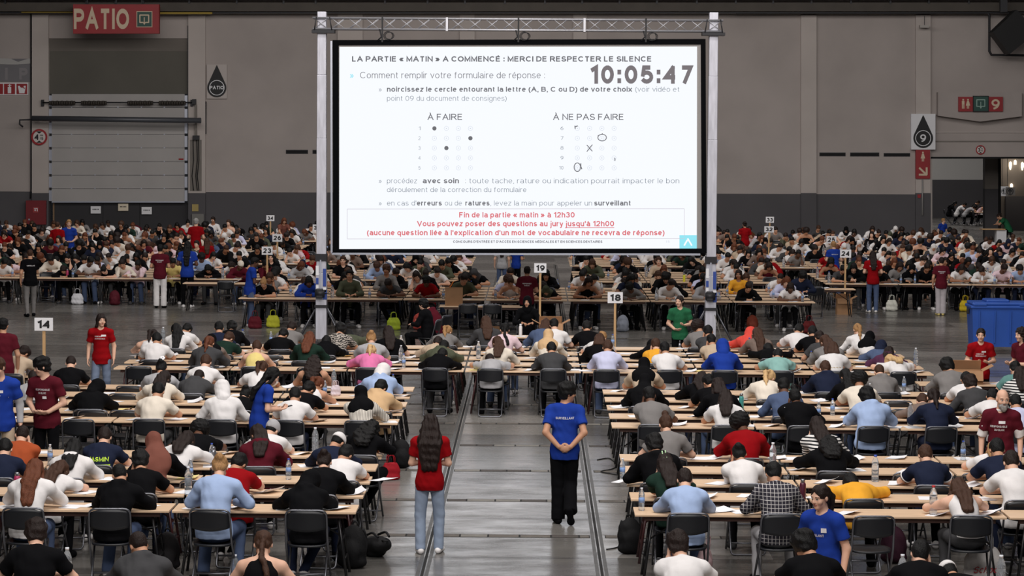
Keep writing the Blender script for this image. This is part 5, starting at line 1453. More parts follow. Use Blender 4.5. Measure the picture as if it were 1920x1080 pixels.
# every entry: column in the photograph, top, colour, hair, hair colour, pose, skin[, options]
NEAR = {
 ('D', 'L'): (23.3, 'row along the bottom left edge', [[
   (66, 'tee', 'K', 'mop', 'd', 2, 'l'), (262, 'hoodie', 'D', 'buzz', 'd', 6, 'm'), (488, 'tank', 'K', 'braid', 'b', 2, 'l')]]),
 ('D', 'R'): (23.3, 'row along the bottom right edge', [[
   (1290, 'tee', 'W', 'mop', 'd', 3, 'l'), (1522, 'tee', 'K', 'mop', 'k', 6, 'm'), (1716, 'jacket', 'K', 'short', 'k', 4, 'l'), (1806, 'tee', 'K', 'cap', 'W', 7, 'm')]]),
 ('C', 'L'): (28.16, 'left foreground block', [
   [(55, 'shirt', 'W', 'waist', 'a', 0, 'l', 'J'), (213, 'hoodie', 'K', 'buzz', 'k', 6, 'm'), (404, 'shirt', 'b', 'bun', 'o', 2, 'l'), (580, 'hoodie', 'K', 'hood', 'K', 5, 'm')],
   [(90, 'tee', 'W', 'waist', 'b', 1, 'l'), (268, 'tee', 'K', 'mop', 'k', 3, 'm'), (445, 'tee', 'R', 'short', 'k', 5, 'm'), (604, 'sweater', 'K', 'bun', 'd', 0, 'l')],
   [(2, 'tee', 'N', 'short', 'k', 0, 'l'), (130, 'hoodie', 'W', 'long', 'k', 0, 'm'), (284, 'long', 'K', 'veil', 'H', 6, 'm'), (645, 'tee', 'W', 'short', 'k', 5, 'm')],
   [(30, 'sweater', 'O', 'buzz', 'd', 4, 'l'), (188, 'tee', 'N', 'short', 'd', 0, 'l'), (332, 'long', 'W', 'long', 'd', 1, 'm'), (485, 'hoodie', 'M', 'long', 'd', 6, 'm'), (622, 'long', 'N', 'cap', 'W', 5, 'm')],
   [(370, 'tee', 'K', 'afro', 'k', 1, 'd'), (508, 'tee', 'W', 'beanie', 'L', 5, 'l'), (682, 'sweater', 'K', 'curlylong', 'k', 5, 'm')]]),
 ('C', 'R'): (28.16, 'right foreground block', [
   [(1287, 'shirt', 'b', 'short', 'd', 0, 'l', 'J'), (1457, 'shirt', 'plaid', 'short', 'k', 2, 'm', 'L'), (1815, 'tank', 'W', 'waist', 'b', 1, 'l')],
   [(1262, 'tee', 'F', 'long', 'd', 3, 'l'), (1610, 'sweater', 'Y', 'short', 'k', 7, 'm'), (1908, 'tee', 'W', 'short', 'd', 0, 'l')],
   [(1236, 'hoodie', 'K', 'mop', 'k', 2, 'm'), (1400, 'sweater', 'W', 'bun', 'k', 3, 'm'), (1745, 'tee', 'N', 'short', 'b', 0, 'l'), (1880, 'tee', 'N', 'short', 'k', 0, 'm')],
   [(1562, 'jacket', 'K', 'curlylong', 'k', 1, 'm'), (1866, 'tee', 'W', 'long', 'o', 1, 'l')],
   [(1252, 'tee', 'G', 'topknot', 'b', 2, 'l'), (1395, 'sweater', 'R', 'afro', 'k', 6, 'd'), (1548, 'long', 'hoop', 'long', 'd', 3, 'l')]]),
 ('B', 'L'): (36.8, 'left middle block', [
   [(284, 'tee', 'C', 'short', 'k', 0, 'm'), (420, 'sweater', 'W', 'hood', 'W', 2, 'l'), (546, 'tee', 'W', 'short', 'k', 0, 'm'), (680, 'shirt', 'pin', 'hijab', 'K', 3, 'm')],
   [(172, 'jacket', 'K', 'hood', 'K', 5, 'm'), (448, 'long', 'K', 'bun', 'k', 1, 'l'), (567, 'tee', 'K', 'short', 'k', 5, 'm'), (708, 'hoodie', 'T', 'short', 'k', 5, 'm')],
   [(60, 'long', 'L', 'short', 'd', 0, 'l'), (304, 'long', 'C', 'long', 'd', 5, 'm'), (584, 'tank', 'W', 'pony', 'a', 5, 'm')],
   [(298, 'tee', 'L', 'bun', 'k', 0, 'm'), (361, 'hoodie', 'D', 'buzz', 'd', 1, 'l'), (718, 'hoodie', 'b', 'hood', 'W', 5, 'l')],
   [(130, 'tee', 'K', 'buzz', 'd', 0, 'l'), (376, 'tee', 'W', 'short', 'b', 0, 'l'), (486, 'tee', 'W', 'pony', 'b', 5, 't'), (585, 'tank', 'K', 'curlylong', 'd', 0, 'm')]]),
 ('B', 'R'): (36.6, 'right middle block', [
   [(1226, 'tee', 'G', 'short', 'k', 3, 'd'), (1360, 'tee', 'W', 'long', 'd', 0, 'm'), (1500, 'jacket', 'K', 'topknot', 'k', 3, 'd'), (1630, 'hoodie', 'b', 'mop', 'k', 6, 't'), (1757, 'long', 'N', 'pony', 'd', 0, 'l'), (1912, 'tee', 'V', 'short', 'k', 0, 'm')],
   [(1352, 'long', 'K', 'bob', 'd', 2, 'l'), (1470, 'shirt', 'J', 'short', 'k', 2, 'd'), (1742, 'sweater', 'A', 'short', 'b', 1, 'l'), (1870, 'tee', 'W', 'short', 'k', 5, 'm')],
   [(1206, 'jacket', 'K', 'veil', 'K', 0, 'm'), (1332, 'tee', 'K', 'short', 'k', 6, 'm'), (1612, 'tee', 'C', 'afro', 'k', 0, 't'), (1830, 'sweater', 'D', 'mop', 'd', 2, 'l')],
   [(1318, 'long', 'K', 'long', 'd', 5, 'm'), (1440, 'sweater', 'C', 'pony', 'l', 5, 'l'), (1590, 'long', 'K', 'long', 'k', 6, 'm'), (1812, 'tee', 'W', 'short', 'k', 0, 'm'), (1916, 'sweater', 'hoop', 'long', 'd', 0, 'l')],
   [(1205, 'tee', 'E', 'hijab', 'K', 0, 'm'), (1552, 'hoodie', 'N', 'short', 'b', 0, 'l'), (1657, 'hoodie', 'G', 'buzz', 'b', 0, 'l'), (1780, 'sweater', 'G', 'mop', 'k', 6, 'm'), (1906, 'tee', 't', 'short', 'k', 2, 'l')]]),
 ('A', 'C'): (45.0, 'wide block before the screen', [
   [(384, 'sweater', 'D', 'pony', 'a', 0, 'm'), (478, 'tank', 'y', 'short', 'b', 0, 'l'), (694, 'sweater', 'P', 'pony', 'l', 1, 'l'), (818, 'hoodie', 'K', 'short', 'k', 1, 'm'), (921, 'tee', 'L', 'buzz', 'd', 7, 'm'), (1036, 'sweater', 'D', 'short', 'k', 0, 'm'),
    (1137, 'long', 'V', 'short', 'b', 0, 'm'), (1252, 'tee', 'W', 'short', 'k', 3, 'm'), (1358, 'long', 'B', 'hood', 'B', 0, 'm'), (1462, 'tee', 'S', 'short', 'k', 1, 'm'), (1563, 'tee', 'W', 'bob', 'b', 0, 'l'), (1690, 'tee', 'W', 'long', 'l', 7, 'l')],
   [(290, 'tee', 'W', 'short', 'k', 0, 'm'), (396, 'long', 'A', 'hijab', 'K', 0, 'm'), (574, 'long', 'F', 'long', 'a', 0, 'l'), (699, 'tee', 'L', 'bun', 'o', 0, 'l'), (822, 'hoodie', 'Q', 'short', 'k', 1, 'm'), (931, 'shirt', 'C', 'long', 'b', 6, 'l'), (1122, 'long', 'K', 'bob', 'b', 0, 'l'), (1232, 'tee', 'Y', 'short', 'b', 3, 'l'), (1551, 'sweater', 'G', 'long', 'b', 6, 'l'), (1664, 'hoodie', 'U', 'long', 'd', 1, 'm')],
   [(283, 'tank', 'W', 'pony', 'd', 5, 'l'), (418, 'tee', 'F', 'short', 'b', 5, 'l'), (612, 'hoodie', 'K', 'short', 'k', 1, 'm'), (732, 'tee', 'K', 'long', 'd', 2, 'l'), (815, 'sweater', 'E', 'short', 'd', 1, 'm'), (1026, 'long', 'C', 'hijab', 'T', 0, 'm'), (1226, 'long', 'K', 'veil', 'K', 1, 'm'), (1342, 'tee', 'E', 'short', 'k', 3, 'm'), (1443, 'long', 'K', 'short', 'k', 7, 'm'), (1544, 'tee', 'D', 'short', 'd', 2, 'm'), (1650, 'long', 'J', 'hood', 'N', 1, 'm')],
   [(330, 'long', 'W', 'waist', 'k', 6, 'm'), (410, 'tee', 'N', 'short', 'k', 2, 'm'), (527, 'tee', 'K', 'short', 'k', 5, 'm'), (632, 'tee', 'zebra', 'mop', 'k', 0, 'm'), (945, 'tee', 'p', 'braid', 'k', 2, 'l'), (1132, 'tee', 'W', 'short', 'o', 5, 'l'), (1332, 'long', 'D', 'short', 'k', 3, 'm'), (1426, 'long', 'A', 'waist', 'b', 0, 'l'), (1524, 'tee', 'K', 'short', 'k', 0, 'm'), (1630, 'shirt', 'W', 'hijab', 'K', 5, 'm')],
   [(344, 'tee', 'W', 'short', 'k', 5, 'm'), (432, 'jacket', 'K', 'mop', 'k', 0, 'm'), (545, 'tee', 'G', 'short', 'd', 5, 'm'), (654, 'tee', 'Q', 'short', 'k', 7, 'l'), (838, 'sweater', 'G', 'pony', 'o', 5, 'l'), (914, 'long', 'D', 'long', 'b', 2, 'l'), (1014, 'jacket', 'J', 'bob', 'b', 4, 'l'), (1040, 'tee', 'W', 'short', 'k', 2, 'l'), (1104, 'tee', 'K', 'short', 'k', 0, 'm'), (1310, 'tee', 'G', 'afro', 'd', 6, 'm'), (1408, 'hoodie', 'X', 'hood', 'X', 1, 'm'), (1502, 'tee', 'W', 'short', 'k', 5, 'm'), (1612, 'long', 'W', 'pony', 'o', 2, 'l')]]),
}
EMPTY_CHAIRS = {('C', 'R', 0): [1632], ('C', 'R', 3): [1700, 1830], ('C', 'L', 2): [378], ('C', 'L', 4): [155], ('B', 'L', 0): [150], ('B', 'L', 1): [182, 240], ('B', 'L', 3): [236], ('B', 'L', 4): [250, 700], ('B', 'R', 2): [1690], ('B', 'R', 3): [1680],
                ('A', 'C', 0): [262, 584], ('A', 'C', 1): [500], ('A', 'C', 2): [510]}
TABLES = {('C', 'L'): (-1.9 - 3 * 2.03, 3), ('C', 'R'): (1.1, 3), ('B', 'L'): (-1.9 - 3 * 2.03, 3), ('B', 'R'): (1.1, 3), ('A', 'C'): (-7.28, 7), ('D', 'L'): (-1.9 - 2 * 2.03, 2), ('D', 'R'): (1.1, 2)}
EXTRAP = prng
used_people = {}
BOTCHOICE = ['K', 'N', 'K', 'J', 'D', 'K']
for (blk, side), (Y0, bname, rows_) in NEAR.items():
    for ri, row in enumerate(rows_):
        Y = Y0 + 1.19 * ri
        rown = ROWN[ri] if len(rows_) > 1 else 'single row'
        where = ('%s, %s' % (rown, bname)) if len(rows_) > 1 else bname
        X0, nt = TABLES[(blk, side)]
        if True:
            table_row(X0, nt, Y, bname, rown, 'exam tables in the ' + bname, legm=LEGM if (blk == 'A' and ri % 3 == 0) or (blk == 'C' and ri == 1) else None)
        hips = Y - LAP
        seats = sorted([(x_at(e[0], hips + .1), e) for e in row] + [(x_at(u, hips - .1), None) for u in EMPTY_CHAIRS.get((blk, side, ri), [])], key=lambda t: t[0])
        np_ = 0; nch = 0
        for X, e in seats:
            chl = 'black folding chair, %s from left, %s' % (ORD[nch], where); nch += 1
            if True:
                chair(X, hips - .02 - (.10 if e is None else 0), R(prng.uniform(-5, 5)), chl, 'folding chairs in the ' + bname); counts['chair'] += 1
            if e is None: continue
            u, top, tc_, hair, hc, pose, skin = e[:7]
            botc = e[7] if len(e) > 7 else prng.choice(BOTCHOICE)
            lab = plab(top, tc_, hair, hc, np_, where)
            sc = prng.uniform(.98, 1.06)
            o = person(('seat', pose), POSES[pose], (X, hips, 0), R(prng.uniform(-7, 7)), sc, top, tc_, hair, hc, skin, lab, 'seated people in the ' + bname, bottom='jeans' if botc == 'J' else 'trousers', botc=botc, shoec=prng.choice('WKWD'))
            used_people[(blk, side, ri, u)] = o
            counts['person'] += 1
            if blk != 'D':
                px_ = X + prng.choice((-1, 1)) * prng.uniform(.27, .45)
                paper(px_, Y + prng.uniform(.16, .34), prng.uniform(-.6, .6), prng.randrange(6), 'white papers beside %s person from left, %s' % (ORD[np_], where), 'exam papers in the ' + bname, yellow=prng.random() < .08)
                counts['paper'] += 1
                if prng.random() < .6:
                    paper(X - (px_ - X) * prng.uniform(.75, 1.0), Y + prng.uniform(.14, .34), prng.uniform(-.5, .5), prng.randrange(6), 'second paper of %s person from left, %s' % (ORD[np_], where), 'exam papers in the ' + bname, yellow=prng.random() < .06)
                    counts['paper'] += 1
            np_ += 1
        # papers left lying at the free places
        if blk != 'D':
            xs = [X for X, e in seats if e]
            k = 0
            for q in range(nt * 2):
                X = X0 + 1.015 * (q + .5)
                if all(abs(X - x) > .62 for x in xs) and abs(pix((X, Y, .7))[0] - 960) < 990:
                    paper(X + prng.uniform(-.2, .2), Y + prng.uniform(.16, .36), prng.uniform(-.4, .4), prng.randrange(6), 'white papers at a free place, %s from left, %s' % (ORD[k], where), 'papers at free places in the ' + bname); k += 1
                    counts['paper'] += 1
print('near counts', counts)

# ------------------------------------------------------------------ the far blocks face the camera
def far_table_row(X0, n, y, rown, bname, single=True):
    for k in range(n):
        table(X0 + 2.03 * (k + .5), y, 0, 'wooden exam table, %s from left, %s, %s' % (ORD[k], rown, bname), 'exam tables in the ' + bname, full=False)
        counts['table'] += 1
TOPW = ['K'] * 16 + ['W'] * 11 + ['G', 'D', 'L', 'N', 'N', 'D', 'C', 'E', 'R', 'J', 'b', 'p', 'Q', 'M', 'F', 'A', 'V', 'D', 'G', 'N', 'C']
KINDW = ['tee'] * 5 + ['long'] * 3 + ['hoodie', 'hoodie', 'sweater', 'sweater', 'shirt', 'tank']
HAIRW = ['short'] * 6 + ['long'] * 6 + ['mop', 'bun', 'pony', 'hijab', 'afro', 'waist', 'curlylong', 'bob', 'short', 'buzz']
HC = 'kkkkdddbba' 
SK = 'lmmmlttd'
FAR = []                                       # (X, Y hips, spec..., where, ordinal)
GIVEN = {('F', 0): [(500, 'tee', 'K', 'bun', 'o'), (579, 'sweater', 'B', 'long', 'k'), (655, 'sweater', 'Q', 'short', 'k'), (727, 'tee', 'D', 'short', 'd'), (803, 'tee', 'R', 'mop', 'k'), (868, 'tee', 'Q', 'short', 'd'), (957, 'tank', 'W', 'pony', 'b'), (1025, 'tee', 'K', 'hijab', 'Q'), (1099, 'tank', 'K', 'long', 'd'), (1176, 'long', 'G', 'mop', 'k'), (1254, 'long', 'W', 'short', 'd'), (1322, 'sweater', 'L', 'short', 'k'), (1397, 'long', 'K', 'short', 'd'), (1480, 'tee', 'W', 'bob', 'd')],
         ('F', 2): [(515, 'tee', 'W', 'short', 'k'), (588, 'tee', 'W', 'short', 'd'), (660, 'tee', 'W', 'mop', 'k'), (725, 'long', 'G', 'mop', 'b'), (790, 'tee', 'W', 'long', 'd'), (866, 'tee', 'Z', 'short', 'd'), (1108, 'tee', 'W', 'long', 'k'), (1180, 'long', 'C', 'short', 'd'), (1250, 'hoodie', 'K', 'mop', 'k'), (1385, 'long', 'Y', 'long', 'd'), (1500, 'sweater', 'N', 'mop', 'k')],
         ('OL0', 0): [(8, 'tee', 'W', 'short', 'k'), (126, 'long', 'K', 'long', 'd'), (172, 'tee', 'W', 'short', 'k'), (205, 'tee', 'K', 'bun', 'k'), (238, 'long', 'C', 'short', 'd'), (258, 'long', 'p', 'short', 'k'), (325, 'tee', 'y', 'short', 'k'), (398, 'long', 'K', 'long', 'k'), (450, 'hoodie', 'M', 'beanie', 'C')],
         ('OR0', 0): [(1575, 'tee', 'D', 'short', 'k'), (1600, 'hoodie', 'K', 'long', 'k'), (1650, 'tee', 'K', 'short', 'd'), (1683, 'sweater', 'G', 'long', 'd'), (1706, 'long', 'K', 'hijab', 'K'), (1735, 'tee', 'K', 'short', 'd'), (1795, 'tee', 'W', 'long', 'd'), (1836, 'long', 'W', 'short', 'd'), (1880, 'tee', 'p', 'short', 'd'), (1912, 'tee', 'b', 'short', 'k')]}
BLOCKS = [('F', 64.1, -7.28, 7, 'wide block behind towers', .86)]
for q, (a, b) in enumerate(((72.3, 'nearer'), (80.8, 'farther'))):
    BLOCKS += [('IL%d' % q, a, -1.9 - 6.09, 3, '%s left block under screen' % b, .9), ('IR%d' % q, a, 1.1, 3, '%s right block under screen' % b, .9)]
for q, (a, b) in enumerate(((72.2, 'nearest'), (80.6, 'second'), (89.0, 'third'), (97.4, 'rearmost'))):
    XL = x_at(-20, a + 5); XR = x_at(1930, a)
    BLOCKS += [('OL%d' % q, a, -8.1 - 2.03 * int(math.ceil((-8.1 - XL) / 2.03)), int(math.ceil((-8.1 - XL) / 2.03)), '%s far left block' % b, .84),
               ('OR%d' % q, a, 8.05 if q == 0 else 6.6, int(math.ceil((XR - (8.05 if q == 0 else 6.6)) / 2.03)) if q < 3 else 5, '%s far right block' % b, .84)]
for bid, Y0, X0, nt, bname, occ in BLOCKS:
    for ri in range(5):
        Y = Y0 + 1.2 * ri
        hips = Y + TABLE_D + LAP
        g = GIVEN.get((bid, ri))
        lst = []
        if g:
            for e in g: lst.append((x_at(e[0], hips, 1.1), e))
        else:
            for q in range(nt * 2):
                X = X0 + 1.015 * (q + .5) + prng.uniform(-.1, .1)
                u, v = pix((X, hips, 1.1))
                if -15 < u < 1935 and prng.random() < occ:
                    if bid[0] == 'I' and v < 476 - 14 and 620 < u < 1325: continue
                    lst.append((X, (u, prng.choice(KINDW), prng.choice(TOPW), prng.choice(HAIRW), prng.choice(HC))))
        lst.sort(key=lambda t: t[0])
        FAR.append((bid, ri, Y, hips, X0, nt, bname, lst))
FAR.sort(key=lambda t: t[2])
# as separate people: the nearest ones; the rest form the distant crowd
N_PEOPLE = 268
stuff = {'people': [], 'tables': [], 'papers': [], 'chairs': []}
for bid, ri, Y, hips, X0, nt, bname, lst in FAR:
    rown = ROWN[ri]
    where = '%s, %s' % (rown, bname)
    alone_t = counts['table'] + nt <= 300
    if alone_t: far_table_row(X0, nt, Y, rown, bname)
    else: stuff['tables'] += [(X0 + 2.03 * (k + .5), Y + TABLE_D / 2) for k in range(nt)]
    occupied = []
    g_ = GIVEN.get((bid, ri))
    for k, (X, e) in enumerate(lst):
        u, top, tc_, hair, hc = e[:5]
        occupied.append(X)
        pose = prng.choice((0, 0, 2, 2, 3, 4, 5, 6, 1, 8 if prng.random() < .4 else 2)); skin = prng.choice(SK)
        botc = prng.choice(BOTCHOICE); sc = prng.uniform(.97, 1.06); rz = math.pi + R(prng.uniform(-9, 9))
        if hair in COVER and not (g_ and hc in PAL): hc = prng.choice('KKWDN')
        fronts = ri == 0 and bid in ('F', 'OL0', 'OR0')
        if counts['person'] < N_PEOPLE:
            lab = plab(top, tc_, hair, hc, k, where)
            person(('seat', pose), POSES[pose], (X, hips, 0), rz, sc, top, tc_, hair, hc, skin, lab, 'seated people in the ' + bname, botc=botc, bottom='jeans' if botc == 'J' else 'trousers', shoec=prng.choice('WKWD'))
            counts['person'] += 1
        else:
            stuff['people'].append((pose, X, hips, rz, sc, top, tc_, hair, hc, skin))
        if counts['chair'] < 285 and (fronts or counts['person'] < 220):
            chair(X, hips + .03, math.pi + R(prng.uniform(-5, 5)), 'black folding chair, %s taken from left, %s' % (ORD[k], where), 'folding chairs in the ' + bname); counts['chair'] += 1
        px_ = X + prng.uniform(-.15, .15)
        if counts['paper'] < 296:
            paper(px_, Y + prng.uniform(.15, .3), prng.uniform(-.5, .5), prng.randrange(6), 'white papers before %s person from left, %s' % (ORD[k], where), 'exam papers in the ' + bname); counts['paper'] += 1
        else: stuff['papers'].append((px_, Y + prng.uniform(.15, .3), prng.uniform(-.5, .5)))
        if prng.random() < .30 and counts['bottle'] < 200:
            bottle(X + prng.choice((-1, 1)) * prng.uniform(.25, .42), Y + prng.uniform(.12, .3), prng.randrange(2), 'clear water bottle beside %s person from left, %s' % (ORD[k], where), prng.choice(('white', 'blue', 'blue')), group='water bottles in the ' + bname); counts['bottle'] += 1
    k = 0
    for q in range(nt * 2):
        X = X0 + 1.015 * (q + .5)
        if all(abs(X - x) > .55 for x in occupied) and -10 < pix((X, hips, .8))[0] < 1930:
            if counts['chair'] < 297:
                chair(X, hips + .12, math.pi + R(prng.uniform(-6, 6)), 'free black folding chair, %s from left, %s' % (ORD[k], where), 'free chairs in the ' + bname); counts['chair'] += 1; k += 1
            else: stuff['chairs'].append((X, hips + .12))
print('all counts', counts, {k: len(v) for k, v in stuff.items()})

# the most distant rows, too many and too small to single out
def merged(name, items, mats, kind_label, cat, group=None):
    """items: (mesh, material per slot, 4x4 matrix)"""
    Vs, Qs, Ms, off = [], [], [], 0
    for me, ml, M in items:
        key = ('arr', me.name)
        if key not in FIG:
            V = np.empty(len(me.vertices) * 3, np.float32); me.vertices.foreach_get('co', V)
            me.calc_loop_triangles()
            T = np.empty(len(me.loop_triangles) * 3, np.int32); me.loop_triangles.foreach_get('vertices', T)
            I = np.empty(len(me.loop_triangles), np.int32); me.loop_triangles.foreach_get('material_index', I)
            FIG[key] = (V.reshape(-1, 3), T.reshape(-1, 3), I)
        V, T, I = FIG[key]
        Vs.append(V @ M[:3, :3].T + M[:3, 3]); Qs.append(T + off); off += len(V)
        Ms.append(np.array([mats.index(m) for m in ml], np.int32)[np.minimum(I, len(ml) - 1)])
    me = np_mesh(name, np.concatenate(Vs), np.concatenate(Qs), np.concatenate(Ms))
    for m in mats: me.materials.append(m)
    o = bpy.data.objects.new(name, me); COL.objects.link(o)
    return tag(o, kind_label, cat, kind='stuff')
def trs(x, y, z, rz, sc=1.0):
    M = np.eye(4); M[:3, :3] = rotz(rz) * sc; M[:3, 3] = (x, y, z); return M
if stuff['people']:
    items, ml = [], []
    def add(me, mm, M):
        mm = [m.real() if isinstance(m, Tint) else m for m in mm]
        for m in mm:
            if m not in ml: ml.append(m)
        items.append((me, mm, M))
    for pose, X, hips, rz, sc, top, tc_, hair, hc, skin in stuff['people']:
        g = pieces(('low', pose), POSES[pose], 3.1); M = trs(X, hips, 0, rz, sc)
        fem = hair in ('long', 'waist', 'bun', 'pony', 'bob', 'curlylong', 'hijab')
        add(g('body', fem), [skin_mat(SKIN[skin]), fabric(LIPC[skin]), EYEW, IRIS], M)
        add(g('top', top, fem), [cloth(tc_)], M); add(g('bottom', 'trousers'), [fabric(PAL['K'][0])], M)
        add(g('hair', hair), [hair_material(hair, hc)], M)
    merged('seated_crowd', items, ml, 'crowd of seated people in the rearmost far rows before the back wall', 'crowd')
if stuff['papers']:
    merged('exam_papers', [(_P[0], [PAPER], trs(x, y, TABLE_Z + .001, a)) for x, y, a in stuff['papers']], [PAPER], 'white exam papers scattered over the rearmost exam tables', 'papers')
if stuff['tables']:
    merged('rearmost_tables', [(me, [m], trs(x, y, 0, 0)) for x, y in stuff['tables'] for n, me, m in _T], [WOOD, APRON, LEGB], 'rows of exam tables in the rearmost far blocks', 'tables')
if stuff['chairs']:
    merged('rearmost_chairs', [(me, [m], trs(x, y, 0, math.pi)) for x, y in stuff['chairs'] for n, me, m in _C], [CHB, TUBE], 'unoccupied folding chairs in the rearmost far blocks', 'chairs')
# ------------------------------------------------------------------ the staff on their feet
def standing(lean=2, curve=3, pitch=5, yaw=0, tilt=0, roll=0, armsL='down', armsR='down', step=.0, lift=0.0, stance=.10):
    J = {}
    spine(J, (0, 0, .945), lean, curve, pitch, yaw, tilt, roll)
    legs_standing(J, stance, step, lift)
    for s, nm, kind in ((-1, 'l', armsL), (1, 'r', armsR)):
        sh = J['sh' + nm]
        e, w, palm, cu, hd = {
            'down': ((s * .245, -.03, 1.15), (s * .25, .05, .90), (-s, .1, 0), .35, None),
            'behind': ((s * .240, -.13, 1.16), (s * .035, -.20, .945), (0, 1, 0), .55, (-s * .9, -.02, -.35)),
            'front': ((s * .255, .0, 1.16), (s * .05, .215, 1.01), (0, -.6, .8), .45, (-s * .8, .35, -.1)),
            'hold': ((s * .25, .0, 1.16), (s * .10, .27, 1.14), (0, 0, 1), .5, (-s * .5, .8, .1)),
            'cross': ((s * .235, .05, 1.15), (-s * .03, .20, 1.15), (0, -1, 0), .4, (-s, .05, .05)),
            'chin': ((s * .20, .16, 1.16), (s * .05, .17, 1.36), (0, -1, 0), .7, (-s * .2, -.1, 1)),
            'hip': ((s * .33, -.08, 1.16), (s * .19, .06, 1.02), (-s, 0, 0), .6, (-s * .6, .5, -.4)),
            'reach': ((s * .22, .24, 1.22), (s * .20, .48, 1.12), (0, 0, -1), .4, None)}[kind]
        off = np.array((sh[0] - s * .172, sh[1] - .03, sh[2] - 1.42)); 
        arm(J, nm, np.array(e) + off, np.array(w) + off * (.6 if kind in ('down',) else 1.0), palm=palm, curl=cu, hdir=hd)
    return J
def z_at(u, v, Y): return at_y(u, v, Y)[2]
def body_top(J): return float((J['head'] + J['head_rot'] @ np.array((0, 0, .125)))[2]) + .01
def staff(i, u, vtop, Y, J, rz, top, tc_, hair, hc, skin, label, **kw):
    sc = z_at(u, vtop, Y) / body_top(J)
    zc = sc * 1.2
    X = x_at(u, Y, zc)
    o = person(('staff', i), J, (X, Y, 0), R(rz), sc, top, tc_, hair, hc, skin, label, 'exam staff on their feet' if tc_ in 'RMB' else None, h=kw.pop('h', .7 if Y < 55 else 1.25), **kw)
    print('staff', i, 'scale %.2f' % sc)
    return o
def print_on(o, txt, cap, z, x0=0.0, front=True, m=None, bold=.02, width=None, name='lettering', panel=None):
    """lettering wrapped on the shirt: cap height and position in metres of the figure"""
    shirt = [c for c in o.children if c.name.split('.')[0] in ('t_shirt', 'long_sleeved_top', 'hoodie', 'sweater')][0]
    key = ('bvh', shirt.data.name)
    if key not in FIG:
        V, Q = mesh_arrays(shirt.data); FIG[key] = BVHTree.FromPolygons([tuple(map(float, p)) for p in V], [tuple(map(int, q)) for q in Q])
    tree = FIG[key]
    if panel:
        nx = 8; v = [(panel[0] * (i / nx - .5), 0, panel[1] * j) for j in (0, 1) for i in range(nx + 1)]
        f = [(i, i + 1, nx + 2 + i, nx + 1 + i) for i in range(nx)]; w = panel[0]; k = 1.0; v = [(p[0] + w / 2, 0, p[2]) for p in v]
    else:
        v, f, w = text_mesh(txt, bold); k = cap / 1.0
        k = (width / w) if width else cap * .73 / .73
    sx = 1 if not front else -1
    out = []
    W = w * (k if not panel else 1)
    for p in v:
        lx = (p[0] * (k if not panel else 1) - W / 2) * sx + x0
        lz = z + p[2] * (cap if not panel else 1)
        d = Vector((0, -1 if front else 1, 0)); org = Vector((lx, 0.9 if front else -.9, lz))
        hit = tree.ray_cast(org, d)[0]
        yy = hit.y if hit is not None else 0
        out.append((lx, yy - d.y * (.006 - p[1] * .4), lz))
    fs = f if not front else [tuple(reversed(q)) for q in f]
    return MB().add(out, fs).build(name, m or WHITE, o)

PR = mat('shirt_print', (222, 220, 222), .7)
# 1 woman with very long hair in the aisle, seen from behind
J = standing(lean=1, curve=6, pitch=16, armsL='cross', armsR='cross', stance=.115, step=.03)
staff(1, 806, 778, 30.0, J, 0, 'tee', 'R', 'wavy', 'd', 'l', 'person in red T-shirt with very long brown hair standing in the aisle, back turned', bottom='jeans', botc=(142, 156, 178), fem=True, shoec='W')
# 2 man walking away with his hands behind his back
J = standing(lean=0, curve=2, pitch=6, yaw=72, armsL='behind', armsR='behind', stance=.075, lift=1)
o = staff(2, 1059, 716, 32.4, J, 0, 'tee', 'B', 'mop', 'k', 'm', 'person in blue T-shirt walking up the aisle, hands clasped behind back', botc='K', bottom='wide', shoec='K', fem=False)
print_on(o, 'SURVEILLANT', .030, 1.335, 0, False, PR, width=.235)
# 3 man in maroon at the left, hands together
J = standing(lean=2, curve=4, pitch=14, yaw=52, armsL='front', armsR='front', roll=0)
o = staff(3, 88, 668, 35.2, J, 165, 'tee', 'M', 'mop', 'k', 'l', 'person in maroon T-shirt with thick black hair, hands together, left foreground', botc='K', shoec='K', fem=False)
print_on(o, 'RESPONSABLE', .026, 1.335, .0, True, PR, width=.20); print_on(o, 'DU BLOC', .026, 1.29, .0, True, PR, width=.115); print_on(o, '', 0, 1.225, -.03, True, PR, panel=(.055, .035), name='name_badge')
mbx = MB()
# 4 man at the left edge
J = standing(lean=4, curve=6, pitch=16, yaw=30, armsL='down', armsR='hold')
o = staff(4, 1, 668, 34.6, J, 190, 'tee', 'B', 'short', 'b', 'l', 'person in blue T-shirt over grey sleeves at the left frame edge', botc='E', shoec='K', fem=False)
link('long_sleeved_top', FIG.setdefault((('staff', 4), 'under'), top_mesh(J, 'tank', .012, False)), fabric(PAL['L'][0]), o)
mu = MB()
us = []
for nm in 'lr': us += arm_prims(J, nm, .010, 'long')
link('under_sleeves', sdf_mesh('under_sleeves', us, .011, ripple=.003), fabric(PAL['L'][0]), o)
print_on(o, 'SURVEILLANT', .030, 1.26, 0, True, PR, width=.23); print_on(o, '', 0, 1.32, .0, True, PR, panel=(.075, .035), name='name_badge')
gl = MB()
H_, Q_ = J['head'], J['head_rot']
for s_ in (-1, 1): gl.tube([H_ + Q_ @ np.array((s_ * .033 + .022 * math.cos(t), .103, -.004 + .016 * math.sin(t))) for t in np.linspace(0, 6.0, 12)], .003, 5, closed=True); gl.tube([H_ + Q_ @ np.array((s_ * .055, .10, 0)), H_ + Q_ @ np.array((s_ * .082, .0, 0))], .003, 5)
gl.build('glasses', BLACK, o)
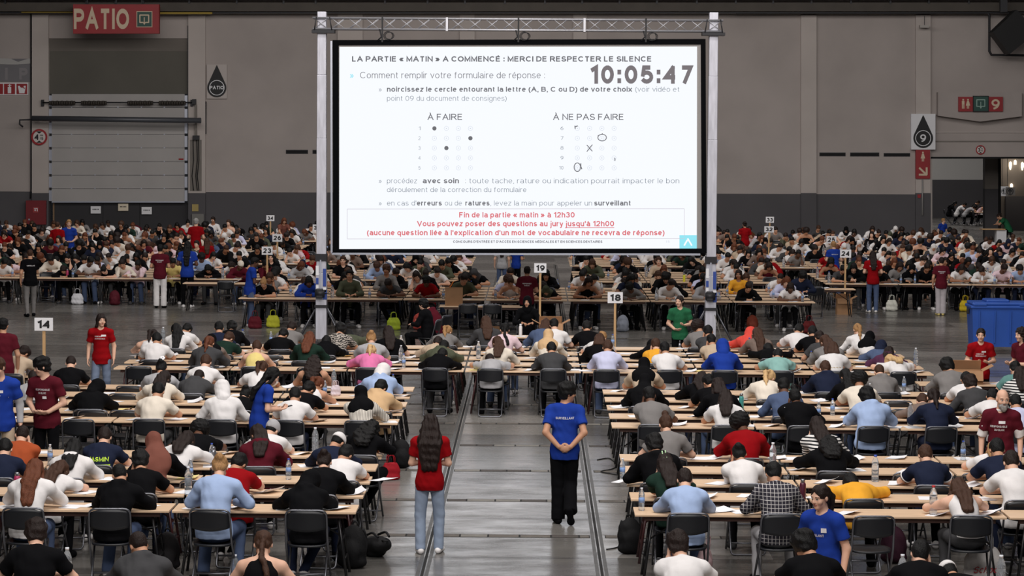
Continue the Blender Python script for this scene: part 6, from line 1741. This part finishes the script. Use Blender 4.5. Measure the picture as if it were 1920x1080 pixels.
# 5 man in maroon polo at the left edge
J = standing(lean=2, curve=3, pitch=10, yaw=20, armsL='hip', armsR='down')
staff(5, 6, 596, 43.0, J, 20, 'tee', 'M', 'short', 'k', 'm', 'person in maroon polo shirt, back turned, at left edge behind the grey flask', botc='J', bottom='jeans', shoec='K', fem=False)
# 6 young woman walking towards the camera, left
J = standing(lean=2, curve=2, pitch=2, yaw=-28, armsL='down', armsR='down', step=.10)
o = staff(6, 190, 587, 45.8, J, 178, 'tee', 'R', 'long', 'd', 'l', 'person in red T-shirt and jeans walking beside the wide block, left', bottom='jeans', botc=(112, 124, 146), shoec='W')
print_on(o, 'ASSISTANT', .024, 1.345, .03, True, PR, width=.15); print_on(o, 'RESPONSABLE', .024, 1.30, .0, True, PR, width=.20); print_on(o, '', 0, 1.355, -.07, True, PR, panel=(.09, .035), name='name_badge')
# 7 woman in blue reading something in her hands
J = standing(lean=6, curve=10, pitch=30, yaw=0, armsL='hold', armsR='hold')
o = staff(7, 487, 690, 35.6, J, -72, 'tee', 'B', 'long', 'k', 'l', 'person in blue T-shirt with long black hair checking a phone, left middle block', botc='K', shoec='K')
ph = MB().box((0, 0, 0), (.075, .15, .01), bev=.004).build('phone', BLACK)
hp = Matrix.Rotation(R(-72), 4, 'Z') @ Vector(tuple((J['wrr'] + J['wrl']) / 2 + np.array((0, .10, .02)))); ph.location = (o.location.x + hp.x, o.location.y + hp.y, hp.z * o.scale.z); ph.rotation_euler = (R(15), 0, R(-72))
tag(ph, 'dark phone held by the person in blue checking it, left middle block', 'phone')
# 8 bearded older man at the right
J = standing(lean=1, curve=5, pitch=10, yaw=-18, armsL='down', armsR='down', stance=.12)
o = staff(8, 1877, 727, 32.6, J, 170, 'tee', 'M', 'bald', 'g', 'l', 'person with grey beard in maroon T-shirt over white shirt at right edge', botc='K', shoec='K', fem=False, extra_hair=[('beard', 'g')])
for nm in 'lr':
    sh, el = J['sh' + nm], J['el' + nm]
    link('shirt_sleeve', sdf_mesh('shirt_sleeve', [C(sh + (el - sh) * .5, sh + (el - sh) * 1.0, .066, .066, .02, flat=2)], .010, ripple=.003), fabric(PAL['W'][0]), o)
cl = [C(J['neck'] + np.array((math.cos(a) * .055, math.sin(a) * .045 + .015, .018)), J['neck'] + np.array((math.cos(a + .5) * .055, math.sin(a + .5) * .045 + .015, .018)), .020, k=.01) for a in np.arange(-1.0, 4.6, .5)] 
link('shirt_collar', sdf_mesh('shirt_collar', cl, .009), fabric(PAL['W'][0]), o)
print_on(o, 'RESPONSABLE', .026, 1.285, .03, True, PR, width=.215); print_on(o, 'DU BLOC', .026, 1.24, .02, True, PR, width=.13); print_on(o, '', 0, 1.335, -.01, True, PR, panel=(.085, .035), name='name_badge')
# 9 woman in blue close to the camera at right
J = standing(lean=3, curve=4, pitch=10, yaw=8, armsL='down', armsR='hip')
o = staff(9, 1548, 905, 24.0, J, 140, 'tee', 'B', 'pony', 'd', 'l', 'person in blue T-shirt with dark ponytail standing among the front tables, right', botc='N', shoec='K')
print_on(o, 'SURVEILLANT', .026, 1.265, .03, True, PR, width=.20); print_on(o, '', 0, 1.31, -.07, True, PR, panel=(.05, .045), name='name_badge')
# 10 woman in red at the right, handling something small above the box
J = standing(lean=3, curve=5, pitch=6, yaw=8, armsL='hold', armsR='hold')
o = staff(10, 1838, 614, 44.3, J, 176, 'tee', 'R', 'bun', 'd', 'l', 'person in red T-shirt with tied back hair behind the cardboard box, right', botc='K', shoec='K')
print_on(o, 'ASSISTANT', .024, 1.29, .02, True, PR, width=.15); print_on(o, 'RESPONSABLE', .024, 1.25, .0, True, PR, width=.20); print_on(o, '', 0, 1.33, -.05, True, PR, panel=(.085, .03), name='name_badge')
# 11 woman in maroon at the right edge
J = standing(lean=2, curve=3, pitch=8, yaw=10, armsL='cross', armsR='hold')
staff(11, 1921, 612, 43.0, J, 120, 'tee', 'M', 'curlylong', 'd', 'l', 'person in maroon T-shirt with long curly hair at right frame edge', botc='K', shoec='K')
# 12 woman in green
J = standing(lean=2, curve=4, pitch=4, yaw=20, armsL='hold', armsR='front')
staff(12, 1275, 553, 52.2, J, 172, 'tee', 'g', 'pony', 'd', 'l', 'person in dark green top standing before the right lifting tower', botc='K', shoec='K')
# 13 two people sitting behind the wide block, in black and maroon
def sitter(i, u, vtop, Y, pose, rz, top, tc_, hair, hc, skin, label, **kw):
    J = POSES[pose]; X = x_at(u, Y, 1.0)
    sc = z_at(u, vtop, Y) / body_top(J)
    print('sitter', i, 'scale %.2f' % sc)
    return person(('seat', pose), J, (X, Y, 0), R(rz), min(max(sc, .9), 1.16), top, tc_, hair, hc, skin, label, None, **kw), X
for i, u, v, Y, pose, rz, a in ((1, 803, 560, 56.0, 8, 75, ('jacket', 'K', 'mop', 'k', 'l', 'person in black jacket with black hair sitting sideways behind the wide block')), (2, 822, 570, 57.4, 6, 60, ('hoodie', 'M', 'short', 'k', 'm', 'person in maroon hoodie sitting behind the one in black jacket')),
                             (3, 989, 554, 56.4, 8, 180, ('long', 'K', 'veil', 'K', 'm', 'person in long black veil sitting behind the cardboard box under sign 19'))):
    o, X = sitter(i, u, v, Y, pose, rz, *a)
    chair(X, Y, R(rz), 'black folding chair under the %s' % {1: 'person in black jacket behind the wide block', 2: 'person in maroon hoodie behind the wide block', 3: 'person in the long black veil'}[i], None)
# far staff, seen from behind unless said
FARSTAFF = [
 (20, 988, 500, 61.9, 0, dict(lean=8, curve=8, pitch=20, armsL='hold', armsR='hold'), 'tee', 'M', 'short', 'd', 'm', 'person in maroon T-shirt, back turned, directly left of sign 19', dict(botc='K')),
 (21, 57, 467, 67.6, 20, dict(pitch=8, yaw=10, armsL='down', armsR='chin', step=.12), 'tee', 'K', 'buzz', 'b', 'm', 'person in black T-shirt and grey trousers walking at far left', dict(botc='G', shoec='K', fem=False)),
 (22, 300, 458, 71.2, 0, dict(pitch=8, armsL='hold', armsR='hold'), 'tee', 'M', 'short', 'k', 'm', 'person in maroon T-shirt and white trousers before the far left tables', dict(botc='W', bottom='wide', shoec='K', fem=False)),
 (23, 351, 452, 71.3, 0, dict(pitch=12, armsL='hold', armsR='hold'), 'tee', 'B', 'waist', 'k', 'd', 'person in blue T-shirt and black trousers before the far left tables', dict(botc='K', shoec='W')),
 (24, 469, 482, 64.5, -75, dict(lean=4, pitch=18, armsL='cross', armsR='cross'), 'tee', 'B', 'short', 'k', 'd', 'person in blue T-shirt with folded arms beside sign 23', dict(botc='J', bottom='jeans', fem=False)),
 (25, 388, 446, 79.4, 10, dict(pitch=12, armsL='hold', armsR='hold'), 'tee', 'R', 'long', 'b', 'l', 'person in red T-shirt with long brown hair among far left tables', dict(botc='E')),
 (26, 107, 415, 87.6, -8, dict(pitch=4, armsL='down', armsR='down'), 'tee', 'R', 'buzz', 'b', 'm', 'person in red T-shirt and white trousers under the red hose cabinet', dict(botc='W', fem=False)),
 (27, 129, 411, 88.2, 195, dict(pitch=4, armsL='front', armsR='front'), 'tee', 'B', 'short', 'o', 'l', 'person in blue T-shirt facing the one in red and white, far left', dict(botc='N')),
 (28, 367, 409, 88.3, 0, dict(pitch=10, armsL='hold', armsR='hold'), 'tee', 'R', 'short', 'g', 'l', 'person in red T-shirt with grey hair below the switch box', dict(botc='K', fem=False)),
 (29, 530, 408, 96.3, 200, dict(lean=14, pitch=24, armsL='reach', armsR='reach'), 'tee', 'H', 'long', 'a', 'm', 'person in mauve brown top leaning forward right of sign 34', dict(botc='K')),
 (30, 941, 452, 79.3, 0, dict(pitch=8, armsL='down', armsR='down'), 'tee', 'L', 'long', 'd', 'l', 'person in light grey T-shirt, back turned, half under the screen', dict(botc='J')),
 (31, 968, 452, 79.6, -40, dict(pitch=8, armsL='hold', armsR='hold'), 'tee', 'B', 'short', 'k', 'm', 'person in blue T-shirt half hidden under the screen above sign 19', dict(botc='K')),
 (32, 1637, 470, 71.4, 0, dict(pitch=10, armsL='hold', armsR='hold'), 'tee', 'R', 'long', 'd', 'l', 'person in red T-shirt and jeans, back turned, right of sign 24', dict(botc='J', bottom='jeans')),
 (33, 1765, 482, 70.6, 0, dict(pitch=12, tilt=6, armsL='down', armsR='hold', stance=.07), 'tee', 'M', 'short', 'd', 'm', 'person in maroon T-shirt and pale grey trousers before the far right tables', dict(botc=(178, 172, 176), bottom='wide', shoec='y')),
 (34, 1462, 485, 79.3, 70, dict(lean=34, curve=14, pitch=30, armsL='reach', armsR='reach'), 'tee', 'R', 'buzz', 'b', 'm', 'person in red T-shirt bending over a table, right of the right tower', dict(botc='K')),
 (35, 1397, 415, 95.4, 10, dict(pitch=10, armsL='hold', armsR='hold'), 'tee', 'R', 'bun', 'd', 'm', 'person in red T-shirt in the rearmost rows left of sign 33', dict(botc='K')),
 (36, 1564, 452, 78.9, 10, dict(pitch=10, armsL='hold', armsR='hold'), 'tee', 'B', 'short', 'o', 'l', 'person in blue T-shirt, back turned, beneath sign 25', dict(botc='K')),
 (37, 1767, 409, 108.5, 200, dict(pitch=4, yaw=-60, armsL='down', armsR='down'), 'tee', 'B', 'short', 'o', 'l', 'person in blue T-shirt standing in the right opening', dict(botc='N', fem=False)),
]
for i, u, v, Y, rz, kw, top, tc_, hair, hc, skin, lab, kk in FARSTAFF:
    o = staff(i, u, v, Y, standing(**kw), rz, top, tc_, hair, hc, skin, lab, **kk)
    if i in (20, 22, 32, 33): print_on(o, 'RESPONSABLE', .03, 1.33, 0, False, PR, width=.22); print_on(o, 'DU BLOC', .03, 1.285, 0, False, PR, width=.13)
    if i in (21, 23, 36): print_on(o, 'SURVEILLANT', .03, 1.34, 0, False, PR, width=.22)
# lettering on the backs of seated people
def back_print(key, lines):
    o = used_people[key]
    for txt, cap, z, x0, w, m in lines: print_on(o, txt, cap, z, x0, False, m, width=w)
LIME = mat('lime_print', (190, 225, 50), .6)
back_print(('C', 'L', 3, 188), [('JASMIN', .050, .865, -.01, .25, LIME), ('064 22 47 03', .026, .755, .0, .24, LIME)])
o = used_people[('C', 'L', 3, 188)]
print_on(o, '', 0, .805, 0, False, LIME, panel=(.27, .022), name='printed_bar')
for q in range(6):
    a = R(-20 + q * 28); 
    pass
INK = mat('shirt_ink', (60, 56, 54), .7); GOLD = mat('shirt_gold', (176, 150, 100), .7)
back_print(('B', 'R', 3, 1812), [('AUTHE', .032, .86, 0, .16, INK), ('with the', .028, .81, 0, .14, INK), ('you', .028, .765, 0, .08, INK)])
back_print(('A', 'C', 0, 1563), [('~~~~~', .03, .84, 0, .24, GOLD)])
back_print(('A', 'C', 0, 1252), [('OOO', .085, .72, 0, .30, GOLD), ('(~)', .05, .63, -.05, .12, INK)])
back_print(('D', 'R', 0, 1522), [('UNDE', .05, .80, .06, .20, PR)])
# white bands on the navy sleeves, stripes on the black jacket
for key in (('C', 'R', 2, 1745),):
    o = used_people[key]; J = POSES[0]
    for nm in 'lr':
        sh, el = J['sh' + nm], J['el' + nm]
        a = sh + (el - sh) * .52; b = sh + (el - sh) * .60
        link('sleeve_band', sdf_mesh('sleeve_band', [C(a, b, .079, .080, .01, flat=3)], .009), fabric(PAL['W'][0]), o)
o = used_people[('B', 'R', 0, 1500)]; J = POSES[3]
for q in range(3):
    d = _unit(J['ell'] - J['shl']); side = _unit(np.cross(d, (0, 1., 0))) 
    off = np.array((-.0, -.078, .012 * (q - 1) * 1.6))
    st_ = MB().tube([J['shl'] + off * 1.0 + np.array((0, 0, .045)), J['shl'] + (J['ell'] - J['shl']) * .5 + off, J['ell'] + off * .9], .006, 5); st_.build('sleeve_stripe', PR, o)
# white flower in a hair bun
o = used_people[('B', 'L', 3, 298)]; J = POSES[0]
fl = []
c = J['head'] + J['head_rot'] @ np.array((.02, -.10, .09)) 
for q in range(5): fl.append(E(c + J['head_rot'] @ np.array((.026 * math.cos(q * 1.257), -.045, .026 * math.sin(q * 1.257))), (.019, .012, .019), J['head_rot'], .004))
link('flower_clip', sdf_mesh('flower_clip', fl, .006), PAPER, o)
# hair clip of the person in dark green
o = used_people[('C', 'R', 1, 1262)]; J = POSES[3]
cl = MB()
for s_ in (-1, 1): cl.tube([J['head'] + J['head_rot'] @ np.array((s_ * .018, -.10 - .02 * abs(t), .06 + t * .05)) for t in np.linspace(-1, 1, 7)], .008, 6)
cl.build('claw_clip', mat('pale_clip', (180, 215, 170), .4), o)
# ------------------------------------------------------------------ number signs on posts
def number_sign(num, u, v, w_px, h_px, Y, label, zfoot=0.0):
    P0 = at_y(u - w_px / 2, v + h_px / 2, Y); P1 = at_y(u + w_px / 2, v - h_px / 2, Y)
    cx, cz = (P0[0] + P1[0]) / 2, (P0[2] + P1[2]) / 2
    w, h = P1[0] - P0[0], P1[2] - P0[2]
    e = empty('number_sign', (cx, Y, 0), 0, label, 'sign')
    MB().box((0, 0, cz), (w, .012, h)).build('board', WHITE, e)
    MB().box((0, .022, (zfoot + cz) / 2 + .05), (.048, .028, cz - zfoot + .1)).build('post', PINE, e)
    MB().box((0, .022, .03), (.30, .30, .05)).build('foot', PINE, e)
    vv, f, wd = text_mesh(num, .036, 1.3)
    cap = h * .60; tw = w * .74
    MB().add([(p[0] / wd * tw - tw / 2, -.008 + p[1], cz - cap / 2 + p[2] * cap) for p in vv], f).build('number', BLACK, e)
    return e
number_sign('14', 82, 608, 34.5, 24, 42.9, 'white sign 14 on a wooden post, left')
number_sign('18', 1153.5, 558, 28.5, 20.5, 53.6, 'white sign 18 on a wooden post, right of the box')
number_sign('19', 1013, 502.5, 23, 17.5, 58.9, 'white sign 19 on a wooden post under the screen')
number_sign('24', 1585.5, 475.5, 21, 15, 71.0, 'white sign 24 on a wooden post above the small cardboard box')
number_sign('23', 501, 470, 20.5, 15, 70.6, 'white sign 23 on a wooden post, far left blocks')
number_sign('26', 520, 446, 18.5, 14, 79.4, 'white sign 26 on a wooden post behind sign 23')
number_sign('25', 1559, 449.5, 18.5, 14, 79.4, 'white sign 25 on a wooden post, far right blocks')
number_sign('34', 507, 409, 15, 11, 95.5, 'white sign 34 on a wooden post, rear of far left blocks')
number_sign('31', 594, 427, 15.5, 12, 88.2, 'white sign half hidden behind the left lifting tower')
number_sign('32', 1442, 430, 18, 11.5, 88.0, 'white sign 32 on a wooden post below sign 33')
number_sign('33', 1443.5, 412, 15.5, 11, 95.6, 'white sign 33 on a wooden post, above sign 32')

# ------------------------------------------------------------------ supervisors' tables, boxes and bin
def small_table(u, yf, lab, n=1):
    t = table(x_at(u, yf, .74), yf, 0, lab, 'supervisor tables'); return t
T_C = small_table(1030, 52.5, 'supervisor table with open cardboard box behind the wide block')
T_M = small_table(903, 61.7, 'supervisor table with cardboard panel and two empty chairs before it')
T_L = small_table(412, 70.2, 'supervisor table beside sign 23, empty chair before it')
T_R = small_table(1534, 69.6, 'supervisor table left of sign 24 with dark empty chair')
T_B = small_table(1838, 43.15, 'supervisor table under the cardboard box, right')
for u, Y, lb in ((877, 61.35, 'left black chair before the supervisor table with cardboard panel'), (922, 61.3, 'right black chair before the supervisor table with cardboard panel'), (424, 69.9, 'black chair before the supervisor table beside sign 23'), (1527, 69.2, 'black chair before the supervisor table left of sign 24')):
    chair(x_at(u, Y, .7), Y, R(4), lb, 'chairs at the supervisor tables')
open_box('cardboard_box', x_at(1033, 52.8, .9), 52.8, TABLE_Z, .46, .32, .26, R(3), 'open cardboard box with raised flaps on table under sign 19')
open_box('cardboard_box', x_at(1812, 43.4, .9), 43.42, TABLE_Z, .52, .36, .22, R(-4), 'open cardboard box on the supervisor table, right, before the person in red')
open_box('cardboard_box', x_at(1583.5, 70.6, .3), 70.75, 0, .40, .30, .42, R(2), 'cardboard box on the floor at the foot of sign 24')
open_box('cardboard_box', x_at(934, 62, .2), 62.3, 0, .46, .36, .22, 0, 'flat cardboard box on the floor under the middle supervisor table', flaps=False)
open_box('cardboard_box', x_at(474, 70.4, .3), 70.6, 0, .34, .3, .30, 0, 'small cardboard box on the floor beside sign 23', flaps=False)
pn = MB().box((0, 0, .22), (.42, .02, .44)).build('cardboard_sheet', CARD); pn.location = (x_at(851, 61.85, 1), 61.85, TABLE_Z); pn.rotation_euler = (R(-6), 0, 0); tag(pn, 'upright cardboard panel on the middle supervisor table', 'panel')
wb = MB().box((0, 0, .13), (.10, .08, .26)).build('white_carton', WHITE); wb.location = (x_at(1126, 50.1, .9), 50.0, TABLE_Z); tag(wb, 'small white carton with dark holes on the wide block, left of sign 18', 'carton')
MB().box((0, -.041, .17), (.02, .004, .05)).box((0, -.041, .09), (.02, .004, .02)).build('hole', BLACK, wb)
for i, (u, Y, lb) in enumerate(((976, 52.75, 'white paper left of the open box under sign 19'), (1055, 52.7, 'white paper right of the open box under sign 19'), (905, 62.0, 'white paper on the middle supervisor table'), (440, 70.5, 'white paper on the supervisor table beside sign 23'), (1545, 69.9, 'white paper on the supervisor table left of sign 24'), (1868, 43.4, 'white paper right of the cardboard box, right'))):
    paper(x_at(u, Y, .75), Y, .2, i, lb, 'papers on the supervisor tables')
flask(x_at(976, 52.9), 52.95, 'white', 'white flask on the supervisor table left of the open box')

BIN = mat('bin_blue', (42, 84, 170), .42, noise=.08, nscale=2, bump=.05, bscale=20)
BY = 58.0
bx0, bx1 = x_at(1822, BY, .8), x_at(1822, BY, .8) + 1.38
bn = empty('wheeled_bin', ((bx0 + bx1) / 2, BY + .4, 0), 0, 'large blue wheeled waste container at the right edge', 'bin')
W_ = bx1 - bx0
mb = MB()
zt_, zb_ = 1.06, .17
def frust(mb, w0, d0, w1, d1, z0, z1):
    v = []
    for w, d, z in ((w0, d0, z0), (w1, d1, z1)): v += [(-w / 2, -d / 2, z), (w / 2, -d / 2, z), (w / 2, d / 2, z), (-w / 2, d / 2, z)]
    return mb.add(v, [(3, 2, 1, 0), (4, 5, 6, 7), (0, 1, 5, 4), (1, 2, 6, 5), (2, 3, 7, 6), (3, 0, 4, 7)])
frust(mb, W_ - .12, .66, W_ - .02, .80, zb_, zt_); mb.build('bin_body', BIN, bn)
MB().box((0, 0, zt_), (W_ + .04, .86, .07), bev=.02).build('rim', BIN, bn)
lid = MB(); lid.box((0, 0, zt_ + .07), (W_ - .02, .82, .07), bev=.03)
lid.box((-.10, -.05, zt_ + .13), (.52, .6, .07), bev=.03); lid.build('lid', BIN, bn)
for s_ in (-1, 1):
    MB().box((s_ * (W_ / 2 - .18), -.40, zt_ + .06), (.30, .10, .06), bev=.015).build('handle', BIN, bn)
    MB().box((s_ * (W_ / 2 + .02), 0, zt_ - .12), (.05, .10, .12), bev=.015).build('trunnion', IRON, bn)
    for s2 in (-1, 1):
        mb = MB(); mb.tube([(s_ * (W_ / 2 - .2) - .03, s2 * .26, .09), (s_ * (W_ / 2 - .2) + .03, s2 * .26, .09)], .09, 14); mb.build('wheel', BLACK, bn)
for q in (-.42, -.14, .14, .42): MB().box((q * W_ * .9, -.385, .62), (.03, .03, .72), Matrix.Rotation(R(4.4), 3, 'X')).build('rib', BIN, bn)

# ------------------------------------------------------------------ the neighbouring block at the left edge
table(x_at(70, 43.6) - 1.0, 43.4, 0, 'wooden exam table at left edge under the grey flask', 'exam tables at the left edge')
X_ = x_at(24, 43.1)
person(('seat', 5), POSES[5], (X_, 43.1, 0), R(-8), 1.05, 'tee', 'E', 'short', 'd', 'm', 'person in beige T-shirt leaning on the table under the grey flask, left edge')
chair(X_, 43.05, 0, 'black folding chair under the person in beige, left edge', None)
flask(x_at(53, 43.6), 43.62, 'grey', 'grey flask standing on the table at the left edge')
tote(x_at(36, 43.75), 43.85, .3, (215, 215, 220), 'white crumpled bag on the table left of the grey flask', .5).location.z = TABLE_Z

# ------------------------------------------------------------------ bottles and flasks on the near tables
ROWS_ = []
for (blk, side), (Y0, bname, rows_) in NEAR.items():
    if blk == 'D': continue
    for ri in range(5): ROWS_.append((blk, side, ri, Y0 + 1.19 * ri, bname))
SPOTS = [(94, 871, 0), (353, 928, 1), (357, 900, 0), (397, 862, 0), (541, 899, 0), (591, 845, 1), (306, 634, 1), (273, 753, 0), (455, 652, 1), (508, 639, 0), (406, 690, 1), (752, 681, 1), (757, 690, 0), (609, 746, 0), (626, 733, 1), (737, 735, 0),
         (752, 664, 1), (950, 654, 0), (897, 675, 1), (1101, 656, 1), (1112, 673, 0), (1149, 640, 0), (1405, 665, 1), (1695, 733, 0), (1717, 685, 1), (1631, 746, 0), (1561, 779, 0), (1535, 785, 0), (1707, 798, 1), (1664, 788, 0), (1521, 683, 0),
         (1449, 878, 1), (1167, 896, 0), (1203, 957, 0), (1279, 831, 0), (1806, 863, 0), (1641, 903, 1), (1750, 965, 1)]
FLS = [(400, 873, 'steel'), (32, 924, 'magenta'), (1390, 767, 'teal'), (1325, 778, 'navy'), (1505, 944, 'maroon')]
placed = {}
for u, v, kind in SPOTS + FLS:
    p = at_z(u, v, TABLE_Z)
    best = min((r for r in ROWS_ if (r[0] == 'A') or (r[1] == ('L' if p[0] < -.4 else 'R'))), key=lambda r: abs(r[3] + .25 - p[1]))
    y = min(max(p[1], best[3] + .06), best[3] + .50)
    placed.setdefault(best, []).append((x_at(u, y, .8), y, kind))
for r, lst in placed.items():
    lst.sort()
    bl = [t for t in lst if not isinstance(t[2], str)]
    for k, (x, y, kind) in enumerate(bl):
        where = '%s, %s' % (ROWN[r[2]], r[4])
        bottle(x, y, kind, 'clear plastic bottle, %s from left, %s' % (ORD[k], where) if len(bl) > 1 else 'only clear plastic bottle on the %s, %s' % (ROWN[r[2]], r[4]), 'red' if r[:3] == ('C', 'R', 0) and k == len(bl) - 1 else 'blue' if k % 2 else 'white')
    for x, y, kind in lst:
        if isinstance(kind, str): flask(x, y, kind, '%s drinking flask on the %s, %s' % (kind, ROWN[r[2]], r[4]))
for u, Y, lb in ((441, 27.85, 'clear water bottle on the floor behind the person with brown braid'),):
    bottle(x_at(u, Y, .2), Y, 1, lb, 'white', z=0)
for u, lb in ((126, 'clear water bottle at the bottom left edge'), (1692, 'clear water bottle at the bottom edge beside the person in black jacket'), (1877, 'tall clear water bottle at the bottom right edge')):
    bottle(x_at(u, 23.62, .9), 23.62, 1, lb)
# bottles on the first far table rows
for i, (u, Y, c, lb) in enumerate(((500, 72.5, 'red', 'red bottle'), (1092, 64.4, 'green', 'green flask'))):
    pass
flask(x_at(771, 68.0), 68.05, 'green', 'green flask on the tables behind the towers, left of centre')
flask(x_at(1283, 72.5), 72.55, 'yellow', 'yellow flask on the nearest tables under the screen, right')
flask(x_at(125, 72.4), 72.5, 'magenta', 'pink flask on the nearest far left tables')
flask(x_at(1843, 72.4), 72.5, 'white', 'white flask on the nearest far right tables')

# ------------------------------------------------------------------ bags
backpack(x_at(1181, 30.3, .25), 30.1, R(15), (18, 18, 20), 'black backpack leaning at the aisle end of the right foreground tables')
backpack(x_at(655, 28.6, .3), 28.95, R(-20), (16, 16, 18), 'large black backpack under the aisle end of the left front table', sc=1.15)
backpack(x_at(690, 29.6, .2), 29.9, R(30), (20, 20, 22), 'black bag lying in the aisle beside the left foreground tables', lying=True)
backpack(x_at(752, 37.6, .3), 37.65, R(10), (20, 20, 22), 'black backpack at the aisle end of the left middle tables')
tote(x_at(733, 36.4, .1), 36.35, R(20), (150, 22, 34), 'red bag on the floor at the aisle end of the left middle tables', .8)
tb = tote(x_at(1850, 28.1, .2), 28.3, R(4), (196, 192, 190), 'pale shopping bag with red script under the right front table', 1.3)
vv, ff, wd = text_mesh('School', .012)
MB().add([(p[0] / wd * .22 - .11 + p[2] * .02, -.088 + p[1], .10 + p[2] * .055) for p in vv], ff).build('lettering', mat('red_script', (150, 30, 40), .6), tb)
tote(x_at(1324, 28.0, .2), 28.35, R(70), (212, 180, 184), 'pale pink bag hanging low beside the chair of the person in light blue', 1.1)
backpack(x_at(318, 29.0, .2), 28.75, R(0), (30, 28, 30), 'dark backpack on the floor between the left front tables')
backpack(x_at(1690, 29.0, .2), 29.6, R(0), (58, 30, 44), 'plum backpack on the floor under the right front tables')
tote(x_at(1205, 36.5, .2), 36.2, R(30), (176, 174, 176), 'pale grey bag hanging at the chair end of the right middle tables', .9)
bgc = [((478, 64.0), (92, 22, 34), 'tote', 'dark red handbag under the left end of block behind towers'), ((512, 64.4), (196, 196, 60), 'tote', 'yellow green bag under the block behind towers, second from left'), ((786, 64.0), (190, 80, 72), 'back', 'coral backpack under the block behind towers'),
       ((738, 63.9), (176, 196, 60), 'tote', 'lime green bag on the floor before the block behind towers'), ((1168, 63.9), (150, 156, 170), 'back', 'grey and blue striped bag right of sign 18 post'), ((1285, 63.9), (60, 60, 64), 'back', 'grey backpack behind the person in green'),
       ((1411, 64.2), (110, 50, 36), 'back', 'rust brown bag under the right end of block behind towers'), ((1517, 63.8), (90, 24, 26), 'tote', 'dark red bag on the floor at right end of block behind towers'), ((215, 72.2), (80, 22, 34), 'back', 'dark red backpack under the nearest far left tables'),
       ((145, 72.4), (205, 205, 210), 'tote', 'white bag under the nearest far left tables'), ((1810, 72.2), (196, 170, 40), 'tote', 'yellow bag on the floor under the nearest far right tables'), ((1672, 72.2), (215, 215, 205), 'tote', 'white bag under the nearest far right tables')]
for (u, Y), c, k, lb in bgc:
    (tote if k == 'tote' else backpack)(x_at(u, Y, .2), Y, R(10), c, lb)
bg = tote(x_at(627, 40.3), 40.55, R(40), (214, 200, 208), 'pale pink plastic bag on the left middle tables', .55); bg.location.z = TABLE_Z
yp = MB().box((0, 0, .05), (.13, .015, .20), Matrix.Rotation(R(35), 3, 'X')).build('yellow_card', PAPERY); yp.location = (x_at(1376, 45.3), 45.35, TABLE_Z + .05); yp.rotation_euler = (0, R(35), R(15)); tag(yp, 'pale yellow folded card beside the person in blue hood', 'card')
# cables on the floor by the right foreground block
cb = MB().tube(round_path([tuple(at_z(u, v, .008)) for u, v in ((1120, 862), (1142, 858), (1160, 872), (1148, 880), (1120, 884), (1158, 890))], .3), .009, 6).build('cable', BLACK); tag(cb, 'black cable curling on the floor at the aisle edge, right', 'cable')
cb = MB().tube(round_path([tuple(at_z(u, v, .008)) for u, v in ((1137, 1030), (1152, 1028), (1168, 1022), (1180, 1010))], .3), .008, 6).build('cable', BLACK); tag(cb, 'thin black cable on the floor beside the black backpack, right', 'cable')
# ropes tied at the right tower
rp = MB().tube([tuple(at_y(u, v, 58.6)) for u, v in ((1340, 590), (1349, 622), (1354, 640), (1351, 650), (1357, 648), (1362, 652), (1378, 668))], .012, 6).build('rope', mat('grey_rope', (110, 106, 102), .8)); tag(rp, 'slack grey rope running down from the right lifting tower', 'rope')

# ------------------------------------------------------------------ people in the next hall and at the right
for k, (u, Y, top, tc_, hair, hc, pose) in enumerate(((1779, 141.5, 'long', 'K', 'long', 'k', 2), (1794, 141.0, 'tee', 'W', 'short', 'k', 0), (1809, 140.5, 'tee', 'L', 'mop', 'k', 1), (1822, 143.5, 'long', 'K', 'short', 'd', 2), (1833, 140.0, 'tank', 'p', 'long', 'd', 0), (1843, 142.5, 'tee', 'W', 'short', 'k', 2))):
    X = x_at(u, Y, .9)
    person(('seat', pose), POSES[pose], (X, Y, 0), R(-90), 1.0, top, tc_, hair, hc, 'm', 'person in %s %s, %s from left, seated sideways in the next hall' % (cname(tc_), TOPN[top][1], ORD[k]), 'seated people in the next hall')
    chair(X - .02, Y, R(-90), 'black folding chair, %s from left, in the next hall' % ORD[k], 'chairs in the next hall')
for k, (u, Y) in enumerate(((1815, 140.2), (1843, 140.4), (1835, 143.2))):
    table(x_at(u, Y, .7) + .6, Y, R(90), 'exam table, %s from left, in the next hall' % ORD[k], 'tables in the next hall', full=False)
pt = empty('pedestal_table', (x_at(1876, 112.6, .5), 112.6, 0), 0, 'wooden table on white pedestal at the right passage', 'table')
MB().box((0, 0, .40), (.42, .5, .80)).build('pedestal', WHITE, pt)
MB().box((-.35, 0, .83), (1.0, .7, .05), bev=.01).build('tabletop', PINE, pt)
X_ = x_at(1893, 113.2, .9)
person(('seat', 4), POSES[4], (X_, 113.3, .18), R(80), 1.05, 'tee', 'g', 'bun', 'd', 'm', 'person in green T-shirt sitting at the pedestal table, right passage')
st_ = empty('stool', (X_, 113.3, 0), 0, 'dark stool under the person in green at the pedestal table', 'stool')
MB().lathe([(.17, .56), (.18, .58), (.18, .62), (.16, .635)], n=18).build('seat', CHB, st_)
for q in range(4): MB().tube([(.11 * math.cos(q * 1.571 + .8), .11 * math.sin(q * 1.571 + .8), .57), (.19 * math.cos(q * 1.571 + .8), .19 * math.sin(q * 1.571 + .8), 0)], .014, 6).build('leg', TUBE, st_)
